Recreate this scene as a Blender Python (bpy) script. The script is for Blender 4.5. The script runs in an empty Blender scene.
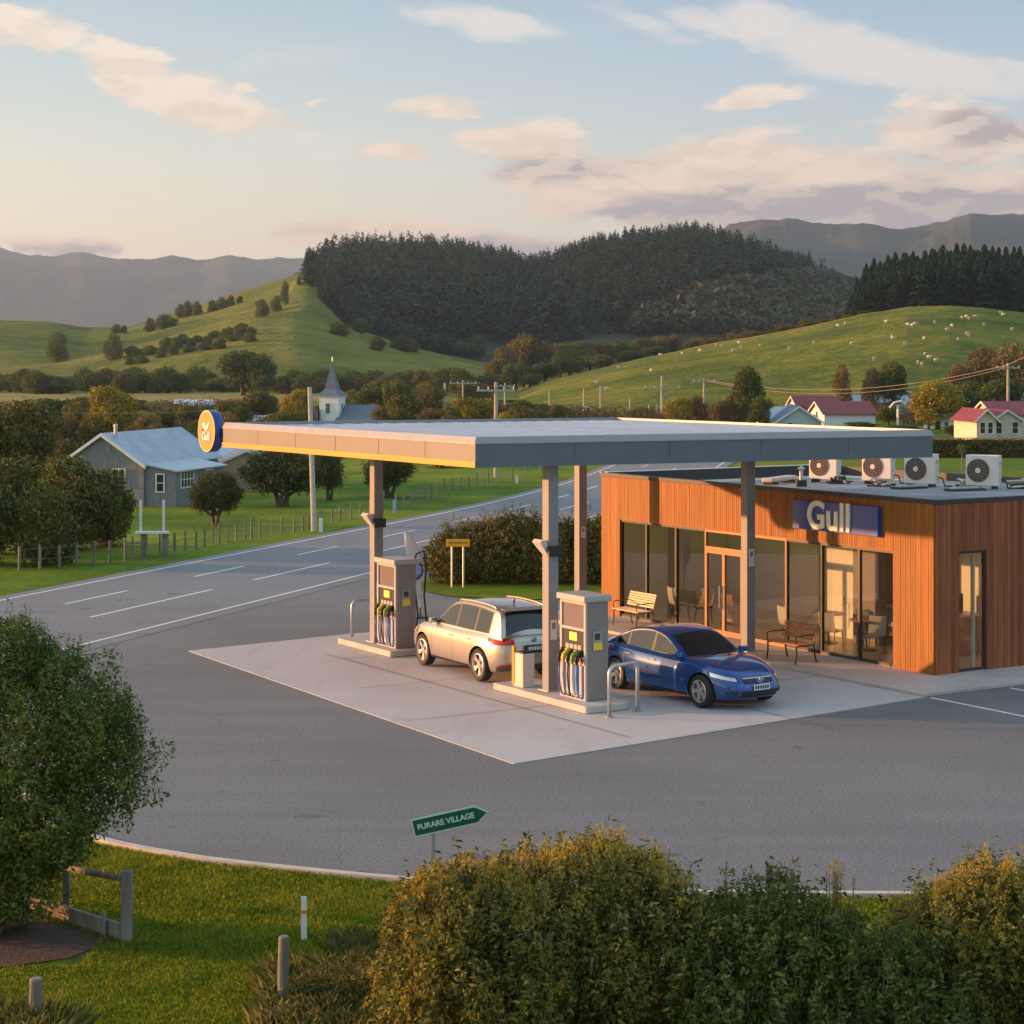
import bpy, bmesh, math, random
import numpy as np
from mathutils import Vector, Matrix
rad = math.radians
scene = bpy.context.scene
C = scene.collection

# ------------------------------------------------------------------ camera, sky, sun, exposure
CAMZ = 7.1
cam_d = bpy.data.cameras.new('camera'); cam = bpy.data.objects.new('camera', cam_d); C.objects.link(cam)
cam.location = (0, 0, CAMZ); cam.rotation_euler = (rad(90), 0, 0)
cam_d.sensor_width = 36; cam_d.lens = 2000*36/1024; cam_d.shift_y = -150/1024
cam_d.clip_start = 0.3; cam_d.clip_end = 40000
scene.camera = cam
scene.view_settings.view_transform = 'Standard'; scene.view_settings.look = 'None'
scene.view_settings.gamma = 1; scene.view_settings.exposure = 1.15
SUN_EL = rad(7.0); SUN_AZ = math.atan2(-.985, .171)          # azimuth from +Y towards +X
world = bpy.data.worlds.new('World'); scene.world = world; world.use_nodes = True
def build_world():
    nt = world.node_tree; nt.nodes.clear(); N = nt.nodes.new; L = nt.links.new
    def m(op, a, b=None, c=None, clamp=False):
        n = N('ShaderNodeMath'); n.operation = op; n.use_clamp = clamp
        for i, v in enumerate((a, b, c)):
            if v is None: continue
            if isinstance(v, (int, float)): n.inputs[i].default_value = v
            else: L(v, n.inputs[i])
        return n.outputs[0]
    def sm(v, a, b):
        n = N('ShaderNodeMapRange'); n.interpolation_type = 'SMOOTHSTEP'
        L(v, n.inputs[0]); n.inputs[1].default_value = a; n.inputs[2].default_value = b
        return n.outputs[0]
    def mix(f, a, b, mode='MIX'):
        n = N('ShaderNodeMix'); n.data_type = 'RGBA'; n.blend_type = mode
        if isinstance(f, (int, float)): n.inputs[0].default_value = f
        else: L(f, n.inputs[0])
        for i, v in ((6, a), (7, b)):
            if isinstance(v, tuple): n.inputs[i].default_value = (*v, 1)
            else: L(v, n.inputs[i])
        return n.outputs[2]
    sky = N('ShaderNodeTexSky'); sky.sky_type = 'NISHITA'; sky.sun_disc = False
    sky.sun_elevation = SUN_EL; sky.sun_rotation = SUN_AZ
    sky.altitude = 0; sky.air_density = 1.0; sky.dust_density = 1.5; sky.ozone_density = 1.6
    tc = N('ShaderNodeTexCoord'); sp = N('ShaderNodeSeparateXYZ'); L(tc.outputs['Generated'], sp.inputs[0])
    x, y, z = sp.outputs
    az = m('ARCTAN2', x, y); el = m('ARCSINE', z)
    # noise in a wrapped direction space, stretched along the horizon
    cmb = N('ShaderNodeCombineXYZ'); L(m('MULTIPLY', az, 1.0), cmb.inputs[0]); L(m('MULTIPLY', el, 2.6), cmb.inputs[1])
    def noise(scale, detail, rough, off=(0, 0, 0), dist=0.0):
        mp = N('ShaderNodeMapping'); L(cmb.outputs[0], mp.inputs[0]); mp.inputs['Location'].default_value = off
        n = N('ShaderNodeTexNoise'); n.inputs['Scale'].default_value = scale; n.inputs['Detail'].default_value = detail
        n.inputs['Roughness'].default_value = rough; n.inputs['Distortion'].default_value = dist
        L(mp.outputs[0], n.inputs['Vector']); return n.outputs[0]
    n1 = noise(30, 10, .60, (3.1, 1.7, 0), .2); n1b = noise(30, 10, .60, (3.1045, 1.683, 0), .2); n2 = noise(85, 6, .62, (7, 3, 1), .3)
    wx = m('MULTIPLY', m('SUBTRACT', noise(9, 4, .6, (9, 2, 4)), .5), .05)
    wy = m('MULTIPLY', m('SUBTRACT', noise(14, 4, .6, (5, 7, 1)), .5), .022)
    azw = m('ADD', az, wx); elw = m('ADD', el, wy)
    def blob(px, py, rx, ry, tilt=0, s=1.0):
        a0 = (px-512)/2000; e0 = (362-py)/2000; ca, sa = math.cos(rad(tilt)), math.sin(rad(tilt))
        dx = m('SUBTRACT', azw, a0); dy = m('SUBTRACT', elw, e0)
        u = m('ADD', m('MULTIPLY', dx, ca*2000/rx), m('MULTIPLY', dy, sa*2000/rx))
        v = m('ADD', m('MULTIPLY', dx, -sa*2000/ry), m('MULTIPLY', dy, ca*2000/ry))
        r = m('ADD', m('MULTIPLY', u, u), m('MULTIPLY', v, v))
        return m('MULTIPLY', m('SUBTRACT', 1.0, r, clamp=True), s)
    def field(bl):
        f = None
        for b in bl:
            v = blob(*b); f = v if f is None else m('MAXIMUM', f, v)
        return f
    puffs = field([(40, 45, 70, 26, 0), (120, 78, 80, 36, -20, 1.05), (195, 105, 110, 30, -14, 1.1), (270, 122, 70, 16, -8, .9),
                   (435, 112, 70, 14, 8, .9), (382, 153, 55, 11, 8, .9), (235, 88, 20, 8, 0, .7), (318, 104, 16, 7, 0, .7),
                   (520, 146, 110, 28, 0, 1.), (570, 178, 130, 32, 0, .9), (755, 101, 75, 13, 6, .9),
                   (690, 175, 150, 46, 14, 1.1), (790, 180, 170, 50, 0, 1.15), (930, 140, 110, 48, -4, 1.1), (900, 212, 330, 56, 0, 1.3),
                   (620, 205, 140, 26, 0, .95), (385, 236, 170, 24, 0, 1.05), (520, 246, 150, 22, 0, .9), (75, 251, 85, 16, 0, .95),
                   (1150, 180, 160, 60, 0, 1), (-120, 60, 140, 30, -6, 1), (140, 204, 40, 9, 0, .5)])
    wisps = field([(480, 22, 90, 20, -10, 1.), (800, 42, 170, 30, -12, 1.15), (930, 78, 190, 34, -8, 1.2), (620, 20, 120, 16, -20, .6),
                   (290, 140, 150, 14, 0, .5), (290, 158, 90, 12, 0, .55), (590, 30, 60, 22, 0, .4), (880, 82, 60, 18, 0, .7), (330, 60, 260, 18, 4, .35)])
    dens = sm(m('ADD', m('MULTIPLY', puffs, .62), m('MULTIPLY', m('ADD', m('MULTIPLY', n1, .78), m('MULTIPLY', n2, .22)), 1.2)), .78, 1.08)
    gate = sm(puffs, .0, .16); dens = m('MULTIPLY', dens, gate)
    cmb2n = noise(20, 8, .62, (1, 2, 3), .8)
    wd = m('MULTIPLY', sm(m('ADD', m('MULTIPLY', wisps, .55), m('MULTIPLY', cmb2n, 1.0)), .62, 1.02), sm(wisps, 0, .3))
    # self shading of the clouds: thick parts away from the low sun and low bases turn mauve grey
    lit = sm(m('ADD', m('MULTIPLY', m('SUBTRACT', n1, n1b), 7.0), .55), -.1, 1.1)
    base = field([(850, 226, 330, 46, 0, 1.5), (700, 232, 160, 22, 0, 1.2), (560, 172, 120, 20, 0, .7), (560, 252, 170, 24, 0, 1.2), (75, 256, 90, 12, 0, .9), (980, 135, 70, 26, 0, .9), (930, 160, 60, 20, 0, .5)])
    shade = m('ADD', m('MULTIPLY', m('SUBTRACT', 1.0, m('MULTIPLY', lit, .66)), m('ADD', m('MULTIPLY', sm(base, 0, 1.1), .85), .34)), m('MULTIPLY', sm(base, 0, 1.2), .3), clamp=True)
    warm = sm(el, .16, .03)
    col_lit = mix(warm, (1.18, 1.0, .82), (1.14, .80, .52))
    col_sh = mix(warm, (.60, .49, .45), (.36, .315, .345))
    ccol = mix(shade, col_lit, col_sh)
    # clear sky: the Nishita sky, its low part warmed by haze lit from the low sun
    sk = N('ShaderNodeVectorMath'); sk.operation = 'MULTIPLY'; L(sky.outputs[0], sk.inputs[0]); sk.inputs[1].default_value = (SKY_K*1.22, SKY_K, SKY_K*.80)
    ramp = N('ShaderNodeValToRGB'); L(m('MULTIPLY', el, 5.0, clamp=True), ramp.inputs[0])
    cr = ramp.color_ramp; cr.elements[0].position = 0; cr.elements[0].color = (.95, .70, .48, 1)
    cr.elements[1].position = 1; cr.elements[1].color = (.23, .39, .60, 1)
    for p, c in ((.22, (.88, .75, .60)), (.45, (.67, .68, .65)), (.7, (.42, .555, .68))):
        e = cr.elements.new(p); e.color = (*c, 1)
    side = sm(az, .30, -.25)
    clear = mix(1.0, ramp.outputs[0], mix(side, (.80, .86, .98), (1.04, 1.0, .94)), 'MULTIPLY')
    low = sm(el, .75, .2)
    skyc = mix(m('MULTIPLY', low, .85), sk.outputs[0], clear)
    skyc = mix(m('MULTIPLY', wd, .72), skyc, (1.0, .90, .80))
    skyc = mix(m('MULTIPLY', dens, .93), skyc, ccol)
    bg = N('ShaderNodeBackground'); bg.inputs['Strength'].default_value = SKY_S
    sc = N('ShaderNodeVectorMath'); sc.operation = 'SCALE'; L(skyc, sc.inputs[0]); sc.inputs['Scale'].default_value = SKY_GAIN
    L(sc.outputs[0], bg.inputs[0]); out = N('ShaderNodeOutputWorld'); L(bg.outputs[0], out.inputs[0])
SKY_S, SKY_GAIN, SKY_K = .12, 3.5, .84
build_world()
sun_d = bpy.data.lights.new('sun', 'SUN'); sun_d.energy = 4.8; sun_d.angle = rad(.6); sun_d.color = (1, .45, .17)
sun = bpy.data.objects.new('sun', sun_d); C.objects.link(sun)
to_sun = Vector((math.sin(SUN_AZ)*math.cos(SUN_EL), math.cos(SUN_AZ)*math.cos(SUN_EL), math.sin(SUN_EL)))
sun.rotation_euler = to_sun.to_track_quat('Z', 'Y').to_euler()

# ------------------------------------------------------------------ helpers
def at(px, Y):                      # x coordinate seen at a column px of the photograph at depth Y
    return (px-512)/2000*Y
def gy(py, z=0):                    # depth of a ground point seen at row py
    return (CAMZ-z)*2000/(py-362)
def g(px, py, z=0):
    Y = gy(py, z); return (at(px, Y), Y)
def hz(py, Y): return CAMZ-(py-362)*Y/2000

def tag(o, label=None, cat=None, group=None, kind=None):
    if label: o['label'] = label
    if cat: o['category'] = cat
    if group: o['group'] = group
    if kind: o['kind'] = kind
    return o
def empty(name, loc=(0, 0, 0), rz=0, label=None, cat=None, group=None):
    o = bpy.data.objects.new(name, None); C.objects.link(o); o.location = loc; o.rotation_euler = (0, 0, rz)
    o.empty_display_size = .2
    return tag(o, label, cat, group)
KIDS = {}
def link(name, me, parent=None, mats=None, smooth=False, bevel=0.0):
    o = bpy.data.objects.new(name, me); C.objects.link(o)
    if parent is not None:
        o.parent = parent; KIDS.setdefault(parent.name, []).append(o)
    if mats:
        for m_ in (mats if isinstance(mats, (list, tuple)) else [mats]): me.materials.append(m_)
    if smooth: me.polygons.foreach_set('use_smooth', [True]*len(me.polygons))
    if bevel:
        b = o.modifiers.new('bevel', 'BEVEL'); b.width = bevel; b.segments = 2; b.limit_method = 'ANGLE'
    return o
def copy_tree(o, loc=None, rz=None, scale=None, parent=None):
    c = o.copy(); C.objects.link(c)
    if parent is not None: c.parent = parent
    if loc is not None: c.location = loc
    if rz is not None: c.rotation_euler = (0, 0, rz)
    if scale is not None: c.scale = scale if isinstance(scale, tuple) else (scale,)*3
    for ch in KIDS.get(o.name, []):
        copy_tree(ch, parent=c)
    return c

class MB:
    def __init__(s): s.v = []; s.f = []; s.m = []
    def add(s, vs, fs, m=0):
        b = len(s.v); s.v += [tuple(p) for p in vs]; s.f += [tuple(b+i for i in f) for f in fs]; s.m += [m]*len(fs); return s
    def box(s, x0, y0, z0, x1, y1, z1, m=0):
        return s.add([(x0, y0, z0), (x1, y0, z0), (x1, y1, z0), (x0, y1, z0), (x0, y0, z1), (x1, y0, z1), (x1, y1, z1), (x0, y1, z1)],
                     [(0, 3, 2, 1), (4, 5, 6, 7), (0, 1, 5, 4), (1, 2, 6, 5), (2, 3, 7, 6), (3, 0, 4, 7)], m)
    def poly(s, pts, m=0): return s.add(pts, [tuple(range(len(pts)))], m)
    def prism(s, pts, z0, z1, m=0):
        n = len(pts)
        area = sum(pts[i][0]*pts[(i+1) % n][1]-pts[(i+1) % n][0]*pts[i][1] for i in range(n))
        if area < 0: pts = pts[::-1]
        vs = [(p[0], p[1], z0) for p in pts]+[(p[0], p[1], z1) for p in pts]
        fs = [tuple(range(n-1, -1, -1)), tuple(range(n, 2*n))]+[(i, (i+1) % n, n+(i+1) % n, n+i) for i in range(n)]
        return s.add(vs, fs, m)
    def tube(s, pts, r, n=8, m=0, cap=True):
        pts = [Vector(p) for p in pts]; rs = r if isinstance(r, (list, tuple)) else [r]*len(pts)
        rings = []; up = Vector((0, 0, 1)); prev = None
        for i, p in enumerate(pts):
            d = (pts[min(i+1, len(pts)-1)]-pts[max(i-1, 0)]).normalized()
            if prev is None: a = d.cross(up if abs(d.z) < .95 else Vector((1, 0, 0))).normalized()
            else: a = (prev-d*prev.dot(d)).normalized()
            prev = a; b = d.cross(a)
            rings.append([p+(a*math.cos(2*math.pi*k/n)+b*math.sin(2*math.pi*k/n))*rs[i] for k in range(n)])
        vs = [q for rg in rings for q in rg]; fs = []
        for i in range(len(rings)-1):
            for k in range(n): fs.append((i*n+k, i*n+(k+1) % n, (i+1)*n+(k+1) % n, (i+1)*n+k))
        if cap: fs += [tuple(range(n-1, -1, -1)), tuple((len(rings)-1)*n+k for k in range(n))]
        return s.add(vs, fs, m)
    def cyl(s, p0, p1, r0, r1=None, n=16, m=0): return s.tube([p0, p1], [r0, r0 if r1 is None else r1], n, m)
    def lathe(s, prof, n=24, axis='z', o=(0, 0, 0), m=0):
        vs = []
        for r, h in prof:
            for k in range(n):
                a = 2*math.pi*k/n; c_, s_ = r*math.cos(a), r*math.sin(a)
                p = {'z': (c_, s_, h), 'y': (c_, h, s_), 'x': (h, c_, s_)}[axis]
                vs.append((p[0]+o[0], p[1]+o[1], p[2]+o[2]))
        fs = [(i*n+k, i*n+(k+1) % n, (i+1)*n+(k+1) % n, (i+1)*n+k) for i in range(len(prof)-1) for k in range(n)]
        return s.add(vs, fs, m)
    def grid(s, P, m=0):            # P[i][j] rows of points
        r, c = len(P), len(P[0])
        return s.add([q for row in P for q in row], [(i*c+j, i*c+j+1, (i+1)*c+j+1, (i+1)*c+j) for i in range(r-1) for j in range(c-1)], m)
    def xf(s, M):
        s.v = [tuple(M @ Vector(p)) for p in s.v]; return s
    def merge(s, o, M=None, m=None):
        vs = [tuple(M @ Vector(p)) for p in o.v] if M is not None else o.v
        b = len(s.v); s.v += vs; s.f += [tuple(b+i for i in f) for f in o.f]; s.m += (o.m if m is None else [m]*len(o.f)); return s
    def mesh(s, name):
        me = bpy.data.meshes.new(name); me.from_pydata(s.v, [], s.f); me.polygons.foreach_set('material_index', s.m); me.update(); return me
    def build(s, name, mats=None, parent=None, smooth=False, bevel=0.0):
        return link(name, s.mesh(name), parent, mats, smooth, bevel)
def quads_mesh(name, Q, k=4, mi=None):     # Q: (n,k,3) array of faces
    n = len(Q); me = bpy.data.meshes.new(name)
    me.vertices.add(n*k); me.vertices.foreach_set('co', np.ascontiguousarray(Q, dtype=np.float32).ravel())
    me.loops.add(n*k); me.loops.foreach_set('vertex_index', np.arange(n*k, dtype=np.int32))
    me.polygons.add(n); me.polygons.foreach_set('loop_start', np.arange(0, n*k, k, dtype=np.int32))
    me.polygons.foreach_set('loop_total', np.full(n, k, dtype=np.int32))
    if mi is not None: me.polygons.foreach_set('material_index', mi)
    me.update(calc_edges=True); return me

# ------------------------------------------------------------------ materials
MATS = {}
def mat(name, col, rough=.6, metal=0., var=0., vscale=4., bump=0., bscale=40., col2=None, spec=.5, coat=0., emit=None, island=0., stretch=None, bdist=.02, coords='Object', detail=5):
    if name in MATS: return MATS[name]
    m = bpy.data.materials.new(name); m.use_nodes = True; nt = m.node_tree; N = nt.nodes.new; L = nt.links.new
    b = nt.nodes['Principled BSDF']; b.inputs['Roughness'].default_value = rough; b.inputs['Metallic'].default_value = metal
    b.inputs['Base Color'].default_value = (*col, 1); b.inputs['Specular IOR Level'].default_value = spec
    b.inputs['Coat Weight'].default_value = coat; b.inputs['Coat Roughness'].default_value = .04
    tc = N('ShaderNodeTexCoord'); src = tc.outputs[coords]
    if stretch:
        mp = N('ShaderNodeMapping'); mp.inputs['Scale'].default_value = stretch; L(src, mp.inputs[0]); src = mp.outputs[0]
    colsock = None
    if var or col2:
        n = N('ShaderNodeTexNoise'); n.inputs['Scale'].default_value = vscale; n.inputs['Detail'].default_value = detail; L(src, n.inputs['Vector'])
        r = N('ShaderNodeValToRGB'); L(n.outputs[0], r.inputs[0])
        a = tuple(max(0, c*(1-var)) for c in col); c2 = col2 or tuple(min(1, c*(1+var)) for c in col)
        r.color_ramp.elements[0].position = .32; r.color_ramp.elements[1].position = .68
        r.color_ramp.elements[0].color = (*a, 1); r.color_ramp.elements[1].color = (*c2, 1); colsock = r.outputs[0]
    if island:
        ge = N('ShaderNodeNewGeometry'); hs = N('ShaderNodeHueSaturation')
        mr = N('ShaderNodeMapRange'); L(ge.outputs['Random Per Island'], mr.inputs[0]); mr.inputs[3].default_value = 1-island; mr.inputs[4].default_value = 1+island
        L(mr.outputs[0], hs.inputs['Value'])
        if colsock: L(colsock, hs.inputs['Color'])
        else: hs.inputs['Color'].default_value = (*col, 1)
        colsock = hs.outputs[0]
    if colsock: L(colsock, b.inputs['Base Color'])
    if bump:
        n2 = N('ShaderNodeTexNoise'); n2.inputs['Scale'].default_value = bscale; n2.inputs['Detail'].default_value = 6; L(src, n2.inputs['Vector'])
        bp = N('ShaderNodeBump'); bp.inputs['Strength'].default_value = bump; bp.inputs['Distance'].default_value = bdist
        L(n2.outputs[0], bp.inputs['Height']); L(bp.outputs[0], b.inputs['Normal'])
    if emit: b.inputs['Emission Color'].default_value = (*emit[0], 1); b.inputs['Emission Strength'].default_value = emit[1]
    MATS[name] = m; return m
def leafmat(name, cols, trans=.25, rough=.6):
    if name in MATS: return MATS[name]
    m = bpy.data.materials.new(name); m.use_nodes = True; nt = m.node_tree; N = nt.nodes.new; L = nt.links.new
    b = nt.nodes['Principled BSDF']; out = nt.nodes['Material Output']
    b.inputs['Roughness'].default_value = rough; b.inputs['Specular IOR Level'].default_value = .22
    ge = N('ShaderNodeNewGeometry'); oi = N('ShaderNodeObjectInfo'); tc = N('ShaderNodeTexCoord')
    n = N('ShaderNodeTexNoise'); n.inputs['Scale'].default_value = 1.3; n.inputs['Detail'].default_value = 2; L(tc.outputs['Object'], n.inputs['Vector'])
    a = N('ShaderNodeMath'); a.operation = 'MULTIPLY_ADD'; L(n.outputs[0], a.inputs[0]); a.inputs[1].default_value = .8; a.inputs[2].default_value = -.4
    a2 = N('ShaderNodeMath'); a2.operation = 'MULTIPLY_ADD'; L(ge.outputs['Random Per Island'], a2.inputs[0]); a2.inputs[1].default_value = .75; L(a.outputs[0], a2.inputs[2])
    a3 = N('ShaderNodeMath'); a3.operation = 'MULTIPLY_ADD'; L(oi.outputs['Random'], a3.inputs[0]); a3.inputs[1].default_value = .25; L(a2.outputs[0], a3.inputs[2])
    r = N('ShaderNodeValToRGB'); L(a3.outputs[0], r.inputs[0]); cr = r.color_ramp
    cr.elements[0].position = 0; cr.elements[0].color = (*cols[0], 1); cr.elements[1].position = 1; cr.elements[1].color = (*cols[-1], 1)
    for i, c in enumerate(cols[1:-1]): e = cr.elements.new((i+1)/(len(cols)-1)); e.color = (*c, 1)
    L(r.outputs[0], b.inputs['Base Color'])
    t = N('ShaderNodeBsdfTranslucent'); L(r.outputs[0], t.inputs[0])
    mx = N('ShaderNodeMixShader'); mx.inputs[0].default_value = trans; L(b.outputs[0], mx.inputs[1]); L(t.outputs[0], mx.inputs[2]); L(mx.outputs[0], out.inputs['Surface'])
    MATS[name] = m; return m
def glassmat(name, tint=(.75, .78, .76), refl=1.0):
    m = bpy.data.materials.new(name); m.use_nodes = True; nt = m.node_tree; N = nt.nodes.new; L = nt.links.new
    out = nt.nodes['Material Output']; nt.nodes.remove(nt.nodes['Principled BSDF'])
    lw = N('ShaderNodeLayerWeight'); lw.inputs[0].default_value = .5; pw = N('ShaderNodeMath'); pw.operation = 'POWER'; L(lw.outputs['Facing'], pw.inputs[0]); pw.inputs[1].default_value = 4.5
    fr = N('ShaderNodeMath'); fr.operation = 'MULTIPLY_ADD'; L(pw.outputs[0], fr.inputs[0]); fr.inputs[1].default_value = .9; fr.inputs[2].default_value = .055
    tr = N('ShaderNodeBsdfTransparent'); tr.inputs[0].default_value = (*tint, 1)
    gl = N('ShaderNodeBsdfGlossy'); gl.inputs['Roughness'].default_value = .015; gl.inputs[0].default_value = (refl,)*3+(1,)
    mx = N('ShaderNodeMixShader'); L(fr.outputs[0], mx.inputs[0]); L(tr.outputs[0], mx.inputs[1]); L(gl.outputs[0], mx.inputs[2]); L(mx.outputs[0], out.inputs['Surface'])
    return m
LEAF_DARK = leafmat('leaf_dark', [(.024, .046, .009), (.06, .095, .016), (.12, .165, .028), (.22, .24, .05)])
LEAF_BUSH = leafmat('leaf_bush', [(.03, .045, .012), (.075, .10, .02), (.16, .17, .035), (.34, .25, .07)])
LEAF_GREEN = leafmat('leaf_green', [(.03, .06, .012), (.07, .115, .018), (.13, .18, .03), (.2, .23, .045)])
LEAF_GOLD = leafmat('leaf_gold', [(.07, .07, .012), (.20, .18, .024), (.36, .30, .03), (.48, .39, .05)])
LEAF_OLIVE = leafmat('leaf_olive', [(.04, .048, .012), (.10, .105, .022), (.19, .17, .04), (.30, .22, .06)])
LEAF_BROWN = leafmat('leaf_brown', [(.045, .042, .016), (.11, .09, .03), (.20, .15, .055), (.30, .22, .09)])
LEAF_PINE = leafmat('leaf_pine', [(.006, .020, .006), (.014, .036, .010), (.026, .052, .013), (.05, .085, .02)], .1)
BARK = mat('bark', (.10, .075, .05), .9, var=.4, vscale=8, bump=.6, bscale=30)
TWIG = mat('twig', (.16, .11, .075), .9, var=.3)
METAL = mat('galvanised', (.55, .55, .54), .42, .7, var=.12, vscale=3)
TIMBER = mat('grey_timber', (.20, .18, .15), .85, var=.35, vscale=6, bump=.5, bscale=25, stretch=(1, 1, .2))
CONC = mat('concrete_kerb', (.46, .43, .40), .8, var=.12, vscale=3, bump=.2, bscale=60)
WHITE = mat('white_paint', (.78, .77, .74), .5, var=.05)
BLACK = mat('black_plastic', (.02, .02, .022), .45)
def asphalt(name, a, b_, sc=1.):
    m = bpy.data.materials.new(name); m.use_nodes = True; nt = m.node_tree; N = nt.nodes.new; L = nt.links.new
    bs = nt.nodes['Principled BSDF']; bs.inputs['Roughness'].default_value = .82; bs.inputs['Specular IOR Level'].default_value = .35
    tc = N('ShaderNodeTexCoord'); src = tc.outputs['Object']
    def noise(s, d, r=.55, stretch=None):
        o = src
        if stretch: mp = N('ShaderNodeMapping'); mp.inputs['Scale'].default_value = stretch; mp.inputs['Rotation'].default_value = (0, 0, rad(20)); L(src, mp.inputs[0]); o = mp.outputs[0]
        n = N('ShaderNodeTexNoise'); n.inputs['Scale'].default_value = s; n.inputs['Detail'].default_value = d; n.inputs['Roughness'].default_value = r; L(o, n.inputs['Vector']); return n.outputs[0]
    big = noise(.16, 5, .6); streak = noise(.5, 4, .6, (.25, 2.2, 1)); fine = noise(20*sc, 4, .75)
    r = N('ShaderNodeValToRGB'); r.color_ramp.elements[0].position = .34; r.color_ramp.elements[1].position = .68
    r.color_ramp.elements[0].color = (*a, 1); r.color_ramp.elements[1].color = (*b_, 1)
    ad = N('ShaderNodeMath'); ad.operation = 'MULTIPLY_ADD'; L(streak, ad.inputs[0]); ad.inputs[1].default_value = .4
    mu = N('ShaderNodeMath'); mu.operation = 'MULTIPLY'; L(big, mu.inputs[0]); mu.inputs[1].default_value = .6; L(mu.outputs[0], ad.inputs[2]); L(ad.outputs[0], r.inputs[0])
    fr = N('ShaderNodeMapRange'); L(fine, fr.inputs[0]); fr.inputs[1].default_value = .3; fr.inputs[2].default_value = .7; fr.inputs[3].default_value = .50; fr.inputs[4].default_value = 1.5
    hs = N('ShaderNodeHueSaturation'); L(r.outputs[0], hs.inputs['Color']); L(fr.outputs[0], hs.inputs['Value'])
    # thin tar seams and oil spots
    vo = N('ShaderNodeTexVoronoi'); vo.feature = 'DISTANCE_TO_EDGE'; vo.inputs['Scale'].default_value = .16
    wn = N('ShaderNodeTexNoise'); wn.inputs['Scale'].default_value = 1.2; L(src, wn.inputs['Vector'])
    va = N('ShaderNodeVectorMath'); va.operation = 'MULTIPLY_ADD'; L(wn.outputs['Color'], va.inputs[0]); va.inputs[1].default_value = (.8, .8, 0); L(src, va.inputs[2]); L(va.outputs[0], vo.inputs['Vector'])
    cr = N('ShaderNodeMapRange'); L(vo.outputs['Distance'], cr.inputs[0]); cr.inputs[1].default_value = .0; cr.inputs[2].default_value = .006; cr.inputs[3].default_value = 1; cr.inputs[4].default_value = 1
    sp = N('ShaderNodeMapRange'); L(noise(1.1, 2, .5), sp.inputs[0]); sp.inputs[1].default_value = .69; sp.inputs[2].default_value = .74; sp.inputs[3].default_value = 1; sp.inputs[4].default_value = .62
    mm = N('ShaderNodeMath'); mm.operation = 'MULTIPLY'; L(cr.outputs[0], mm.inputs[0]); L(sp.outputs[0], mm.inputs[1])
    mx = N('ShaderNodeVectorMath'); mx.operation = 'SCALE'; L(hs.outputs[0], mx.inputs[0]); L(mm.outputs[0], mx.inputs['Scale']); L(mx.outputs[0], bs.inputs['Base Color'])
    bp = N('ShaderNodeBump'); bp.inputs['Strength'].default_value = .35; bp.inputs['Distance'].default_value = .01; L(fine, bp.inputs['Height']); L(bp.outputs[0], bs.inputs['Normal'])
    MATS[name] = m; return m
ASPH = asphalt('asphalt', (.145, .146, .146), (.205, .205, .204))
ROAD = asphalt('road_asphalt', (.17, .173, .18), (.228, .228, .234), .7)
def grassmat(name, cols, s1=.02, s2=.3, s3=4, bump=.5):
    m = bpy.data.materials.new(name); m.use_nodes = True; nt = m.node_tree; N = nt.nodes.new; L = nt.links.new
    bs = nt.nodes['Principled BSDF']; bs.inputs['Roughness'].default_value = .9; bs.inputs['Specular IOR Level'].default_value = .1
    tc = N('ShaderNodeTexCoord'); f = None
    for s, w in ((s1, .5), (s2, .33), (s3, .3)):
        n = N('ShaderNodeTexNoise'); n.inputs['Scale'].default_value = s; n.inputs['Detail'].default_value = 6; n.inputs['Roughness'].default_value = .6; L(tc.outputs['Object'], n.inputs['Vector'])
        a = N('ShaderNodeMath'); a.operation = 'MULTIPLY_ADD'; L(n.outputs[0], a.inputs[0]); a.inputs[1].default_value = w
        if f: L(f, a.inputs[2])
        else: a.inputs[2].default_value = -.06
        f = a.outputs[0]
    r = N('ShaderNodeValToRGB'); L(f, r.inputs[0]); cr = r.color_ramp
    cr.elements[0].position = .36; cr.elements[0].color = (*cols[0], 1); cr.elements[1].position = .68; cr.elements[1].color = (*cols[-1], 1)
    for i, c in enumerate(cols[1:-1]): e = cr.elements.new(.36+.32*(i+1)/(len(cols)-1)); e.color = (*c, 1)
    L(r.outputs[0], bs.inputs['Base Color'])
    bp = N('ShaderNodeBump'); bp.inputs['Strength'].default_value = bump; bp.inputs['Distance'].default_value = .6/s3; L(n.outputs[0], bp.inputs['Height']); L(bp.outputs[0], bs.inputs['Normal'])
    MATS[name] = m; return m
GRASS = grassmat('grass_ground', [(.05, .08, .007), (.095, .14, .009), (.17, .20, .016), (.26, .24, .035)])
LAWN = grassmat('lawn', [(.055, .10, .006), (.11, .17, .008), (.21, .24, .014)], .08, .8, 12)
PASTURE = grassmat('pasture', [(.045, .07, .008), (.10, .14, .013), (.22, .21, .026), (.40, .31, .055)], .012, .07, .5, 1.2)
PASTURE_FAR = grassmat('pasture_far', [(.05, .075, .010), (.11, .145, .018), (.21, .20, .03), (.36, .27, .06)], .006, .035, .25, 1.2)
FIELD = grassmat('dry_field', [(.18, .15, .045), (.30, .23, .07), (.38, .29, .10)], .03, .2, 2)
MOUNT = grassmat('mountain_bush', [(.035, .045, .03), (.06, .07, .045), (.09, .09, .06)], .002, .01, .05, 1.)

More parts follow.
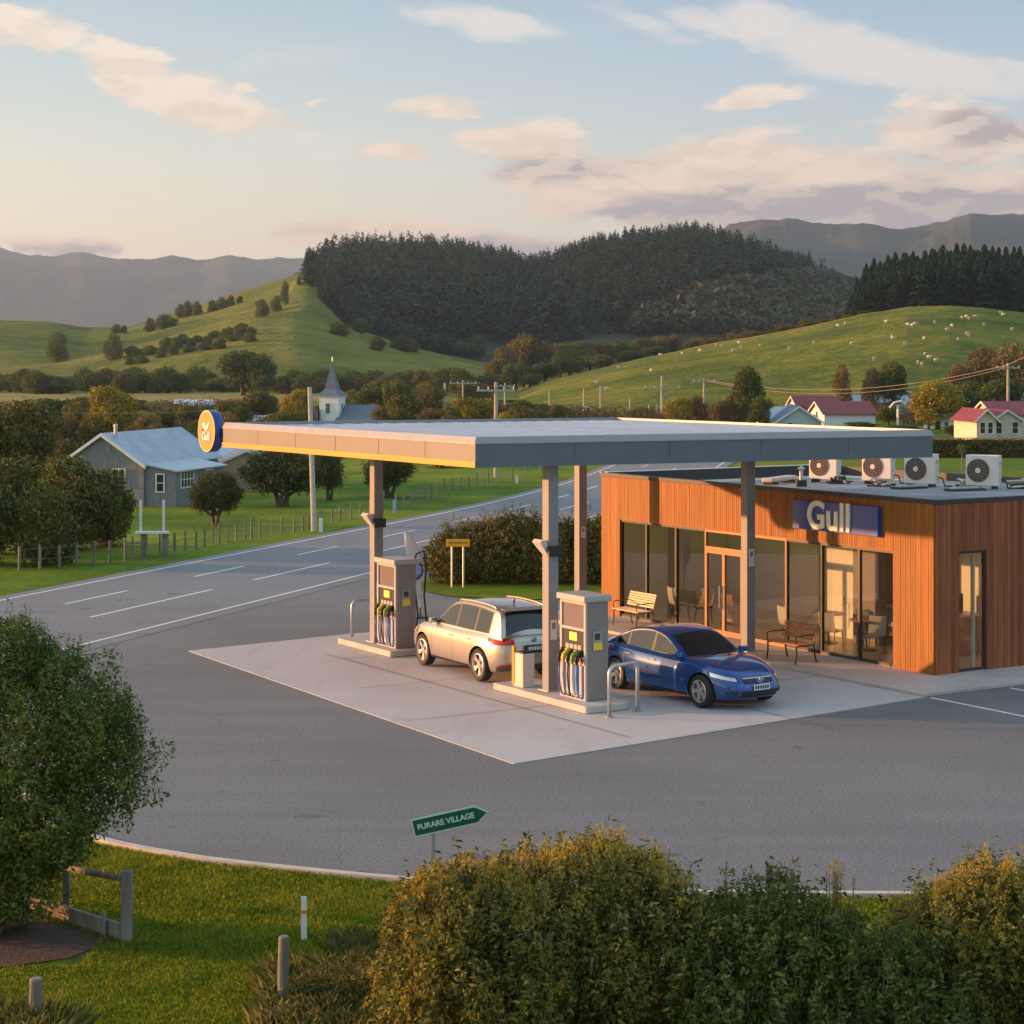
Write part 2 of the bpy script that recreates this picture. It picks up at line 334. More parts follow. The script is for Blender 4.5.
# ------------------------------------------------------------------ terrain
rngN = np.random.RandomState(5)
_W = [(rngN.uniform(-1, 1, 2)*k, rngN.uniform(0, 6.3), 1/(1+i*.45)) for i, k in enumerate(np.geomspace(.6, 9, 14))]
def wob(X, Y, scale):
    s = 0
    for d, p, a in _W: s = s+a*np.sin((X*d[0]+Y*d[1])/scale*2+p)
    return s/3.2
class Hill:
    def __init__(s, crest, Yf, Yc, Yb, amp=2., nscale=60., p=1.0, foot=-.6, cj=0.):
        s.cj = cj
        s.c = np.array(crest, float); s.Yf, s.Yc, s.Yb, s.amp, s.ns, s.p, s.foot = Yf, Yc, Yb, amp, nscale, p, foot
    def h(s, X, Y):
        X = np.asarray(X, float); Y = np.asarray(Y, float)
        px = 512+2000*X/Y; py = np.interp(px, s.c[:, 0], s.c[:, 1]); hc = CAMZ+(362-py)*s.Yc/2000+s.cj*(wob(px, px*.3, 26)+.5*wob(px*2.7, px, 26))
        t = np.clip(np.where(Y < s.Yc, (Y-s.Yf)/(s.Yc-s.Yf), (s.Yb-Y)/(s.Yb-s.Yc)), 0, 1)
        pr = np.sin(t*math.pi/2)**s.p
        n = wob(X, Y, s.ns)*s.amp*np.clip(t*(1-t)*3.2, 0, 1)+wob(X+77, Y, s.ns*.22)*s.amp*.16*np.clip(t*2, 0, 1)
        return s.foot+(hc-s.foot)*pr+n*np.clip((hc)/12, 0, 1)
    def build(s, name, m, p0=-400, p1=1424, nx=260, ny=70, label=None):
        px = np.linspace(p0, p1, nx); ys = np.concatenate([np.linspace(s.Yf, s.Yc, ny), np.linspace(s.Yc, s.Yb, ny//3)[1:]])
        PX, YY = np.meshgrid(px, ys); XX = (PX-512)/2000*YY; ZZ = s.h(XX, YY)
        n2, n1 = PX.shape
        V = np.stack([XX, YY, ZZ], -1).reshape(-1, 3); i = np.arange((n2-1)*(n1-1)); r, c_ = i//(n1-1), i % (n1-1)
        F = np.stack([r*n1+c_, r*n1+c_+1, (r+1)*n1+c_+1, (r+1)*n1+c_], 1)
        me = bpy.data.meshes.new(name); me.from_pydata(V.tolist(), [], F.tolist()); me.update()
        o = link(name, me, None, m, True); tag(o, kind='structure', label=label); return o
ground = MB().poly([(-9000, -60, -.03), (9000, -60, -.03), (9000, 12000, -.03), (-9000, 12000, -.03)]).build('ground', GRASS)
tag(ground, 'wide green valley floor around the station', kind='structure')
H_FARL = Hill([(-400, 240), (0, 255), (30, 262), (55, 263), (80, 259), (110, 265), (140, 267), (165, 264), (205, 266), (230, 259), (262, 265), (305, 264), (400, 285), (600, 300), (760, 360), (2000, 375)], 5200, 7600, 9500, 90, 900, .8, cj=11)
H_FARL.build('far_mountains', MOUNT, -500, 900, 300, 60, 'hazy mountain range far beyond the left hills')
H_FARR = Hill([(-400, 400), (500, 380), (640, 300), (700, 256), (730, 238), (755, 229), (790, 229), (850, 233), (880, 231), (905, 232), (940, 226), (975, 218), (1000, 219), (1024, 222), (1100, 210), (1400, 230)], 2900, 4200, 5500, 60, 500, .8, cj=6)
H_FARR.build('dark_mountains', MOUNT, 450, 1500, 300, 60, 'dark blue mountain range behind the right hills')
H_SPUR = Hill([(-400, 330), (0, 325), (50, 327), (85, 332), (130, 331), (165, 322), (210, 309), (250, 295), (285, 284), (305, 277), (318, 282), (335, 300), (352, 322), (380, 342), (430, 352), (480, 360), (560, 372), (1500, 420)], 560, 1050, 1400, 4.5, 150, 1.1)
H_SPUR.build('green_spur', PASTURE_FAR, -400, 1400, 240, 80, 'green spur rising to the pine ridge')
H_MOUND = Hill([(-400, 372), (0, 366), (60, 362), (120, 352), (170, 340), (215, 327), (255, 316), (295, 313), (330, 322), (370, 336), (420, 350), (480, 362), (560, 372), (900, 385)], 500, 780, 1020, 3.5, 110, 1.0)
H_MOUND.build('green_mound', PASTURE_FAR, -400, 1400, 240, 80, 'smooth green mound below the pine ridge')
H_WOOD = Hill([(-400, 420), (240, 380), (285, 325), (310, 288), (345, 273), (400, 266), (470, 269), (535, 280), (562, 270), (600, 256), (640, 250), (690, 243), (730, 250), (770, 266), (810, 279), (850, 292), (880, 305), (940, 330), (1100, 380), (1500, 420)], 800, 1250, 1700, 7, 190, .85)
WOODFLOOR = mat('forest_floor', (.022, .028, .014), .95, var=.5, vscale=.02, col2=(.05, .055, .025))
H_WOOD.build('wooded_hill', WOODFLOOR, 200, 1300, 260, 90, 'long hill under the pine forest')
H_RIGHT = Hill([(-400, 430), (440, 412), (490, 398), (511, 393), (544, 381), (601, 368), (640, 359), (669, 354), (705, 347), (744, 341), (780, 334), (814, 327), (861, 316), (908, 308), (949, 307), (985, 309), (1024, 314), (1100, 325), (1400, 345)], 268, 500, 640, 2.4, 60, .95)
H_RIGHT.build('grassy_hill', PASTURE, 380, 1400, 300, 90, 'grassy hill with grazing sheep')

def strip(pts, z, name, m, label):
    o = MB().poly([(p[0], p[1], z) for p in pts]).build(name, m); tag(o, label, kind='structure'); return o
kerb_pts = [(-24.5, 31), (-14, 34), (-8.5, 33.2), (-7.3, 31.2), (-6.05, 29.75), (-4.8, 28.85), (-3.7, 28.3), (-1.54, 27.5), (.65, 27.0), (2.5, 26.8), (5.05, 26.7), (6.85, 26.75), (12, 27.1), (24, 28.2), (45, 30)]
def smooth_pts(P, n=6):
    out = []
    for i in range(len(P)-1):
        p0, p1, p2, p3 = [np.array(P[max(0, min(len(P)-1, k))]) for k in (i-1, i, i+1, i+2)]
        for j in range(n):
            t = j/n; out.append(tuple(.5*((2*p1)+(-p0+p2)*t+(2*p0-5*p1+4*p2-p3)*t*t+(-p0+3*p1-3*p2+p3)*t**3)))
    out.append(tuple(P[-1])); return out
kp = smooth_pts(kerb_pts)
DR, NR = (.33, .944), (.944, -.33)
def rp(t, s):
    sh = 0 if t < 84 else -.0022*(t-84)**2 if t < 120 else -.0022*36**2-.158*(t-120)
    s += sh; return (s*NR[0]+t*DR[0], s*NR[1]+t*DR[1])
strip(kp+[(45, 62), (13, 62), (4.6, 80), (-1, 80)]+[rp(t, -26.5) for t in (70, 50, 34, 20, 5)], .0, 'forecourt', ASPH, 'grey asphalt forecourt of the station')
def road_strip(s0, s1, t0, t1, z, step=4):
    ts = np.arange(t0, t1+.01, step) if t1-t0 > step else np.array([t0, t1]); mb = MB()
    mb.grid([[(*rp(t, s1), z) for t in ts], [(*rp(t, s0), z) for t in ts]]); return mb
tag(road_strip(-34.6, -26.1, -30, 330, .006).build('road', ROAD), 'two lane country road running past the station', kind='structure')
LINE = mat('road_line', (.70, .70, .67), .7, var=.12, vscale=5)
mk = MB()
for s in (-34.0, -26.75): mk.merge(road_strip(s-.06, s+.06, -30, 300, .011))
for t0, t1 in [(9.9, 11.8)]: pass
for k in range(-6, 40):     # upper dashed line
    t = 51.0+k*7.9; mk.merge(road_strip(-31.78, -31.66, t, t+3.6, .0112, 1.2))
for t0, t1 in [(18, 26), (30, 40), (48.6, 56.6), (58.6, 64.6), (68.5, 76), (80, 87), (91, 98), (102, 109), (113, 119), (124, 130)]:
    mk.merge(road_strip(-29.46, -29.34, t0, t1, .0112, 1.2))
tag(mk.build('road_markings', LINE), 'white painted road lines', kind='structure')
kb = MB()
Ps = [Vector((p[0], p[1], 0)) for p in kp]; a_, b_ = [], []
for i, p in enumerate(Ps):
    d = (Ps[min(i+1, len(Ps)-1)]-Ps[max(i-1, 0)]).normalized(); n = Vector((d.y, -d.x, 0)); a_.append(p+n*.02); b_.append(p+n*.17)
kb.grid([[(q.x, q.y, -.03) for q in a_], [(q.x, q.y, .045) for q in a_], [(q.x, q.y, .05) for q in b_], [(q.x, q.y, -.03) for q in b_]])
tag(kb.build('kerb', mat('kerb_pale', (.58, .50, .42), .8, var=.12, vscale=3)), 'thin pale concrete kerb between grass and forecourt', kind='structure')
# site frame: u across the shop, v along its front
B0 = (9.47, 44.8); RZ = math.atan2(.53, .848)
def S(u, v): return (B0[0]+.848*u-.53*v, B0[1]+.53*u+.848*v)
def S3(u, v, z=0): x, y = S(u, v); return (x, y, z)
def padmat():
    m = mat('concrete_pad', (.50, .465, .45), .75, var=.06, vscale=.5, bump=.15, bscale=70)
    nt = m.node_tree; N = nt.nodes.new; L = nt.links.new; b = nt.nodes['Principled BSDF']; src = b.inputs['Base Color'].links[0].from_socket
    tc = N('ShaderNodeTexCoord')
    def f(scale, lo, hi, a, z, st=(1, 1, 1), rot=0):
        mp = N('ShaderNodeMapping'); mp.inputs['Scale'].default_value = st; mp.inputs['Rotation'].default_value = (0, 0, rot); L(tc.outputs['Object'], mp.inputs[0])
        n = N('ShaderNodeTexNoise'); n.inputs['Scale'].default_value = scale; n.inputs['Detail'].default_value = 4; L(mp.outputs[0], n.inputs['Vector'])
        r = N('ShaderNodeMapRange'); L(n.outputs[0], r.inputs[0]); r.inputs[1].default_value = lo; r.inputs[2].default_value = hi; r.inputs[3].default_value = a; r.inputs[4].default_value = z; return r.outputs[0]
    a = f(.6, .55, .72, 1, .86, (2.2, .35, 1), -RZ); b2 = f(1.7, .64, .72, 1, .86); c = f(30, .3, .7, .9, 1.1)
    m1 = N('ShaderNodeMath'); m1.operation = 'MULTIPLY'; L(a, m1.inputs[0]); L(b2, m1.inputs[1])
    m2 = N('ShaderNodeMath'); m2.operation = 'MULTIPLY'; L(m1.outputs[0], m2.inputs[0]); L(c, m2.inputs[1])
    v = N('ShaderNodeVectorMath'); v.operation = 'SCALE'; L(src, v.inputs[0]); L(m2.outputs[0], v.inputs['Scale']); L(v.outputs[0], b.inputs['Base Color'])
    return m
PAD = padmat()
padR = S(-1.95, -1.72)
pad_poly = [(.03, 35.3), padR, S(-1.95, 13.6), S(-4.6, 13.4), (-4.2, 52.2), (-7.95, 49.1)]
tag(MB().prism(pad_poly, -.02, .012).build('concrete_apron', PAD), 'pale concrete apron under the canopy', kind='structure')
JOINT = mat('slab_joint', (.16, .145, .14), .9)
jt = MB()
for v in (1.6, 5.6, 9.6): 
    p, q = S(-12.6 if v < 3 else -9.9 if v > 9 else -11.6, v), S(-1.98, v); d = .012
    jt.poly([(p[0]-d*.53, p[1]+d*.848, .0265), (p[0]+d*.53, p[1]-d*.848, .0265), (q[0]+d*.53, q[1]-d*.848, .0265), (q[0]-d*.53, q[1]+d*.848, .0265)])
for u, v0, v1 in ((-9.9, -2.2, 10.6), (-6.0, -3.6, 13.3)):
    p, q = S(u, v0), S(u, v1); d = .012
    jt.poly([(p[0]-d*.848, p[1]-d*.53, .0268), (p[0]+d*.848, p[1]+d*.53, .0268), (q[0]+d*.848, q[1]+d*.53, .0268), (q[0]-d*.848, q[1]-d*.53, .0268)])
tag(jt.build('slab_joints', JOINT), 'dark joints between the apron slabs', kind='structure')
fp = MB().prism([S(-1.93, -1.68), S(12, -1.68), S(12, -.01), S(-.01, -.01), S(-.01, 14.2), S(-1.93, 14.2)], 0, .085).build('footpath', mat('footpath_concrete', (.50, .44, .40), .75, var=.14, vscale=.8, bump=.15, bscale=60), None, bevel=.015)
tag(fp, 'raised concrete footpath round the shop', kind='structure')
pl = MB()
for u in (-1.9, .45, 2.85, 5.25):
    p, q = S(u, -1.8), S(u, -6.6)
    pl.poly([(p[0], p[1], .005), (q[0], q[1], .005), (q[0]+.09, q[1]+.055, .005), (p[0]+.09, p[1]+.055, .005)])
tag(pl.build('parking_lines', LINE), 'white painted parking bay lines', kind='structure')
strip([(-2.97, 63.3), (-2.6, 61.6), (-1.87, 60.4), (-.36, 59.75), (.84, 59.65), (2.66, 60.2), (6, 61.5), (13, 64), (13, 84), (4.2, 84), (-.3, 75), (-2.6, 67.4)], .03, 'lawn', LAWN, 'mown lawn with the hedge beside the road')
strip([rp(t, -34.62) for t in range(-20, 141, 8)]+[(-4, 150), (-40, 140), (-60, 60)], -.012, 'paddock', grassmat('paddock_grass', [(.045, .09, .006), (.09, .155, .010), (.18, .23, .016), (.34, .31, .035)], .05, .3, 3), 'green paddock across the road')
strip([(-190, 352), (-52, 356), (-30, 365), (-34, 450), (-220, 455)], .0, 'yellow_field', FIELD, 'strip of dry yellow field below the left hills')
strip([(12, 64), (60, 60), (90, 148), (30, 148)], -.015, 'back_lawn', LAWN, 'lawn behind the shop')
MULCH = mat('bark_mulch', (.07, .045, .032), .95, var=.5, vscale=14, bump=1, bscale=30, bdist=.05)
strip([(-4.9, 24.6), (-6.3, 25.9), (-9.5, 27.2), (-9.5, 22.6), (-6.6, 23.2), (-5.3, 23.9)], -.018, 'mulch_bed', MULCH, 'bark mulch bed under the round tree')
# ------------------------------------------------------------------ fuel canopy
CORN = dict(n=(-.76, 41.0), l=(-7.41, 51.1), r=(9.6, 45.5)); CORN['b'] = (CORN['l'][0]+CORN['r'][0]-CORN['n'][0], CORN['l'][1]+CORN['r'][1]-CORN['n'][1])
FAS_W = mat('fascia_silver', (.135, .135, .145), .45, .1, var=.05, vscale=2)
FAS_SHADE = mat('fascia_slate', (.13, .16, .19), .45, .15, var=.06, vscale=1.5)  # dark bluish tone of the shadowed fascia put into the base colour
FAS_CAP = mat('fascia_capping', (.32, .32, .33), .35, .2, var=.05)
YEL = mat('yellow_band', (.72, .30, .006), .4)
ROOFM = mat('canopy_roof_sheet', (.18, .29, .44), .5, .1, var=.1, vscale=.6)
COLM = mat('column_grey', (.24, .24, .25), .5, .0, var=.08, vscale=2)
cv = empty('fuel_canopy', (.2, 46, 0), 0, 'large flat grey canopy on four square columns over the fuel pumps', 'canopy')
O = Vector((.2, 46))
n_, l_, r_, b_ = [Vector(CORN[k])-O for k in 'nlrb']
Z0, Z1 = 4.93, 5.56
cc = (n_+l_+r_+b_)/4
def insc(p, d):                      # point pulled in from the corner by d metres along both edges
    e1 = (l_-n_).normalized(); e2 = (r_-n_).normalized()
    s1 = 1 if p in (n_, r_) else -1; s2 = 1 if p in (n_, l_) else -1
    return p+e1*d*s1+e2*d*s2
def quadring(d0, z0, d1, z1, sides):
    mb = MB(); P = [n_, r_, b_, l_]
    for i in sides:
        a, b = P[i], P[(i+1) % 4]
        A0, B0_, A1, B1 = insc(a, d0), insc(b, d0), insc(a, d1), insc(b, d1)
        mb.poly([(*A0, z0), (*B0_, z0), (*B1, z1), (*A1, z1)])
    return mb
quadring(.02, Z0+.12, .02, Z1-.15, [3]).build('fascia_panel', FAS_W, cv)['label'] = 'silver fascia panel facing the sunset'
f2 = quadring(.0, Z0, .0, Z0+.12, [3]); f2.merge(quadring(.0, Z0+.12, .022, Z0+.12, [3])); f2.merge(quadring(.06, Z0, .0, Z0, [3]))
f2.build('fascia_stripe', YEL, cv)['label'] = 'yellow stripe along the bottom of the fascia'
f3 = quadring(.02, Z0, .02, Z1-.15, [0, 1, 2]); f3.build('slate_fascia', FAS_SHADE, cv)
f4 = quadring(0, Z1-.15, 0, Z1-.13, [0, 1, 2, 3]); f4.merge(quadring(0, Z1-.13, .055, Z1, [0, 1, 2, 3])); f4.merge(quadring(.055, Z1, .13, Z1, [0, 1, 2, 3])); f4.merge(quadring(.02, Z1-.15, 0, Z1-.15, [0, 1, 2, 3]))
f4.merge(quadring(.13, Z1, .13, Z1-.09, [0, 1, 2, 3]))
f4.build('capping', FAS_CAP, cv)
sj = MB(); P4 = [n_, r_, b_, l_]
for i, cnt in ((3, 6), (0, 5)):
    a, b = insc(P4[i], .017), insc(P4[(i+1) % 4], .017); e = (b-a).normalized()
    for k in range(1, cnt):
        c_ = a.lerp(b, k/cnt); q0, q1 = c_-e*.008, c_+e*.008; MB().poly([(*q0, Z0+.13), (*q1, Z0+.13), (*q1, Z1-.155), (*q0, Z1-.155)]).build('panel_joint', mat('joint_dark', (.06, .06, .065), .7), cv)

rf = MB(); P = [insc(p, .132) for p in (n_, r_, b_, l_)]; nr = 22
for k in range(nr):       # ribbed roof sheeting
    t0, t1 = k/nr, (k+1)/nr; q = lambda t, w: (P[0].lerp(P[1], t)) if w == 0 else (P[3].lerp(P[2], t)); dz = .02
    a, b, tm = q(t0, 0), q(t1, 0), (t1-t0)*.06
    rf.poly([(*q(t0, 0), Z1-.075), (*q(t1-tm, 0), Z1-.075), (*q(t1-tm, 1), Z1-.075), (*q(t0, 1), Z1-.075)])
    rf.poly([(*q(t1-tm, 0), Z1-.075), (*q(t1-tm/2, 0), Z1-.055), (*q(t1-tm/2, 1), Z1-.055), (*q(t1-tm, 1), Z1-.075)])
    rf.poly([(*q(t1-tm/2, 0), Z1-.055), (*q(t1, 0), Z1-.075), (*q(t1, 1), Z1-.075), (*q(t1-tm/2, 1), Z1-.055)])
rf.build('roof', ROOFM, cv)
sf = MB(); P = [insc(p, .025) for p in (n_, r_, b_, l_)]; sf.poly([(*p, Z0+.012) for p in P[::-1]]); sf.build('soffit', mat('soffit_panel', (.55, .55, .54), .5), cv)
for (du, dv) in ((.25, .3), (.25, .7), (.6, .3), (.6, .7)):
    c_ = n_+(r_-n_)*du+(l_-n_)*dv
    o = MB().box(-.2, -.35, -.03, .2, .35, .004).build('downlight', mat('lamp_glass_off', (.6, .6, .58), .3), cv, bevel=.01); o.location = (c_.x, c_.y, Z0+.005); o.rotation_euler = (0, 0, RZ)
FLM = mat('floodlight_shell', (.62, .60, .57), .4)
def column(x, y, zb, lamp=False, notice=None, nside=0):
    o = MB().box(-.125, -.125, zb, .125, .125, Z0+.01).build('column', COLM, cv, bevel=.012); o.location = (x-O.x, y-O.y, 0); o.rotation_euler = (0, 0, RZ)
    MB().box(-.19, -.19, zb, .19, .19, zb+.02).build('base_plate', METAL, o, bevel=.004)
    if lamp:
        lm = MB(); zc = 3.15
        lm.add([(-.128, -.1, zc-.12), (-.128, .1, zc-.12), (-.128, .1, zc+.14), (-.128, -.1, zc+.14), (-.36, -.16, zc+.16), (-.36, .16, zc+.16), (-.30, .16, zc+.22), (-.30, -.16, zc+.22)],
               [(0, 4, 5, 1), (3, 2, 6, 7), (0, 3, 7, 4), (1, 5, 6, 2), (4, 7, 6, 5)]); lm.build('floodlight', FLM, o)
        MB().box(-.16, -.2, zc-.14, .165, -.127, zc+.08).build('bracket', BLACK, o, bevel=.01)
    if notice:
        z, w, h = notice
        if nside == 0: nn = MB().box(-w/2, -.135, z, w/2, -.1275, z+h)
        else: nn = MB().box(-.135, -w/2, z, -.1275, w/2, z+h)
        no = nn.build('notice', mat('notice_white', (.72, .66, .64), .5), o)
        t = MB(); rr = random.Random(3)
        t.box(-w/2+.04, -.1375, z+h*.55, w/2-.04, -.1355, z+h*.85)
        if nside == 0: t.build('print', mat('print_grey', (.25, .2, .22), .6), no)
    return o
cx_, cy_ = .81, 42.24
column(cx_, cy_, .17, True, (1.25, .17, .42))
column(-3.36, 49.57, .17, True, (1.3, .15, .35))
column(at(580, 54)+.02, 54.1, .02, False, (2.35, .14, .3))
column(5.73, 48.55, .085, False, (2.15, .17, .42))

# round emblem sign on the canopy end
SG = empty('round_sign', (at(205.5, 51.6)+.03, 51.6, 5.32), RZ, 'round orange and blue disc sign with a gull emblem at the canopy end', 'sign')
R_ = .545
MB().lathe([(0, .0), (R_*.97, .0), (R_, .02), (R_, .235), (R_*.97, .26), (0, .26)], 48, 'x').build('drum', mat('sign_blue', (.015, .06, .26), .35, coat=.3), SG, True)
MB().lathe([(0, -.012), (R_*.9, -.012), (R_*.92, -.002), (R_*.92, .004)], 48, 'x').build('face', mat('sign_orange', (.80, .24, .012), .45), SG)
MB().lathe([(R_*.92, -.006), (R_*.92, -.014), (R_*.985, -.014), (R_*.985, .003)], 48, 'x').build('rim', mat('rim_pale', (.78, .6, .36), .4), SG)
MB().box(.26, -.62, -.2, .34, -.1, .18).box(.1, -.1, -.12, .27, .1, .12).build('bracket', FAS_SHADE, SG)
def text_mesh(s, size, ext=.01, bold=0., name='lettering', spacing=1.0):
    cu = bpy.data.curves.new('t', 'FONT'); cu.body = s; cu.size = size; cu.extrude = ext; cu.offset = bold; cu.align_x = 'CENTER'; cu.align_y = 'CENTER'; cu.space_character = spacing; cu.resolution_u = 6
    o = bpy.data.objects.new('t', cu); C.objects.link(o); bpy.context.view_layer.update()
    dg = bpy.context.evaluated_depsgraph_get(); me = bpy.data.meshes.new_from_object(o.evaluated_get(dg)); me.name = name
    bpy.data.objects.remove(o); me.materials.clear(); return me
# gull emblem: bird in white with dark wing tip, word beneath
# faces -x: local (y -> -image x), so mirror: the viewer sees +y on the left
em = MB()
def eprof(pts, x0, x1, m=0): 
    n = len(pts); vs = [(x0, -p[0], p[1]) for p in pts]+[(x1, -p[0], p[1]) for p in pts]
    em.add(vs, [tuple(range(n)), tuple(range(2*n-1, n-1, -1))]+[(i, n+i, n+(i+1) % n, (i+1) % n) for i in range(n)], m)
eprof([(-.26, .16), (-.17, .22), (-.06, .2), (.0, .12), (.13, .2), (.27, .25), (.16, .12), (.06, .02), (-.05, -.01), (-.13, .05), (-.2, .12)], -.026, -.012)
em.build('gull_emblem', WHITE, SG)
em = MB(); eprof([(-.26, .05), (-.16, .06), (-.13, -.02), (-.22, -.06)], -.026, -.012); em.build('beak', BLACK, SG)
me = text_mesh('Gull', .3, .007, .012); o = link('lettering', me, SG, WHITE); o.rotation_euler = (rad(90), 0, rad(-90)); o.location = (-.022, 0, -.14)
me = text_mesh('Gull', .3, .003, .026); o = link('letter_shadow', me, SG, mat('sign_navy', (.02, .03, .12), .5)); o.rotation_euler = (rad(90), 0, rad(-90)); o.location = (-.0155, 0, -.14)

# ------------------------------------------------------------------ shop
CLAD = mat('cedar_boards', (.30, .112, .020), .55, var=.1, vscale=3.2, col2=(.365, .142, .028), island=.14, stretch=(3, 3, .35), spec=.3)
DARKM = mat('dark_window_frame', (.045, .04, .038), .4, .3)
BRZ = mat('bronze_frame', (.30, .14, .06), .4, .2)
GL = glassmat('shop_glass', (.88, .90, .88))
shop = empty('shop', (B0[0], B0[1], 0), RZ, 'flat roofed service station shop clad in upright cedar boards', 'shop')
LV, DU, HT, GT = 13.1, 8.6, 4.0, 2.79
rr = random.Random(11)
fw = MB()
def boards_v(v0, v1, z0, z1):
    v = v0
    while v < v1-.02:
        w = min(.082, v1-v); j = rr.uniform(0, .008); fw.box(-.032-j, v+.004, z0, 0, v+w-.004, z1); v += w
    fw.box(-.012, v0, z0, .0005, v1, z1)
boards_v(0, 1.32, .06, HT); boards_v(12.2, LV, .06, HT); boards_v(1.32, 12.2, GT, HT)
fw.box(-.03, 1.32, GT-.03, .1, 12.2, GT-.001)
fw.build('front_cladding', CLAD, shop)
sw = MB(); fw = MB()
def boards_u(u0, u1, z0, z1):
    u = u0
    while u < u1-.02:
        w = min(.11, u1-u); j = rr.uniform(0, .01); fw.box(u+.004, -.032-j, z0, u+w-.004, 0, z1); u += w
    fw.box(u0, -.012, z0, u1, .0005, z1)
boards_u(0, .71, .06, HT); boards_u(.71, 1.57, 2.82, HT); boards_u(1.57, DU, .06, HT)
fw.build('side_cladding', mat('cedar_boards_dark', (.27, .08, .028), .6, var=.15, vscale=3, col2=(.34, .105, .038), island=.22, stretch=(3, 3, .3), spec=.3), shop)['label'] = 'darker weathered cedar cladding of the side wall'  # darker copy of the boards, the wall's shade put into its colour
INW = mat('cream_plaster', (.88, .83, .68), .7, var=.04)
wl = MB().box(3.5, .9, .095, 3.6, 4.0, 2.945).box(2.3, 5.3, .095, 2.4, 6.3, 2.945).box(4.3, 7.6, .095, 4.4, 12.9, 2.945).box(.1, LV-.15, .06, DU, LV-.001, 3.7).box(DU-.15, .0, .06, DU, LV-.16, 3.7).build('rear_wall', INW, shop)
for bb in ((.002, .0, .06, .1, 1.30, HT-.3), (.002, 12.2, .06, .1, LV-.16, HT-.3), (.12, .002, .06, .71, .1, HT-.3), (1.57, .002, .06, DU-.16, .1, HT-.3)): MB().box(*bb).build('inner_wall', INW, shop)
MB().box(.002, 0.002, .0, DU-.16, LV-.16, .09).build('floor', mat('shop_floor', (.55, .47, .40), .35, var=.1), shop)
MB().box(.11, .11, 2.95, DU-.16, LV-.16, 3.0).build('ceiling', mat('shop_ceiling', (.6, .57, .52), .8), shop)
RT = mat('membrane_roof', (.24, .25, .27), .75, var=.3, vscale=.9, bump=.3, bscale=12)
ro = MB(); ro.add([(.02, .02, 3.975), (DU, .02, 3.975), (DU, LV-.02, 3.62), (.02, LV-.02, 3.62), (.02, .02, 3.01), (DU, .02, 3.01), (DU, LV-.02, 3.01), (.02, LV-.02, 3.01)],
       [(0, 1, 2, 3), (0, 4, 5, 1), (1, 5, 6, 2), (2, 6, 7, 3), (3, 7, 4, 0)]); ro.build('roof', RT, shop)
cap = mat('roof_edge_dark', (.05, .05, .055), .5, .3)
MB().box(-.055, -.06, HT-.09, .07, LV+.05, HT+.015).build('parapet_cap', cap, shop, bevel=.006)
MB().box(.071, -.06, HT-.09, DU+.05, .06, HT+.012).build('parapet_cap', cap, shop, bevel=.006)
MB().box(.071, LV-.1, 3.3, DU+.05, LV+.05, HT+.012).box(DU-.08, .061, 3.3, DU+.05, LV-.101, HT-.03).build('parapet', mat('parapet_dark', (.045, .045, .05), .6), shop)
MB().box(.071, LV-.12, HT+.013, DU+.06, LV+.06, HT+.03).box(-.05, LV-1e-3, HT+.016, .07, LV+.06, HT+.03).build('parapet_flashing', mat('flashing_light', (.7, .68, .66), .4, .3), shop)
edges = [1.32, 2.52, 3.86, 5.16, 6.88, 8.41, 9.69, 11.02, 12.2]
for i in range(8):
    a, b = edges[i], edges[i+1]; t = .035
    if i == 4:
        w = MB().box(.0, a+.001, 2.25, .09, b-.001, 2.33).box(.0, a+.001, GT-.09, .08, b-.001, GT-.031).box(0, a+.001, 2.33, .08, a+t, GT-.09).box(0, b-t, 2.33, .08, b-.001, GT-.09)
        w = w.build('window', BRZ, shop); w['label'] = 'fanlight over the shop door'
        MB().box(.03, a+t, 2.33, .04, b-t, GT-.09).build('pane', GL, w)
        dr = MB(); z0, z1 = .09, 2.249
        for (p, q) in ((a+.001, a+.07), ((a+b)/2-.05, (a+b)/2+.05), (b-.07, b-.001)): dr.box(0, p, z0, .07, q, z1)
        dr.box(.001, a+.07, z0, .069, b-.07, z0+.12).box(.001, a+.07, z1-.09, .069, b-.07, z1-.001)
        do = dr.build('door', BRZ, shop); MB().box(.03, a+.07, z0+.12, .04, b-.07, z1-.09).build('pane', GL, do)
        for yy in ((a+b)/2-.09, (a+b)/2+.09): MB().tube([(-.002, yy, .75), (-.06, yy, .78), (-.06, yy, 1.35), (-.002, yy, 1.38)], .014, 8).build('handle', METAL, do)
        continue
    w = MB().box(0, a+.0005, .09, .085, a+t, GT-.031).box(0, b-t, .09, .085, b-.0005, GT-.031).box(.001, a+t, .09, .084, b-t, .16).box(.001, a+t, GT-.09, .084, b-t, GT-.032)
    w = w.build('window', DARKM if i not in (3,) else BRZ, shop); MB().box(.035, a+t, .16, .045, b-t, GT-.09).build('pane', GL, w)
a, b, t = .71, 1.57, .05
w = MB().box(a, 0, .09, a+t, .08, 2.82).box(b-t, 0, .09, b, .08, 2.82).box(a+t, .001, .09, b-t, .079, .15).box(a+t, .001, 2.76, b-t, .079, 2.819)
w = w.build('side_door', DARKM, shop); w['label'] = 'tall narrow glazed door in the side wall'; MB().box(a+t, .035, .15, b-t, .045, 2.76).build('pane', GL, w)
MB().box(1.3, .12, .12, 1.36, .2, 2.7).build('curtain', mat('pale_curtain', (.7, .6, .4), .8), shop)
MB().box(-.045, 1.69, 3.06, -.16, 4.72, 3.76).build('fascia_sign', mat('sign_blue_board', (.012, .07, .36), .32, coat=.2), shop, bevel=.01)['label'] = 'blue board sign with cream lettering'
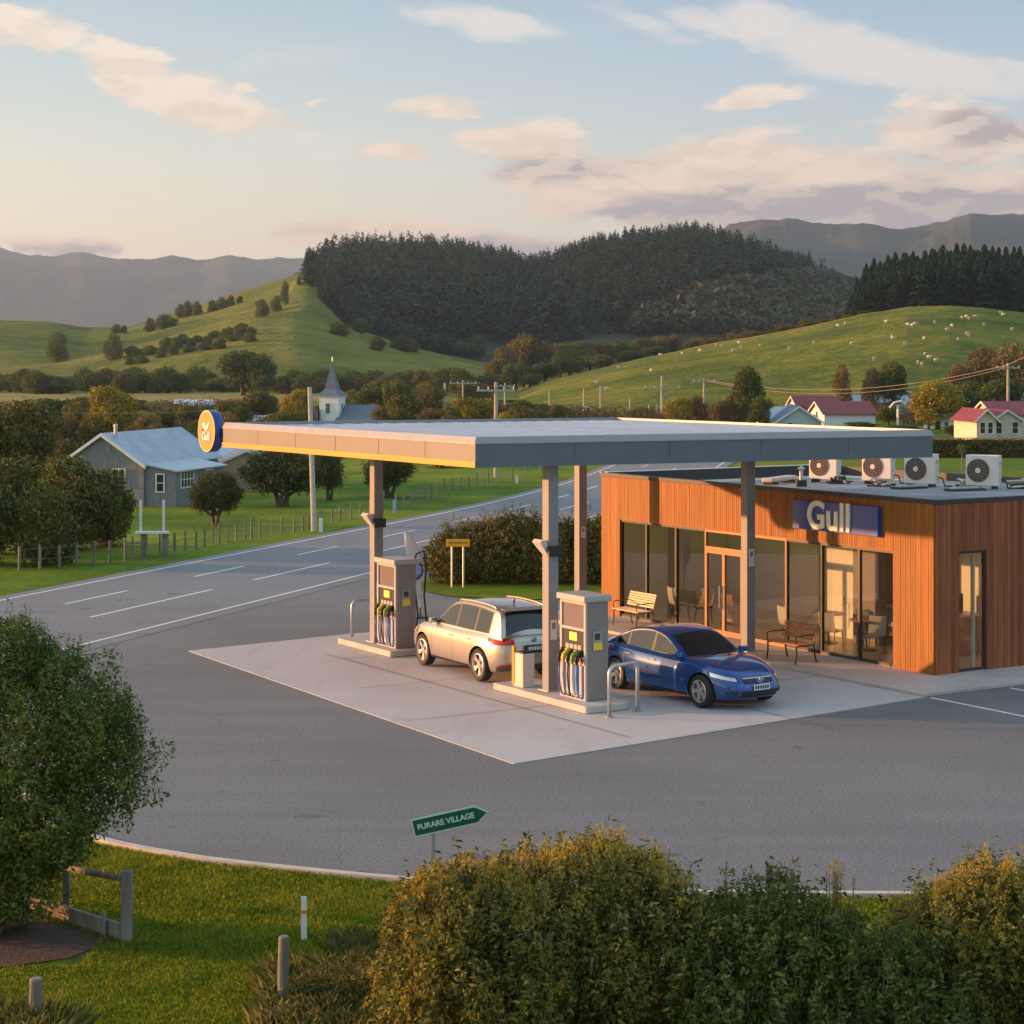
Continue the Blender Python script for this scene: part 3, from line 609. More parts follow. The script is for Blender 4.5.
me = text_mesh('Gull', .92, .02, .022, spacing=1.02); o = link('lettering', me, [c for c in KIDS[shop.name] if c.name.startswith('fascia_sign')][0], mat('sign_cream', (.98, .95, .78), .45))
o.rotation_euler = (rad(90), 0, rad(-90)); o.location = (-.182, 3.37, 3.40)
# interior furniture, each a thing of its own
CH = mat('chair_shell', (.55, .52, .47), .5); CHB = mat('chair_brown', (.30, .17, .09), .6); LEG = mat('chair_leg', (.06, .05, .045), .5)
def chair(shell, nm='chair'):
    t = empty(nm); s_ = MB()
    prof = [(-.22, .44), (.18, .43), (.23, .47), (.27, .62), (.30, .88)]
    s_.grid([[(x, y, z+.02*(abs(y)/.2)**2) for y in np.linspace(-.22, .22, 6)] for x, z in prof]); s_.grid([[(x, y, z-.03) for y in np.linspace(.22, -.22, 6)] for x, z in prof])
    s_.build('seat', shell, t, True)
    for sx, sy in ((-.18, -.18), (-.18, .18), (.2, -.18), (.2, .18)): MB().cyl((sx, sy, .43), (sx*1.15, sy*1.15, 0), .014, .011, 8).build('leg', LEG, t)
    return t
ch1, ch2 = chair(CH), chair(CHB)
def place(src, u, v, z, rot, label, cat, group=None, first=[set()]):
    o = src if src.name not in first[0] else copy_tree(src)
    first[0].add(src.name)
    o.location = S3(u, v, z); o.rotation_euler = (0, 0, RZ+rot); o['label'] = label; o['category'] = cat
    if group: o['group'] = group
    return o
GC = 'chairs inside the shop'
place(ch1, .95, 1.95, .09, 2.6, 'pale shell chair inside the last window beside the corner pier', 'chair', GC)
place(ch1, 1.0, 3.1, .09, .5, 'pale shell chair behind the window second from the corner pier', 'chair', GC)
place(ch1, .9, 4.5, .09, 3.5, 'pale shell chair inside the third window from the corner pier', 'chair', GC)
place(ch1, .8, 5.9, .09, 2.9, 'pale shell chair just right of the shop door inside', 'chair', GC)
place(ch2, 1.0, 9.9, .09, .3, 'brown chair inside behind the cream bench', 'chair', GC)
place(ch2, 1.2, 8.8, .09, 3.4, 'brown chair inside just left of the shop door', 'chair', GC)
def table():
    t = empty('cafe_table'); MB().lathe([(0, .72), (.42, .72), (.43, .735), (.42, .75), (0, .75)], 28).build('table_top', mat('table_top_wood', (.42, .27, .15), .4, var=.15), t)
    MB().cyl((0, 0, .72), (0, 0, .02), .03, n=12).build('leg', LEG, t); MB().lathe([(0, 0), (.25, 0), (.24, .02), (.04, .03), (0, .03)], 20).build('base', LEG, t); return t
tb = table(); GT_ = 'cafe tables inside the shop'
place(tb, 1.5, 2.5, .09, 0, 'round cafe table inside nearest the corner pier', 'table', GT_)
place(tb, 1.4, 5.2, .09, 0, 'round cafe table inside right of the door', 'table', GT_)
place(tb, 1.6, 9.4, .09, 0, 'round cafe table inside left of the door', 'table', GT_)
ct = empty('counter', S3(2.7, 3.3, .09), RZ, 'timber front serving counter inside the shop', 'counter')
MB().box(-.3, -1.6, 0, .3, 1.6, .95).build('front', mat('counter_front', (.34, .24, .16), .5, var=.2), ct); MB().box(-.38, -1.7, .951, .38, 1.7, 1.0).build('worktop', mat('counter_top', (.6, .56, .5), .3), ct)
mc = empty('coffee_machine', S3(2.7, 2.4, 1.091), RZ, 'dark coffee machine on the counter', 'coffee machine')
MB().box(-.22, -.35, 0, .22, .35, .45).build('body', BLACK, mc, bevel=.03); MB().tube([(-.25, -.2, .2), (-.3, -.2, .12), (-.3, -.2, .05)], .015, 8).build('spout', METAL, mc)
for k, (u, v, c_, lb) in enumerate(((5.2, 6.8, (.10, .10, .11), 'tall dark display fridge behind the door'), (5.4, 10.6, (.35, .3, .25), 'open shelf rack at the left end of the shop'))):
    sh = empty('display_fridge' if k == 0 else 'shelf_rack', S3(u, v, .09), RZ, lb, 'fridge' if k == 0 else 'shelf')
    fr_ = MB().box(.28, -.6, 0, .32, .6, 2.0).box(-.3, -.63, 0, .32, -.601, 2.0).box(-.3, .601, 0, .32, .63, 2.0).box(-.3, -.63, 2.001, .32, .63, 2.06); fr_.build('frame', mat('unit%d' % k, c_, .5), sh)
    for z in (.1, .5, .9, 1.3, 1.7):
        s_ = MB().box(-.28, -.6, z, .27, .6, z+.03).build('shelf', WHITE, sh)
    gd = MB(); r2 = random.Random(k)
    for z in (.131, .531, .931, 1.331):
        y = -.55
        while y < .5:
            w = r2.uniform(.07, .14); h = r2.uniform(.15, .3); gd.box(-.25, y, z, .1, y+w, z+h, r2.randrange(3)); y += w+.02
    gd.build('goods', [mat('goods_red', (.5, .06, .05)), mat('goods_cream', (.6, .5, .3)), mat('goods_blue', (.08, .2, .4))], sh)
pw = empty('partition_column', S3(2.3, 4.5, .09), RZ, 'grey brown square pillar standing inside the shop', 'pillar')
MB().box(-.35, -.4, 0, .35, .4, 2.85).build('shaft', mat('pillar_taupe', (.26, .21, .17), .7, var=.1), pw)
vs = empty('flower_vase', S3(1.5, 2.5, .84), RZ, 'white flowers in a small vase on the table nearest the pier', 'vase')
MB().lathe([(0, 0), (.05, 0), (.07, .08), (.04, .16), (.05, .18)], 14).build('vase', WHITE, vs, True)
fl = MB(); r2 = random.Random(2)
for k in range(14):
    a = r2.uniform(0, 6.3); q = (r2.uniform(.02, .12)*math.cos(a), r2.uniform(.02, .12)*math.sin(a), .22+r2.uniform(0, .14)); fl.tube([(0, 0, .14), q], .004, 4); fl.lathe([(0, -.02), (.03, 0), (0, .025)], 6, o=q)
fl.build('flowers', mat('petals', (.75, .66, .6), .6), vs)

place(tb, 1.3, 3.7, .09, 0, 'round cafe table inside behind the window third from the pier', 'table', GT_)
place(ch1, 1.7, 4.1, .09, 1.2, 'pale shell chair deep inside facing the second round table', 'chair', GC)
place(ch2, 2.0, 3.0, .09, 2.2, 'brown chair deep inside before the counter', 'chair', GC)
place(ch1, 1.0, 10.8, .09, 3.0, 'pale shell chair at the far left window inside', 'chair', GC)
sf_ = empty('armchair', S3(1.5, 8.9, .09), RZ+2.9, 'rounded tan armchair inside left of the shop door', 'armchair')
MB().box(-.3, -.34, .1, .3, .34, .42).build('seat', mat('tan_leather', (.45, .27, .15), .6), sf_, bevel=.06); MB().box(.22, -.36, .3, .4, .36, .85).build('backrest', MATS['tan_leather'], sf_, bevel=.07)
for sy in (-1, 1): MB().box(-.3, sy*.42-.07, .1, .34, sy*.42+.07, .6).build('armrest', MATS['tan_leather'], sf_, bevel=.05)
# benches
def bench(slat, leg, name='bench'):
    t = empty(name); s_ = MB()
    for k in range(5): s_.box(-.52+k*.095, -.6, .43, -.52+k*.095+.075, .6, .46)
    s_.build('seat', slat, t, bevel=.006); b_ = MB()
    for k in range(6):
        z = .52+k*.062; x = .0+k*.018; b_.box(x-.01, -.6, z, x+.015, .6, z+.05)
    b_.build('backrest', slat, t, bevel=.005)
    for sy in (-.52, .52):
        MB().tube([(-.5, sy, .425), (-.5, sy, .2), (-.54, sy, 0)], .02, 8).build('leg', leg, t)
        MB().tube([(.02, sy, .425), (.05, sy, .2), (.10, sy, 0)], .02, 8).build('leg', leg, t)
        MB().tube([(-.5, sy, .41), (.03, sy, .41), (.05, sy, .6), (.135, sy, .9)], .016, 8).build('frame', leg, t)
        MB().tube([(-.5, sy, .43), (-.52, sy, .62), (-.45, sy, .65), (.05, sy, .65)], .014, 8).build('armrest', leg, t)
    return t
WB = mat('bench_oiled', (.40, .15, .05), .5, var=.3, vscale=6, island=.2); WC = mat('bench_cream', (.72, .62, .42), .5, var=.1, island=.1)
b2 = bench(WB, BLACK); b2.location = S3(-1.1, 3.38, .085); b2.rotation_euler = (0, 0, RZ); tag(b2, 'reddish brown slatted bench with black legs under the blue sign', 'bench', 'benches outside the shop')
b1 = bench(WC, mat('bench_leg_brown', (.16, .08, .04), .5)); b1.location = S3(-.7, 10.3, .085); b1.rotation_euler = (0, 0, RZ); tag(b1, 'cream slatted bench by the left windows of the shop', 'bench', 'benches outside the shop')
# leaf clouds --------------------------------------------------------
def leafcloud(blobs, n, size, seed, squash=.5, shell=.22, lump=.22, up=.0, aspect=.5, inner=.12):
    r = np.random.RandomState(seed); Bl = np.array(blobs, float)
    w = (Bl[:, 3]*Bl[:, 4]+Bl[:, 4]*Bl[:, 5]+Bl[:, 3]*Bl[:, 5]); w /= w.sum()
    k = r.choice(len(Bl), n*2, p=w); d = r.normal(size=(n*2, 3)); d /= np.linalg.norm(d, axis=1)[:, None]
    ph = r.uniform(0, 6.3, (len(Bl), 3))[k]
    lm = 1+lump*(np.sin(d[:, 0]*6+ph[:, 0])*np.sin(d[:, 1]*7+ph[:, 1])+.6*np.sin(d[:, 2]*8+ph[:, 2])*np.sin(d[:, 0]*11+ph[:, 1]))
    rr_ = (1-np.abs(r.normal(size=n*2))*shell)*lm; deep = r.uniform(size=n*2) < inner; rr_[deep] *= r.uniform(.3, .9, deep.sum())
    P = Bl[k, :3]+d*Bl[k, 3:6]*rr_[:, None]
    keep = np.ones(len(P), bool)
    for j in range(len(Bl)):
        q = ((P-Bl[j, :3])/Bl[j, 3:6]); keep &= ~((k != j) & ((q**2).sum(1) < .55) & ~deep)
    P, d = P[keep][:n], d[keep][:n]; n = len(P)
    nr = d*squash+r.normal(size=(n, 3))*.6+np.array([0, 0, up]); nr /= np.linalg.norm(nr, axis=1)[:, None]
    a = np.cross(nr, r.normal(size=(n, 3))); a /= np.linalg.norm(a, axis=1)[:, None]; b = np.cross(nr, a)
    s = size*r.uniform(.55, 1.25, n)[:, None]
    bend = nr*s*.18
    Q = np.stack([P-a*s, P+b*s*aspect+bend, P+a*s, P-b*s*aspect+bend], 1)
    return Q
def shoots(pts, hts, n, size, seed, spread=.05):
    r = np.random.RandomState(seed); out = []
    for (x, y, z), h in zip(pts, hts):
        t = r.uniform(0, 1, n); P = np.stack([x+r.normal(size=n)*spread*(1.1-t)+t*h*.06, y+r.normal(size=n)*spread*(1.1-t), z+t*h], 1)
        d = r.normal(size=(n, 3)); d[:, 2] = np.abs(d[:, 2])+.7; d /= np.linalg.norm(d, axis=1)[:, None]
        b = np.cross(d, r.normal(size=(n, 3))); b /= np.linalg.norm(b, axis=1)[:, None]; s = size*r.uniform(.6, 1.2, n)[:, None]*(1.15-.5*t[:, None])
        out.append(np.stack([P, P+d*s+b*s*.3, P+d*s*2, P+d*s-b*s*.3], 1))
    return np.concatenate(out)
# roof plant: four air conditioners
def ac():
    t = empty('air_conditioner'); W_, D_, H_ = .82, .34, .74
    MB().box(-W_/2, -D_/2, .09, W_/2, D_/2, .09+H_).build('casing', mat('ac_white', (.74, .70, .64), .45, var=.04), t, bevel=.015)
    MB().lathe([(.0, -D_/2-.012), (.27, -D_/2-.012), (.285, -D_/2-.002), (.285, -D_/2+.002)], 36, 'y', (-.1, 0, .46)).build('fan_recess', mat('ac_fan_dark', (.10, .07, .055), .6), t)
    gr = MB()
    for k in range(4):
        rr_ = .07+k*.065; gr.tube([(-.1+rr_*math.cos(a), -D_/2-.022, .46+rr_*math.sin(a)) for a in np.linspace(0, 2*math.pi, 25)], .0045, 5)
    for k in range(12):
        a = k*math.pi/6; gr.tube([(-.1+.07*math.cos(a), -D_/2-.02, .46+.07*math.sin(a)), (-.1+.27*math.cos(a), -D_/2-.02, .46+.27*math.sin(a))], .0035, 4)
    gr.build('grille', mat('ac_grille', (.35, .28, .22), .5), t); MB().lathe([(0, -D_/2-.03), (.065, -D_/2-.03), (.07, -D_/2-.013)], 20, 'y', (-.1, 0, .46)).build('hub', MATS['ac_white'], t)
    sl = MB()
    for k in range(8): sl.box(W_/2-.001, -D_/2+.05, .2+k*.065, W_/2+.006, D_/2-.05, .215+k*.065)
    sl.box(W_/2-.001, -.06, .62, W_/2+.01, .03, .68); sl.build('side_vents', mat('ac_shadow', (.3, .28, .26), .6), t)
    for x in (-.28, .28): MB().box(x-.03, -D_/2-.08, 0, x+.03, D_/2+.06, .088).build('foot', BLACK, t)
    MB().tube([(W_/2+.01, .1, .25), (W_/2+.12, .1, .22), (W_/2+.16, .14, .04), (W_/2+.3, .3, .03)], .02, 8).build('pipe', BLACK, t)
    return t
def roof_z(v): return 3.975-(3.975-3.62)*v/13.1
acs = [(5.30, 3.75, 'white air conditioner nearest the corner of the shop roof'), (5.26, 5.95, 'white air conditioner second from the roof corner, half hidden by the canopy edge'),
       (5.9, 8.3, 'white air conditioner third from the roof corner'), (5.8, 10.4, 'white air conditioner furthest from the roof corner, top cut by the canopy')]
a0 = ac()
for i, (u, v, lb) in enumerate(acs):
    o = a0 if i == 0 else copy_tree(a0); o.location = S3(u, v, roof_z(v)-.005); o.rotation_euler = (0, 0, rad(-27-i*2)); o.scale = (1.02, 1, 1.05); tag(o, lb, 'air conditioner', 'air conditioners on the shop roof')
rf_ = random.Random(4)
RB = mat('rubber_pad', (.05, .045, .045), .8); DUCT = mat('duct_pale', (.6, .52, .46), .45, .3, var=.1)
d1 = empty('roof_duct', S3(4.3, 10.6, roof_z(10.6)), RZ+.5, 'low pale metal duct lying on the far part of the roof', 'duct')
MB().box(-.9, -.16, .08, .9, .16, .2).build('duct_body', DUCT, d1, bevel=.03); MB().box(-.7, -.2, 0, -.55, .2, .079).build('bearer', RB, d1); MB().box(.55, -.2, 0, .7, .2, .079).build('bearer', RB, d1)
d2 = empty('vent_pipe', S3(3.4, 8.6, roof_z(8.6)), 0, 'small pale vent pipe standing on the shop roof', 'vent pipe')
MB().box(-.13, -.13, 0, .13, .13, .18).build('upstand', RB, d2); MB().cyl((0, 0, .18), (0, 0, .5), .055, n=14).build('pipe', DUCT, d2); MB().lathe([(0, .56), (.1, .5), (.1, .47), (0, .47)], 14).build('cowl', DUCT, d2)
for i, (u, v, L_, a, lb) in enumerate([(5.0, 7.2, 1.5, 1.2, 'bundle of pipes on the roof between the second and third air conditioners'), (5.4, 9.4, 1.2, 1.5, 'bundle of pipes on the roof between the third and fourth air conditioners'),
                             (5.9, 4.9, 1.5, 1.4, 'bundle of pipes on the roof between the first and second air conditioners'), (6.3, 3.0, 1.4, .3, 'pinkish pipes on the roof right of the nearest air conditioner')]):
    t = empty('pipe_bundle', S3(u, v, roof_z(v)), a, lb, 'pipes', 'pipe bundles on the shop roof')
    for k in range(4):
        z = .06+k*.04; y = (k-1.5)*.11
        MB().tube([(-L_/2, y, z), (-L_*.1, y+rf_.uniform(-.05, .05), z+.02), (L_*.3, y+rf_.uniform(-.1, .1), z), (L_/2, y, z-.02)], .028, 8).build('pipe', [DUCT, BLACK, mat('copper_lag', (.35, .18, .12), .6), DUCT][k], t)
    MB().box(-L_*.3, -.3, 0, -L_*.2, .3, .05).build('bearer', RB, t); MB().box(L_*.2, -.3, 0, L_*.3, .3, .045).build('bearer', RB, t)
    MB().box(L_*.05, -.22, .0, L_*.18, .2, .19).build('junction_box', RB if i % 2 else DUCT, t, bevel=.01)
for i, (u, v, w, lb) in enumerate([(4.2, 5.3, .9, 'flat dark pad on the roof before the second air conditioner'), (4.3, 3.4, 1.0, 'flat dark pad on the roof before the nearest air conditioner')]):
    t = empty('roof_pad', S3(u, v, roof_z(v)), .5, lb, 'pad'); MB().box(-w/2, -.22, 0, w/2, .22, .06).build('mat', RB, t, bevel=.015); MB().box(-w/2+.1, -.1, .061, w/2-.1, .1, .1).build('tray', DUCT, t)

# ------------------------------------------------------------------ pump islands, pumps
def island(u0, u1, v0, v1, label):
    pts = []
    for (cu, cv_, a0) in ((u1-.22, v0+.22, -90), (u1-.05, v1-.05, 0), (u0+.05, v1-.05, 90), (u0+.05, v0+.05, 180)):
        rr_ = .22 if a0 == -90 else .05
        for k in range(7 if a0 == -90 else 3): a = rad(a0+90*k/(6 if a0 == -90 else 2)); pts.append(S(cu+rr_*math.cos(a), cv_+rr_*math.sin(a)))
    o = MB().prism(pts, .02, .165).build('pump_island', mat('island_concrete', (.50, .46, .42), .75, var=.12, vscale=2, bump=.15, bscale=50), None, bevel=.015)
    tag(o, label, 'pump island', 'pump islands')
island(-9.2, -8.05, .33, 3.95, 'low concrete island under the pump nearest the camera')
island(-8.85, -7.75, 9.2, 12.0, 'low concrete island under the far pump behind the silver car')
PB = mat('pump_body', (.27, .24, .22), .45, .2, var=.06); PC = mat('pump_cap', (.44, .42, .40), .35, .1); PD = mat('pump_display_dark', (.06, .055, .06), .25)
def pump():
    t = empty('fuel_pump'); W_, D_ = .95, .57    # y extent W_, x extent D_
    MB().box(.06, .0, 0, D_-.0, W_, 2.02).build('cabinet', PB, t, bevel=.02)
    f = MB()
    for y0, y1 in ((.0, .07), (W_-.07, W_)): f.box(0, y0, 0, .059, y1, 2.02)
    f.box(0, .0705, 1.42, .058, W_-.0705, 1.48).box(0, .0705, 1.96, .058, W_-.0705, 2.02).box(0, .0705, 0, .058, W_-.0705, .1)
    f.build('frame', PC, t, bevel=.006)
    MB().box(.03, .0715, 1.4815, .0585, W_-.0715, 1.9585).build('upper_screen', mat('pump_glass', (.22, .18, .17), .15), t)
    ds = MB().box(.025, .0715, .98, .0585, W_-.0715, 1.4185).build('display', PD, t)
    MB().box(.015, .34, 1.2, .0245, .62, 1.37).build('price_card', mat('price_yellow', (.85, .72, .08), .5), ds)
    for k in range(5): MB().box(-.03, .10+k*.16, .80, .029, .20+k*.16, .855).build('grade_label', mat('label_'+'rgbwy'[k], [(.45, .04, .03), (.05, .35, .08), (.04, .12, .45), (.7, .7, .68), (.75, .5, .03)][k], .4), t)
    q = MB()
    for k in range(4): q.box(.018, .2+k*.15, 1.03, .0245, .31+k*.15, 1.12)
    q.build('price_digits', mat('lcd_grey', (.45, .4, .33), .4), ds)
    MB().box(.02, .0715, .86, .0585, W_-.0715, .979).build('nozzle_shelf', PB, t)
    HC = [mat('hose_blue', (.06, .22, .55), .4), mat('hose_white', (.7, .66, .62), .5), mat('hose_black', (.02, .02, .025), .4), mat('hose_blue', (0, 0, 0)), mat('hose_purple', (.10, .08, .28), .4), mat('hose_white', (0, 0, 0))]
    MB().box(.03, .0715, .1005, .0585, W_-.0715, .8595).build('lower_panel', mat('pump_lower', (.62, .58, .54), .4), t)
    ncol = [mat('nozzle_black', (.015, .015, .015), .35), mat('nozzle_green', (.25, .4, .03), .4), mat('nozzle_black', (0, 0, 0)), mat('nozzle_yellow', (.75, .6, .03), .4), mat('nozzle_black', (0, 0, 0))]
    for k in range(5):
        y = .15+k*.16
        nz = MB(); nz.tube([(-.03, y, .98), (-.09, y, .93), (-.12, y+.01, .84), (-.10, y+.02, .75)], [.035, .045, .04, .03], 8)
        nz.tube([(.03, y, .9), (-.03, y, .98)], .022, 8); nz.box(-.15, y-.025, .78, -.125, y+.025, .93); nz.box(-.06, y-.04, .9, .02, y+.04, 1.03, 0)
        no = nz.build('nozzle', ncol[k], t, True)
        MB().tube([(-.10, y+.02, .75), (-.11, y+.03, .5), (-.10, y+.01, .25), (-.07, y-.01, .09), (-.02, y-.03, .05), (.02, y-.04, .12)], .019, 8).build('hose', HC[k], no, True)
        MB().box(-.02, y-.055, .12, .028, y+.055, .72).build('hose_guard', [PC, HC[0], HC[1], PC, PC][k], t)
    c = MB(); c.prism([(-.06, -.05), (D_+.06, -.05), (D_+.06, W_+.05), (-.06, W_+.05)], 2.021, 2.15); c.build('top_cap', PC, t, bevel=.02)
    pd = MB().box(.17, -.03, 1.02, .40, -.001, 1.42).build('card_reader', mat('reader_grey', (.33, .33, .33), .4), t, bevel=.01)
    MB().box(.21, -.036, 1.25, .34, -.0305, 1.38).build('screen', PD, pd); MB().box(.18, -.036, 1.04, .39, -.0305, 1.19).build('sticker', mat('sticker_yellow', (.85, .62, .03), .5), pd)
    return t
p0 = pump(); p0.location = S3(-8.88, .83, .165); p0.rotation_euler = (0, 0, RZ); tag(p0, 'grey fuel pump with coloured hoses nearest the camera by the blue car', 'fuel pump', 'fuel pumps')
p1 = copy_tree(p0); p1.location = S3(-8.56, 9.48, .165); tag(p1, 'grey fuel pump at the front of the silver car', 'fuel pump', 'fuel pumps')
hp = MB(); hp.tube([(.60, .25, 1.9), (.72, .25, 2.25), (.95, .3, 2.3), (1.05, .35, 1.9), (.98, .33, 1.2), (1.05, .3, .4), (.9, .3, .15), (.62, .28, .6)], .022, 8); hp.tube([(.60, .45, 1.8), (.8, .5, 1.5), (.9, .5, .7), (.8, .45, .2), (.6, .4, .5)], .02, 8)
hp.build('hose', BLACK, p1, True)['label'] = 'black hoses hanging at the back of the pump'
def hoop(p, q, label):
    mx, my = q[0]-p[0], q[1]-p[1]; L_ = math.hypot(mx, my); mb = MB(); h, r0 = 1.0, .16
    pts = [(0, 0, 0), (0, 0, h-r0)]+[(r0-r0*math.cos(a), 0, h-r0+r0*math.sin(a)) for a in np.linspace(.2, math.pi/2, 6)]+[(L_-r0+r0*math.sin(a), 0, h-r0+r0*math.cos(a)) for a in np.linspace(0, math.pi/2-.2, 6)]+[(L_, 0, h-r0), (L_, 0, 0)]
    t = empty('hoop_barrier', (p[0], p[1], .02), math.atan2(my, mx), label, 'barrier', 'hoop barriers'); mb.tube(pts, .042, 12).build('hoop', METAL, t, True)
    for x in (0, L_): MB().lathe([(.0, .012), (.09, .012), (.09, 0)], 16, o=(x, 0, 0)).build('flange', METAL, t)
hoop(g(609.5, 718), g(637.5, 712), 'silver hoop barrier in front of the near pump')
hoop((-4.07, 50.9), (-3.4, 51.3), 'silver hoop barrier left of the far pump')
bn = empty('squeegee_box', S3(-9.05, 2.95, .165), RZ, 'pale box with yellow edge standing on the near island left of the column', 'bin')
MB().box(0, 0, 0, .3, .4, .72).build('body', mat('bin_cream', (.62, .56, .44), .5), bn, bevel=.02); MB().box(-.015, .34, .05, .05, .42, .86).build('edge_strip', YEL, bn)
MB().box(.03, .05, .721, .27, .32, .75).build('lid', BLACK, bn)
# feather banner
bx, by = at(420, 55.5), 55.5
bf = empty('feather_banner', (bx, by, 0), 0, 'white and blue feather banner standing behind the far pump', 'banner')
MB().lathe([(0, 0), (.22, 0), (.22, .04), (.03, .05), (.02, .3)], 18).build('base', BLACK, bf)
MB().tube([(0, 0, .05), (.02, 0, 1.0), (-.05, 0, 1.9), (-.25, 0, 2.35), (-.40, 0, 2.42)], .014, 8).build('pole', METAL, bf)
q = MB(); L1 = [(0.03, .55), (.03, 1.0), (-.04, 1.85), (-.23, 2.32), (-.39, 2.4)]; L2 = [(-.08, .5), (-.22, 1.0), (-.35, 1.5), (-.42, 1.95), (-.44, 2.36)]
q.grid([[(a[0]*(1-t)+b[0]*t, .03*math.sin(3*t+i), a[1]*(1-t)+b[1]*t) for t in np.linspace(0, 1, 6)] for i, (a, b) in enumerate(zip(L1, L2))]); q.build('flag', mat('flag_white', (.70, .72, .76), .6), bf, True)
q = MB(); 
for rr0, rr1, mm in ((.22, .27, 0),): q.lathe([(rr0, -.05), (rr1, -.05), (rr1, -.035), (rr0, -.035), (rr0, -.05)], 28, 'y', (-.17, 0, 1.32))
q.build('ring_emblem', mat('flag_navy', (.02, .05, .16), .5), bf); MB().lathe([(0, -.04), (.2, -.04), (.2, -.03)], 24, 'y', (-.17, 0, 1.32)).build('emblem', mat('flag_blue', (.25, .42, .62), .5), bf)
# yellow board on two legs
ysx, ysy = g(458, 588)
ys = empty('yellow_sign', (ysx, ysy, .02), rad(4), 'yellow board sign on two grey legs before the roadside hedge', 'sign')
for x in (-.19, .17): MB().cyl((x, 0, 0), (x, 0, 1.3), .032, n=10).build('leg', METAL, ys)
MB().box(-.37, -.05, 1.28, .37, -.033, 1.52).build('board', mat('board_yellow', (.85, .42, .02), .45), ys, bevel=.008)
q = MB(); r2 = random.Random(8); x = -.3
while x < .26:
    w = r2.uniform(.03, .07); q.box(x, -.054, 1.385, x+w, -.0505, 1.43); x += w+.02
q.build('lettering', mat('letter_brown', (.18, .07, .02), .6), ys)
# ------------------------------------------------------------------ cars
def plan_table(LW, n=5.0, N=240):
    a = np.linspace(0, 2*math.pi, 20001); c, s = np.cos(a), np.sin(a)
    x = np.sign(c)*np.abs(c)**(2/n); y = np.sign(s)*np.abs(s)**(2/n)
    L = np.concatenate([[0], np.cumsum(np.hypot(np.diff(x)*LW, np.diff(y)))]); L /= L[-1]
    t = np.linspace(0, 1, N+1); return t, np.interp(t, L, x), np.interp(t, L, y)
class Car:
    def __init__(s, P):
        s.P = P; s.t, s.ux, s.uy = plan_table(P['L']/P['W'], P.get('n', 5.0))
    def ztop(s, x): xs, zs = zip(*s.P['deck']); return np.interp(x, xs, zs)
    def body(s, t, f, off=0.0):
        t = t % 1.0; ux, uy = np.interp(t, s.t, s.ux), np.interp(t, s.t, s.uy); P = s.P
        w = np.interp(f, *zip(*P['wprof']))*P['W']/2; lf = np.interp(f, *zip(*P['front']))*P['L']/2; lr = np.interp(f, *zip(*P['rear']))*P['L']/2
        x = ux*(lf if ux > 0 else lr); w *= 1-P.get('taper', .05)*max(0, x/(P['L']/2))**4-P.get('rtaper', .04)*max(0, -x/(P['L']/2))**4
        y = uy*w; zb = P['zb']+(.06*max(0, abs(x)/(P['L']/2)-.75)*4)**1; z = zb+f*(s.ztop(x)-zb)
        p = Vector((x, y, z))
        if off:
            nx, ny = np.sign(ux)*abs(ux)**(P.get('n', 5)-1)/(P['L']/2), np.sign(uy)*abs(uy)**(P.get('n', 5)-1)/(P['W']/2)
            nv = Vector((nx, ny, 0)).normalized(); p += nv*off
        return p
    def patch(s, t0, t1, f0, f1, off=.006, nt=10, nf=4, f0b=None, f1b=None):
        mb = MB(); rows = []
        for i in range(nt+1):
            k = i/nt; t = t0+(t1-t0)*k; a = f0+(f0b-f0)*k if f0b is not None else f0; b = f1+(f1b-f1)*k if f1b is not None else f1
            rows.append([s.body(t, a+(b-a)*j/nf, off) for j in range(nf+1)])
        # give the patch an edge so that it is a shallow solid
        mb.grid(rows); inner = [[s.body(t0+(t1-t0)*i/nt, (f0+((f0b-f0) if f0b is not None else 0)*i/nt) if j == 0 else (f1+((f1b-f1) if f1b is not None else 0)*i/nt), -.01) for i in range(nt+1)] for j in (0, 1)]
        mb.grid([[r[0] for r in rows], inner[0]]); mb.grid([inner[1], [r[-1] for r in rows]]); return mb
    def cx(s, x): xs, zs = zip(*s.P['roof']); return np.interp(x, xs, zs)
    def T(s, x, y):
        P = s.P; sh = .10*y*y*(1 if x > P['mid'] else -1); x2 = x+sh; return s.cx(x2)-.045*(y/.7)**2
    def Ys(s, x, z):
        P = s.P; zb = P['belt']; xm = P['mid']; h = (P['roof'][0][0]-P['roof'][-1][0])/2
        return P['ycab']-(z-zb)*P['tumble']-.05*abs((x-xm)/h)**3
    def xsamp(s):
        xs = [p[0] for p in s.P['roof']]; return np.linspace(min(xs), max(xs), 70)
def smooth_prof(P, n=8):
    return [(float(a), float(b)) for a, b in smooth_pts(P, n)]
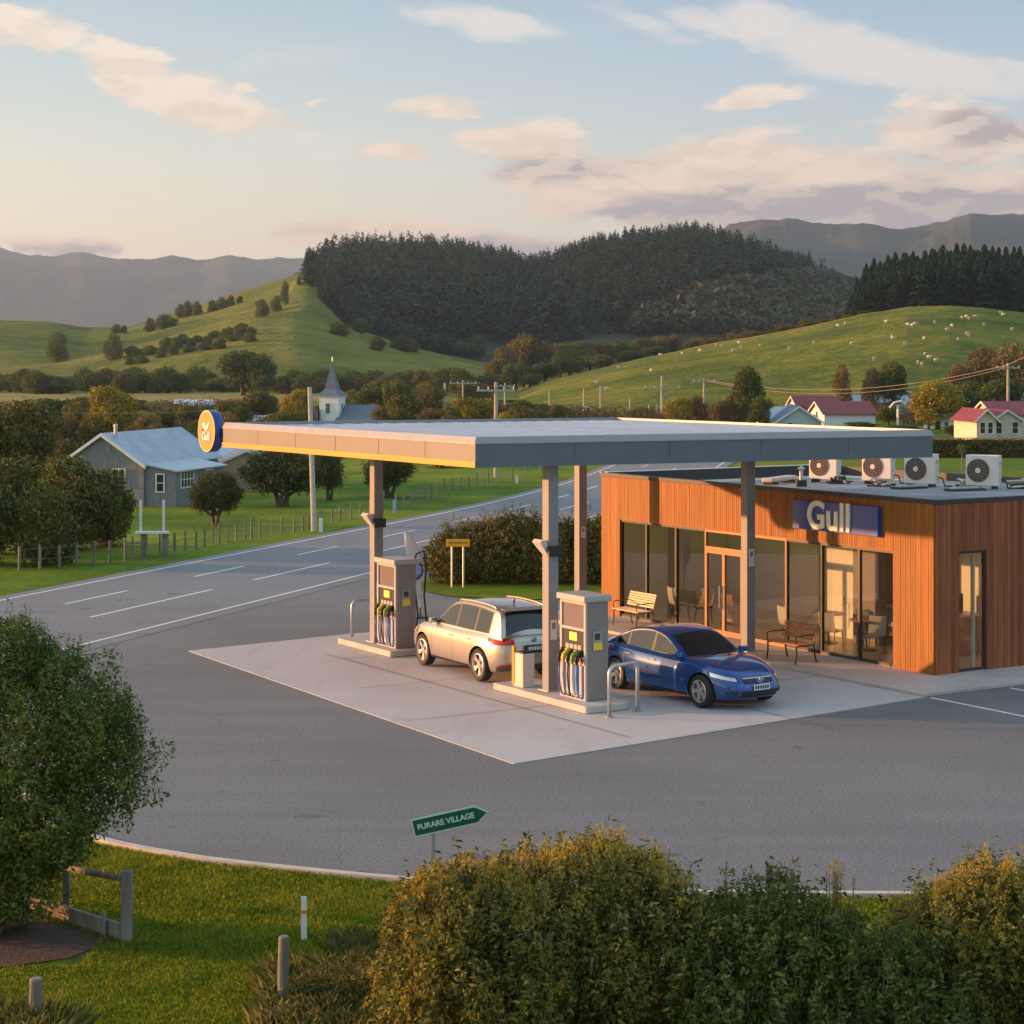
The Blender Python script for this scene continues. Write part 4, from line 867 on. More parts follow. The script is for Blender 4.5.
def build_car(name, P, paint, label):
    P['deck'] = sorted(smooth_prof(P['deck'])); P['roof'] = sorted(smooth_prof(P['roof'])); c = Car(P); root = empty(name, label=label, cat='car')
    fs = [0, .03, .08, .18, .30, .42, .54, .66, .76, .84, .9, .95, .98, 1.0]; n = len(c.t)-1
    bm = bmesh.new(); rings = []
    for f in fs: rings.append([bm.verts.new(c.body(c.t[i], f)) for i in range(n)])
    for sc_, cr in ((.93, .012), (.8, .022), (.55, .032), (.25, .038)):
        rg = []
        for i in range(n):
            p = c.body(c.t[i], 1.0); x, y = p.x*sc_, p.y*sc_; rg.append(bm.verts.new((x, y, c.ztop(x)+cr)))
        rings.append(rg)
    for a, b in zip(rings[:-1], rings[1:]):
        for i in range(n): bm.faces.new((a[i], a[(i+1) % n], b[(i+1) % n], b[i]))
    bm.faces.new(rings[0][::-1]); bm.faces.new(rings[-1]); me = bpy.data.meshes.new('body'); bm.to_mesh(me); bm.free()
    WELL = mat('wheel_well', (.012, .012, .012), .8)
    me.materials.append(paint); me.materials.append(WELL)
    o = bpy.data.objects.new('body_tmp', me); C.objects.link(o)
    cut = MB()
    for wx in P['wheels']:
        for sy in (-1, 1):
            y0, y1 = sy*(P['W']/2-.27), sy*(P['W']/2+.1)
            cut.tube([(wx, min(y0, y1), P['rw']-.005), (wx, max(y0, y1), P['rw']-.005)], P['rw']+.055, 40, 1)
    co = cut.build('cut_tmp', [paint, WELL]); b = o.modifiers.new('b', 'BOOLEAN'); b.operation = 'DIFFERENCE'; b.solver = 'EXACT'; b.object = co
    bpy.context.view_layer.update(); dg = bpy.context.evaluated_depsgraph_get(); m2 = bpy.data.meshes.new_from_object(o.evaluated_get(dg)); m2.name = 'body'
    bpy.data.objects.remove(o); bpy.data.objects.remove(co)
    # cabin
    bm = bmesh.new(); bm.from_mesh(m2); xs = c.xsamp(); zb = P['belt']-.06; prev = None
    for x in xs:
        yt = c.Ys(x, c.cx(x)); zt = c.T(x, yt*.96); zt = max(zt, zb+.005); ring = []
        lv = [zb+(zt-zb-.015)*k/5 for k in range(5)]+[zt-.025 if zt-.025 > zb else zt-.001]
        side = [(c.Ys(x, z), z) for z in lv]; ysd = c.Ys(x, zt)
        top = [(ysd*.985, max(zb, zt-.006)), (ysd*.95, max(c.T(x, ysd*.95), zb))]+[(ysd*k, max(c.T(x, ysd*k), zb)) for k in (.8, .6, .3, 0)]
        half = side+top; ring = half+[(-y, z) for y, z in half[::-1][1:]]
        vs = [bm.verts.new((x, y, z)) for y, z in ring]
        if prev:
            for i in range(len(vs)-1): bm.faces.new((prev[i], prev[i+1], vs[i+1], vs[i]))
        prev = vs
    bm.normal_update(); bm.to_mesh(m2); bm.free(); m2.polygons.foreach_set('use_smooth', [True]*len(m2.polygons)); m2.set_sharp_from_angle(angle=rad(38))
    body = link('body', m2, root)
    if len(m2.materials) == 0: m2.materials.append(paint); m2.materials.append(WELL)
    GLS = mat('car_glass', (.008, .010, .011), .03, spec=.5, coat=.3); TRIM = mat('car_trim', (.015, .015, .017), .4); CHR = mat('chrome', (.7, .68, .65), .18, .9)
    def sidewin(xa, xb, nm, rake=0):
        for sy in (-1, 1):
            mb = MB(); ro, rt = [], []
            for x in np.linspace(xa, xb, 18):
                zl = P['belt']+.035; zh = c.T(x, c.Ys(x, c.cx(x))*.96)-.075
                if zh < zl+.004: zh = zl+.004
                zs = np.linspace(zl, zh, 6); ro.append([(x, sy*(c.Ys(x, z)+.006), z) for z in zs])
            if sy > 0: ro = ro[::-1]
            mb.grid(ro); mb.build(nm, GLS, root, True)
    def sidestrip(xa, xb):
        for sy in (-1, 1):
            mb = MB(); ro = []; tp = []
            for x in np.linspace(xa, xb, 40):
                zl = P['belt']+.018; zh = c.T(x, c.Ys(x, c.cx(x))*.96)-.055
                if zh < zl+.004: zh = zl+.004
                ro.append([(x, sy*(c.Ys(x, z)+.003), z) for z in np.linspace(zl, zh, 6)]); tp.append((x, sy*(c.Ys(x, zh)+.004), zh+.006))
            mb.grid(ro[::-1] if sy > 0 else ro); mb.build('window_surround', TRIM, root, True)
            MB().tube(tp, .009, 5).build('window_trim', CHR, root, True)
    sidestrip(P['swin'][0][0]+.05, P['swin'][-1][1]-.05)
    for (xa, xb) in P['swin']: sidewin(xa, xb, 'side_window')
    def topwin(xa, xb, nm, m=GLS):
        mb = MB(); ro = []
        for x in np.linspace(xa, xb, 14):
            ye = c.Ys(x, c.cx(x))-.075; ro.append([(x, y, c.T(x, y)+.006+.004) for y in np.linspace(-ye, ye, 13)])
        mb.grid(ro[::-1] if False else ro); return mb.build(nm, m, root, True)
    topwin(*P['wscreen'], 'windscreen'); topwin(*P['rwin'], 'rear_window')
    # shut lines, handles
    sl = MB(); tt = c.t; 
    def t_at(x, side):     # table parameter on a flank at x
        cand = [k for k in range(n) if (c.uy[k] > .5 if side > 0 else c.uy[k] < -.5)]
        return min(cand, key=lambda k: abs(c.body(tt[k], .5).x-x))
    for side in (-1, 1):
        for x in P['doors']:
            tx = []
            for f in np.linspace(.12, .97, 9):
                # find t precisely by bisection around flank
                k = t_at(x, side); lo, hi = tt[k]-.02, tt[k]+.02
                for _ in range(24):
                    md = (lo+hi)/2; v = c.body(md, f).x-x
                    if (c.body(hi, f).x-x)*v > 0: hi = md
                    else: lo = md
                tx.append(c.body(lo, f, .0015))
            sl.grid([[(p.x-.005, p.y, p.z) for p in tx], [(p.x+.005, p.y, p.z) for p in tx]])
    sl.build('shut_lines', TRIM, root)
    for side in (-1, 1):
        for x in P['doors'][1:]:
            k = t_at(x+.13, side); p = c.body(tt[k], .80, .0); hb = MB().box(-.09, -.022, -.014, .09, .022, .014).build('door_handle', P.get('hmat', CHR), root, bevel=.008); hb.location = p
        mx = P['mirror']; mb = MB().box(-.07, 0, -.06, .06, side*.19, .07)
        mo = mb.build('wing_mirror', paint, root, bevel=.03); mo.location = (mx, side*(P['ycab']-.02), P['belt']+.05)
        g2 = MB().box(-.074, side*.03, -.045, -.0715, side*.17, .055).build('mirror_glass', CHR, mo)
        # sill strip
    for side, nm in ((1, 1), (-1, -1)):
        ta, tb = sorted((t_at(P['wheels'][0]-.42, side), t_at(P['wheels'][1]+.42, side)))
        c.patch(tt[ta], tt[tb], .0, .07, .012, 16, 2).build('sill', P.get('sillmat', TRIM), root, True)
    # wheels
    TY = mat('tyre', (.018, .018, .019), .75); RM = mat('alloy', (.62, .6, .57), .28, .75); rw = P['rw']
    tyre = MB().lathe([(rw*.66, -.105), (rw*.9, -.11), (rw*.98, -.085), (rw, -.05), (rw, .05), (rw*.98, .085), (rw*.9, .11), (rw*.66, .105), (rw*.66, -.105)], 40, 'y').mesh('wheel')
    rm = MB(); rm.lathe([(rw*.66, -.09), (rw*.69, -.108), (rw*.64, -.112), (rw*.61, -.07), (rw*.6, .05)], 36, 'y'); rm.lathe([(0, -.09), (.06, -.088), (.065, -.06), (.06, -.02), (0, -.02)], 16, 'y')
    for k in range(5):
        for dd in (-.14, .14):
            a = 2*math.pi*k/5+dd; a2 = 2*math.pi*k/5+dd*.6
            p, q = Vector((.045*math.cos(a2*1), -.075, .045*math.sin(a2))), Vector((rw*.64*math.cos(a), -.092, rw*.64*math.sin(a))); w = Vector((-math.sin(a), 0, math.cos(a)))*.019
            rm.add([p-w, p+w, q+w*1.2, q-w*1.2, p-w+Vector((0, .03, 0)), p+w+Vector((0, .03, 0)), q+w*1.2+Vector((0, .03, 0)), q-w*1.2+Vector((0, .03, 0))], [(0, 1, 2, 3), (7, 6, 5, 4), (0, 4, 5, 1), (1, 5, 6, 2), (2, 6, 7, 3), (3, 7, 4, 0)])
    disc = MB().lathe([(0, -.03), (rw*.5, -.03), (rw*.5, -.01), (0, -.01)], 24, 'y'); bk = MB().lathe([(0, .02), (rw*.62, .02)], 24, 'y')
    rmesh = rm.mesh('rim'); dmesh = disc.mesh('brake_disc'); kmesh = bk.mesh('hub_cover')
    for me_, m_ in ((tyre, TY), (rmesh, RM), (dmesh, METAL), (kmesh, TRIM)): me_.materials.append(m_)
    tyre.polygons.foreach_set('use_smooth', [True]*len(tyre.polygons)); tyre.set_sharp_from_angle(angle=rad(40))
    for wx in P['wheels']:
        for sy in (-1, 1):
            w = link('wheel', tyre, root); w.location = (wx, sy*(P['W']/2-.125), rw); w.rotation_euler = (0, random.Random(wx+sy).uniform(0, 1), 0 if sy < 0 else math.pi)
            for nm, me_ in (('rim', rmesh), ('brake_disc', dmesh), ('hub_cover', kmesh)): link(nm, me_, w)
    return root, c
RED = mat('tail_red', (.45, .01, .012), .15, coat=.5); PLATE = mat('plate_white', (.72, .72, .70), .4); LAMP = mat('lamp_clear', (.72, .72, .70), .08, .5, coat=.8); TRIMG = mat('bumper_grey', (.07, .07, .075), .6)
PINK = mat('paint_silver', (.50, .45, .38), .28, .65, coat=.8)
suvP = dict(L=4.62, W=1.87, zb=.26, n=6.2, taper=.10, rtaper=.06, rw=.368, wheels=[1.37, -1.34], belt=1.06, mid=-.45, ycab=.83, tumble=.30, mirror=.82,
    wprof=[(0, .93), (.12, .98), (.4, 1.0), (.7, .995), (.9, .955), (1, .90)], front=[(0, .93), (.2, .995), (.45, 1.0), (.75, .975), (.92, .93), (1, .87)], rear=[(0, .93), (.15, .99), (.4, 1.0), (.7, .985), (.9, .97), (1, .95)],
    deck=[(-2.4, 1.06), (-1.5, 1.06), (0, 1.04), (1.0, 1.03), (1.5, .99), (2.0, .91), (2.4, .80)],
    roof=[(1.12, 1.0), (.80, 1.21), (.46, 1.47), (.18, 1.625), (-.3, 1.69), (-1.0, 1.69), (-1.6, 1.65), (-1.92, 1.595), (-2.07, 1.37), (-2.21, 1.08)],
    swin=[(.72, -.12), (-.20, -.98), (-1.06, -1.62)], wscreen=(1.0, .26), rwin=(-1.93, -2.16), doors=[.86, -.16, -1.02])
suv, cs = build_car('silver_car', suvP, PINK, 'silver estate car refuelling at the far pump, tail towards the camera')
for sgn in (1, -1):
    # rear light clusters wrap the corners (t = .5 is the tail centre)
    a, b = .5+.045*sgn, .5+.105*sgn
    cs.patch(*sorted((a, b)), .76, .93, .012, 14, 3).build('tail_lamp', RED, suv, True); cs.patch(*sorted((.5+.05*sgn, .5+.075*sgn)), .14, .20, .012, 8, 2).build('reflector', RED, suv, True)
    cs.patch(*sorted((.045*sgn, .105*sgn)), .70, .86, .012, 12, 3).build('headlamp', LAMP, suv, True)
    rl = MB().tube([(.05, 0, 1.585), (.0, 0, 1.635), (-.5, 0, 1.662), (-1.2, 0, 1.652), (-1.6, 0, 1.615), (-1.66, 0, 1.57)], .021, 8).build('roof_rail', mat('rail_satin', (.68, .62, .5), .3, .6), suv, True); rl.location = (0, sgn*.60, .028)
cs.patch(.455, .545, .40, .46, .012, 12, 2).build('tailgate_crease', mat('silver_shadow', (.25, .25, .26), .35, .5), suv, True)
cs.patch(.42, .58, .0, .16, .014, 24, 3).build('rear_bumper', TRIMG, suv, True)
MB().box(-.012, -.27, -.075, .0, .27, .075).box(-.018, -.3, -.1, -.0, .3, -.076).build('plate_recess', TRIM if False else BLACK, suv).location = (-2.325, 0, .80)
pt = MB().box(-.006, -.24, -.055, .0, .24, .055).build('number_plate', mat('plate_dark', (.10, .10, .11), .4), suv, bevel=.004); pt.location = (-2.345, 0, .80)
q = MB()
for k in range(6): q.box(-.010, -.2+k*.07, -.035, -.0065, -.2+k*.07+.045, .035)
q.build('plate_characters', PLATE, pt)
MB().tube([(0, 0, 0), (-.01, 0, .05), (-.06, 0, .12)], [.03, .02, .008], 8).build('antenna', BLACK, suv).location = (-1.35, 0, 1.685)
sp = MB().add([(-1.78, -.58, 1.645), (-1.78, .58, 1.645), (-2.03, .6, 1.615), (-2.03, -.6, 1.615), (-1.80, -.58, 1.61), (-1.80, .58, 1.61), (-2.02, .58, 1.59), (-2.02, -.58, 1.59)], [(0, 1, 2, 3), (7, 6, 5, 4), (0, 4, 5, 1), (1, 5, 6, 2), (2, 6, 7, 3), (3, 7, 4, 0)]).build('spoiler', PINK, suv, bevel=.01)
MB().tube([(-1.955, 0, 1.20), (-2.02, .35, 1.13)], .01, 6).build('rear_wiper', BLACK, suv).location = (-.07, 0, 0)
MB().lathe([(0, -.01), (.05, -.008), (.055, 0)], 16, 'x').build('round_badge', mat('chrome', (0, 0, 0)), suv).location = (-2.27, 0, .98)
x_, y_ = g(480, 682.5); x2_, y2_ = g(423, 666)
def place_car(o, P, pr, pf, sy):
    # pr, pf: ground points under the visible rear and front wheels; sy: which flank they are on (+1 left side)
    d = Vector((pf[0]-pr[0], pf[1]-pr[1])).normalized(); ang = math.atan2(d.y, d.x); mid = (Vector(pr)+Vector(pf))/2; nrm = Vector((-d.y, d.x))*sy
    wm = (P['wheels'][0]+P['wheels'][1])/2; c_ = mid-nrm*(P['W']/2-.06)-d*wm; o.location = (c_.x, c_.y, .024); o.rotation_euler = (0, 0, ang)
place_car(suv, suvP, (x_, y_), (x2_, y2_), 1)
BLUE = mat('paint_blue', (.002, .062, .26), .16, .3, coat=1.0, spec=.6)
sedP = dict(L=4.72, W=1.85, zb=.19, n=4.6, taper=.14, rtaper=.10, rw=.335, wheels=[1.46, -1.42], belt=.93, mid=-.35, ycab=.80, tumble=.36, mirror=.74,
    wprof=[(0, .93), (.12, .98), (.4, 1.0), (.7, .99), (.9, .94), (1, .86)], front=[(0, .94), (.2, .995), (.4, 1.0), (.7, .975), (.9, .92), (1, .85)], rear=[(0, .94), (.2, .99), (.5, 1.0), (.8, .985), (1, .93)],
    deck=[(-2.5, .98), (-2.2, 1.01), (-1.5, 1.0), (0, .95), (1.0, .93), (1.5, .87), (2.0, .77), (2.45, .64)],
    roof=[(1.18, .86), (.8, 1.04), (.35, 1.27), (.05, 1.385), (-.35, 1.44), (-.8, 1.425), (-1.2, 1.34), (-1.65, 1.16), (-2.0, 1.0)],
    swin=[(.66, -.20), (-.28, -1.08), (-1.15, -1.55)], wscreen=(1.08, .18), rwin=(-1.10, -1.85), doors=[.80, -.24, -1.12])
sed, cd = build_car('blue_car', sedP, BLUE, 'glossy dark blue saloon car parked by the near pump, nose towards the camera')
for sgn in (1, -1):
    cd.patch(*sorted((.050*sgn, .100*sgn)), .74, .85, .010, 16, 3, ).build('headlamp', LAMP, sed, True)
    cd.patch(*sorted((.048*sgn, .104*sgn)), .725, .865, .005, 16, 3).build('lamp_housing', BLACK, sed, True)
    cd.patch(*sorted((.052*sgn, .074*sgn)), .20, .33, .012, 8, 2).build('fog_lamp_surround', BLACK, sed, True)
    cd.patch(*sorted((.5+.045*sgn, .5+.10*sgn)), .72, .9, .012, 12, 3).build('tail_lamp', RED, sed, True)
    cd.patch(*sorted((.005*sgn, .037*sgn)), .70, .82, .013, 8, 3).build('grille', BLACK, sed, True)
cd.patch(-.045, .045, .10, .34, .010, 16, 3).build('lower_intake', BLACK, sed, True); cd.patch(-.07, .07, .0, .06, .02, 20, 2).build('front_splitter', BLUE, sed, True)
cd.patch(-.037, .037, .835, .86, .016, 12, 2).build('grille_trim', mat('chrome', (0, 0, 0)), sed, True)
pt = MB().box(0, -.21, -.06, .012, .21, .06).build('number_plate', PLATE, sed, bevel=.004); pt.location = (2.375, 0, .47)
q = MB()
for k in range(6): q.box(.0125, -.18+k*.062, -.035, .0155, -.18+k*.062+.04, .035)
q.build('plate_characters', BLACK, pt)
MB().lathe([(.0, .02), (.055, .018), (.06, 0)], 18, 'x').build('round_badge', mat('chrome', (0, 0, 0)), sed).location = (2.355, 0, .62)
for y0, y1 in ((-.55, .0), (.05, .6)):
    MB().tube([(1.13, y0, .935), (1.02, (y0+y1)/2, .985), (.93, y1, 1.03)], .009, 6).build('wiper', BLACK, sed)
place_car(sed, sedP, g(619, 690), g(697.5, 708), -1)

# ------------------------------------------------------------------ vegetation near
def bush(name, loc, blobs, n, size, seed, m, label, cat, group=None, extra=None, **kw):
    t = empty(name, loc, 0, label, cat, group); Q = leafcloud(blobs, n, size, seed, **kw)
    if extra is not None: Q = np.concatenate([Q, extra])
    link('foliage', quads_mesh('foliage', Q), t, m); return t
def limbs(t, blobs, base_r, h0, m=BARK, seed=0, nm='trunk', multi=1):
    r = random.Random(seed); mb = MB()
    for k in range(multi):
        a = 6.28*k/max(1, multi); s = (.12*multi*.4*math.cos(a), .12*multi*.4*math.sin(a)) if multi > 1 else (0, 0)
        top = (s[0]*2+r.uniform(-.1, .1)*h0, s[1]*2+r.uniform(-.1, .1)*h0, h0)
        mb.tube([(s[0], s[1], -.1), (s[0]*1.3, s[1]*1.3, h0*.35), (top[0]*.8, top[1]*.8, h0*.7), top], [base_r*1.3, base_r, base_r*.85, base_r*.7], 9)
        for b in blobs[k::multi]:
            md = [(top[i]*.5+b[i]*.5)+r.uniform(-.08, .08)*h0 for i in range(3)]
            mb.tube([top, md, b[:3]], [base_r*.55, base_r*.32, base_r*.12], 7)
            for j in range(5):
                e = [b[i]+r.uniform(-.7, .7)*b[3+i] for i in range(3)]; mb.tube([md, [(md[i]+e[i])/2+r.uniform(-.05, .05) for i in range(3)], e], [base_r*.22, base_r*.13, base_r*.04], 5)
    return mb.build(nm, m, t, True)
# round tree at the left edge
tx, ty = g(18, 940); ty = 25.2; tx = at(4, 25.2)
bl = [(0, 0, 2.2, 1.15, 1.1, 1.2), (-.3, -.2, 1.05, .95, .8, .6), (.0, -.3, .62, .75, .6, .5), (-.8, -.1, .5, .7, .6, .45), (.55, -.2, 1.15, .6, .7, .42), (-.9, 0, .9, .8, .7, .55), (-.5, .1, 3.05, 1.0, .95, .85), (.75, -.1, 2.6, .85, .9, .85), (1.05, .1, 1.95, .80, .8, .7), (.3, -.5, 1.45, 1.05, .8, .6), (-.9, 0, 2.2, 1.0, 1.0, 1.0), (-.1, .2, 3.35, .6, .6, .5), (-.9, .2, 1.4, .9, .8, .6), (1.25, -.1, 2.35, .5, .55, .5), (-.9, .1, 3.3, .7, .7, .55), (.55, .1, 3.15, .4, .45, .4)]
lt = empty('round_tree', (tx, ty, -.03), 0, 'dense dark green round tree at the left edge beside the mulch bed', 'tree')
r_ = np.random.RandomState(8); sp_pts, sp_h = [], []
for k in range(620):
    b = bl[r_.randint(len(bl))]; d = r_.normal(size=3); d /= np.linalg.norm(d); d[2] = abs(d[2])*.8+.1; p = np.array(b[:3])+d*np.array(b[3:6])*.98; sp_pts.append(tuple(p)); sp_h.append(r_.uniform(.12, .42))
Q = np.concatenate([leafcloud(bl, 70000, .040, 21, lump=.30, shell=.16, up=.5, aspect=.38), shoots(sp_pts, sp_h, 34, .026, 3, .03)])
link('crown', quads_mesh('crown', Q), lt, leafmat('leaf_near_tree', [(.03, .055, .010), (.07, .115, .018), (.14, .19, .03), (.27, .29, .06)])); limbs(lt, bl, .075, .6, seed=4, multi=4)
# foreground hedge: separate bushes side by side
def hedgebush(px0, px1, ytop, Y, seed, m, label, tips, n=50000, dz=1.5, mixm=None):
    X0, X1 = at(px0, Y), at(px1, Y); h = hz(ytop, Y); w = (X1-X0)/2; cx = (X0+X1)/2; r = np.random.RandomState(seed); bl = []
    nb = 10; tips *= 4
    for k in range(nb):
        u = (k+.5)/nb*2-1; hh = h*(1-.22*abs(u)**2.2)*r.uniform(.88, 1.0); bl.append((u*w*.85, r.uniform(-.3, .3), hh-.62, w*.30, .75, .62)); bl.append((u*w*.88, r.uniform(-.35, .1), hh*.42, w*.34, .85, hh*.42))
    pts, hs = [], []
    for k in range(tips):
        b = bl[2*r.randint(nb)]; a = r.uniform(0, 6.3); q = r.uniform(0, .9)
        pts.append((b[0]+math.cos(a)*b[3]*q, b[1]+math.sin(a)*b[4]*q, b[2]+b[5]*math.sqrt(1-q*q)*.96)); hs.append(r.uniform(.08, .28))
    for k in range(tips):
        b = bl[r.randint(len(bl))]; a = r.uniform(3.3, 6.1); pts.append((b[0]+math.cos(a)*b[3], b[1]+math.sin(a)*b[4], b[2]+r.uniform(-.3, .4)*b[5])); hs.append(r.uniform(.1, .25))
    t = empty('hedge_bush', (cx, Y, -.03), 0, label, 'bush', 'bushes of the foreground hedge')
    link('foliage', quads_mesh('foliage', leafcloud(bl, n, .040, seed, lump=.48, shell=.2, up=.6, aspect=.4)), t, m)
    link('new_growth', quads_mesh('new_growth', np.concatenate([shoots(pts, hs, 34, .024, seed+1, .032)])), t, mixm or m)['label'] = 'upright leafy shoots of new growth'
    tw = MB(); rr = random.Random(seed)
    for k in range(26):
        x = rr.uniform(-w*.8, w*.8); tw.tube([(x*.6, rr.uniform(-.3, .3), 0), (x*.8, rr.uniform(-.5, .3), h*.4), (x, rr.uniform(-.5, .4), h*rr.uniform(.7, .93))], [.02, .014, .005], 5)
    for k in range(0, len(pts), 3): p = pts[k]; tw.tube([(p[0], p[1], p[2]-.1), (p[0]+.01, p[1], p[2]+hs[k]*.9)], [.006, .002], 4)
    tw.build('stems', TWIG, t); return t
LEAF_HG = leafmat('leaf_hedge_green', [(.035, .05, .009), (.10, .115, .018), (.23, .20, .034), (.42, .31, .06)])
LEAF_TIP_SUN = leafmat('leaf_tip_gold', [(.14, .13, .018), (.33, .27, .04), (.58, .44, .07), (.72, .54, .12)], .35)  # low sun's gold on the hedge tips put into the shoot colour
LEAF_HD = leafmat('leaf_hedge_dark', [(.026, .05, .009), (.065, .10, .016), (.13, .165, .028), (.28, .25, .055)])
hedgebush(385, 560, 858, 20.6, 31, LEAF_HG, 'golden tipped bush at the left end of the foreground hedge', 70, mixm=LEAF_TIP_SUN)
hedgebush(480, 700, 838, 21.3, 32, LEAF_HG, 'tallest hedge bush right behind the green direction sign, golden on top', 80, mixm=LEAF_TIP_SUN)
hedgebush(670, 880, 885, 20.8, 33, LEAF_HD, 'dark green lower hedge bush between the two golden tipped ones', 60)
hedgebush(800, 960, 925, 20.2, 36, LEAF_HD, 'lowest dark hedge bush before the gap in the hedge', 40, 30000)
hedgebush(890, 1100, 862, 21.0, 34, LEAF_HG, 'golden tipped bush at the right end of the foreground hedge', 80, mixm=LEAF_TIP_SUN)
for k, (px, yt, Y, hh, lb) in enumerate([(724, 850, 21.2, .6, 'thin single golden sprig rising from the dark hedge'), (838, 858, 21.0, .75, 'clump of golden sprigs rising above the low hedge')]):
    n_s = 1 if k == 0 else 9; r = np.random.RandomState(k+50); zt = hz(yt, Y); pts = [(r.normal()*.10*(n_s > 1), r.normal()*.08, zt-hh-.0) for _ in range(n_s)]
    t = empty('hedge_sprig', (at(px, Y), Y, 0), 0, lb, 'sprig'); Q = shoots(pts, [hh*r.uniform(.75, 1.02) for _ in pts], 110, .024, k+3, .035); link('leaves', quads_mesh('leaves', Q), t, LEAF_GOLD)
    tw = MB(); [tw.tube([(p[0], p[1], .2), (p[0]+.02, p[1], p[2]+hh*.8)], [.012, .003], 5) for p in pts]; tw.build('stem', TWIG, t)
# roadside hedge on the lawn
def roadhedge():
    r = np.random.RandomState(9); bl = []; 
    for px, yt in ((447, 540), (460, 528), (480, 524), (500, 520), (518, 515), (540, 520), (562, 522), (585, 524), (604, 519), (622, 524)):
        Y = 64.6+r.uniform(-.3, .3); h = hz(yt, Y); x = at(px, Y); bl.append((x, Y-64.5, h-.55, .75, .9, .58)); bl.append((x+.1, Y-64.7, h*.42, .8, 1.0, h*.45))
    t = empty('roadside_hedge', (0, 64.5, .03), 0, 'long dense reddish green hedge on the lawn beside the road', 'hedge')
    pts = []; hs = []
    for k in range(90):
        b = bl[2*r.randint(len(bl)//2)]; pts.append((b[0]+r.uniform(-.6, .6), b[1]+r.uniform(-.6, .4), b[2]+.5)); hs.append(r.uniform(.15, .5))
    Q = np.concatenate([leafcloud(bl, 34000, .062, 9, lump=.22, shell=.15), shoots(pts, hs, 26, .05, 5, .07)]); link('foliage', quads_mesh('foliage', Q), t, leafmat('leaf_roadhedge', [(.025, .035, .01), (.06, .075, .018), (.12, .12, .028), (.27, .17, .05)]))
roadhedge()
# grass blades
def blades(name, area, n, h, seed, m, label, z=-.03, lean=.5, w=.006):
    r = np.random.RandomState(seed); x = r.uniform(area[0], area[1], n*3); y = r.uniform(area[2], area[3], n*3)
    kx = np.array([p[0] for p in kp]); ky = np.array([p[1] for p in kp]); lim = np.interp(x, kx[np.argsort(kx)], ky[np.argsort(kx)]); ok = y < lim-.12
    dens = wob(x*30, y*30, 60)*.5+.55+r.normal(size=len(x))*.25; ok &= dens > .1
    ok &= ~((x > -9.5) & (x < -5.1) & (y > 23.3) & (y < 26.4) & ((x+5)*-.75+24.7 > y-.0) & (y > 23.6-.0*(x)))
    x, y = x[ok][:n], y[ok][:n]; n = len(x); hh = h*r.uniform(.4, 1.25, n)*(1+.5*wob(x*40+9, y*40, 60)); a = r.uniform(0, 6.3, n); ln = r.normal(size=(n, 2))*lean*hh[:, None]
    B = np.stack([x, y, np.full(n, z)], 1); W_ = np.stack([np.cos(a), np.sin(a), a*0], 1)*w; Tm = B+np.stack([ln[:, 0]*.4, ln[:, 1]*.4, hh*.6], 1); Tp = B+np.stack([ln[:, 0], ln[:, 1], hh], 1)
    Q = np.stack([B-W_, B+W_, Tm+W_*.7, Tp], 1); o = link(name, quads_mesh(name, Q), None, m); tag(o, label, 'grass', kind='stuff'); return o
LEAF_GR = leafmat('leaf_grass', [(.05, .10, .006), (.12, .19, .010), (.25, .30, .016), (.42, .40, .04)], .5)
blades('grass', (-9.5, 3.2, 19.8, 31), 230000, .055, 3, LEAF_GR, 'short bright green grass of the foreground verge')
blades('verge_grass', (3.2, 9.5, 22.5, 27.5), 50000, .06, 4, LEAF_GR, 'short green grass between the hedge and the kerb')
r = np.random.RandomState(77); Qs = []
for (px0, px1, Y0, Y1, nn, hh) in ((262, 400, 19.6, 23.2, 9000, .26), (-40, 60, 19.6, 20.8, 2600, .45), (330, 400, 21.5, 24.4, 2500, .25)):
    cxs = r.uniform(px0, px1, nn//26); cys = r.uniform(Y0, Y1, nn//26); i = r.randint(0, len(cxs), nn); Y = cys[i]+r.normal(size=nn)*.05; X = (cxs[i]-512)/2000*Y+r.normal(size=nn)*.05
    h_ = hh*r.uniform(.5, 1.3, nn); ln = r.normal(size=(nn, 2))*.4*h_[:, None]; a = r.uniform(0, 6.3, nn); W_ = np.stack([np.cos(a), np.sin(a), 0*a], 1)*.0035; B = np.stack([X, Y, X*0-.03], 1)
    Qs.append(np.stack([B-W_, B+W_, B+np.stack([ln[:, 0]*.35, ln[:, 1]*.35, h_*.65], 1)+W_*.7, B+np.stack([ln[:, 0], ln[:, 1], h_], 1)], 1))
tag(link('long_grass', quads_mesh('long_grass', np.concatenate(Qs)), None, leafmat('leaf_drygrass', [(.04, .06, .012), (.08, .10, .02), (.16, .16, .04), (.28, .23, .09)], .3)), 'long rough grass at the foot of the hedge', 'grass', kind='stuff')
q = MB(); 
tag(link('edge_weeds', quads_mesh('edge_weeds', np.concatenate([leafcloud([(at(300+k*14, 21.6+.1*(k % 3)), 21.9+.25*(k % 3), .12, .3, .3, .24+.05*(k % 2))], 900, .03, 60+k, aspect=.3, up=.5) for k in range(7)])), None, LEAF_OLIVE), 'low green weeds between the post and the hedge', 'weeds', kind='stuff')
def post(px, py, ytop, r0, label, name='timber_post', m=TIMBER, cat='post', group=None, rail=None):
    x, y = g(px, py); h = hz(ytop, y); o = MB().tube([(0, 0, -.1), (.0, 0, h*.5), (.01, 0, h-.02), (.01, 0, h)], [r0, r0*.98, r0*.95, r0*.8], 12).build(name, m); o.location = (x, y, 0); return tag(o, label, cat, group)
post(283, 1012, 936, .062, 'round weathered post in the rough grass by the hedge')
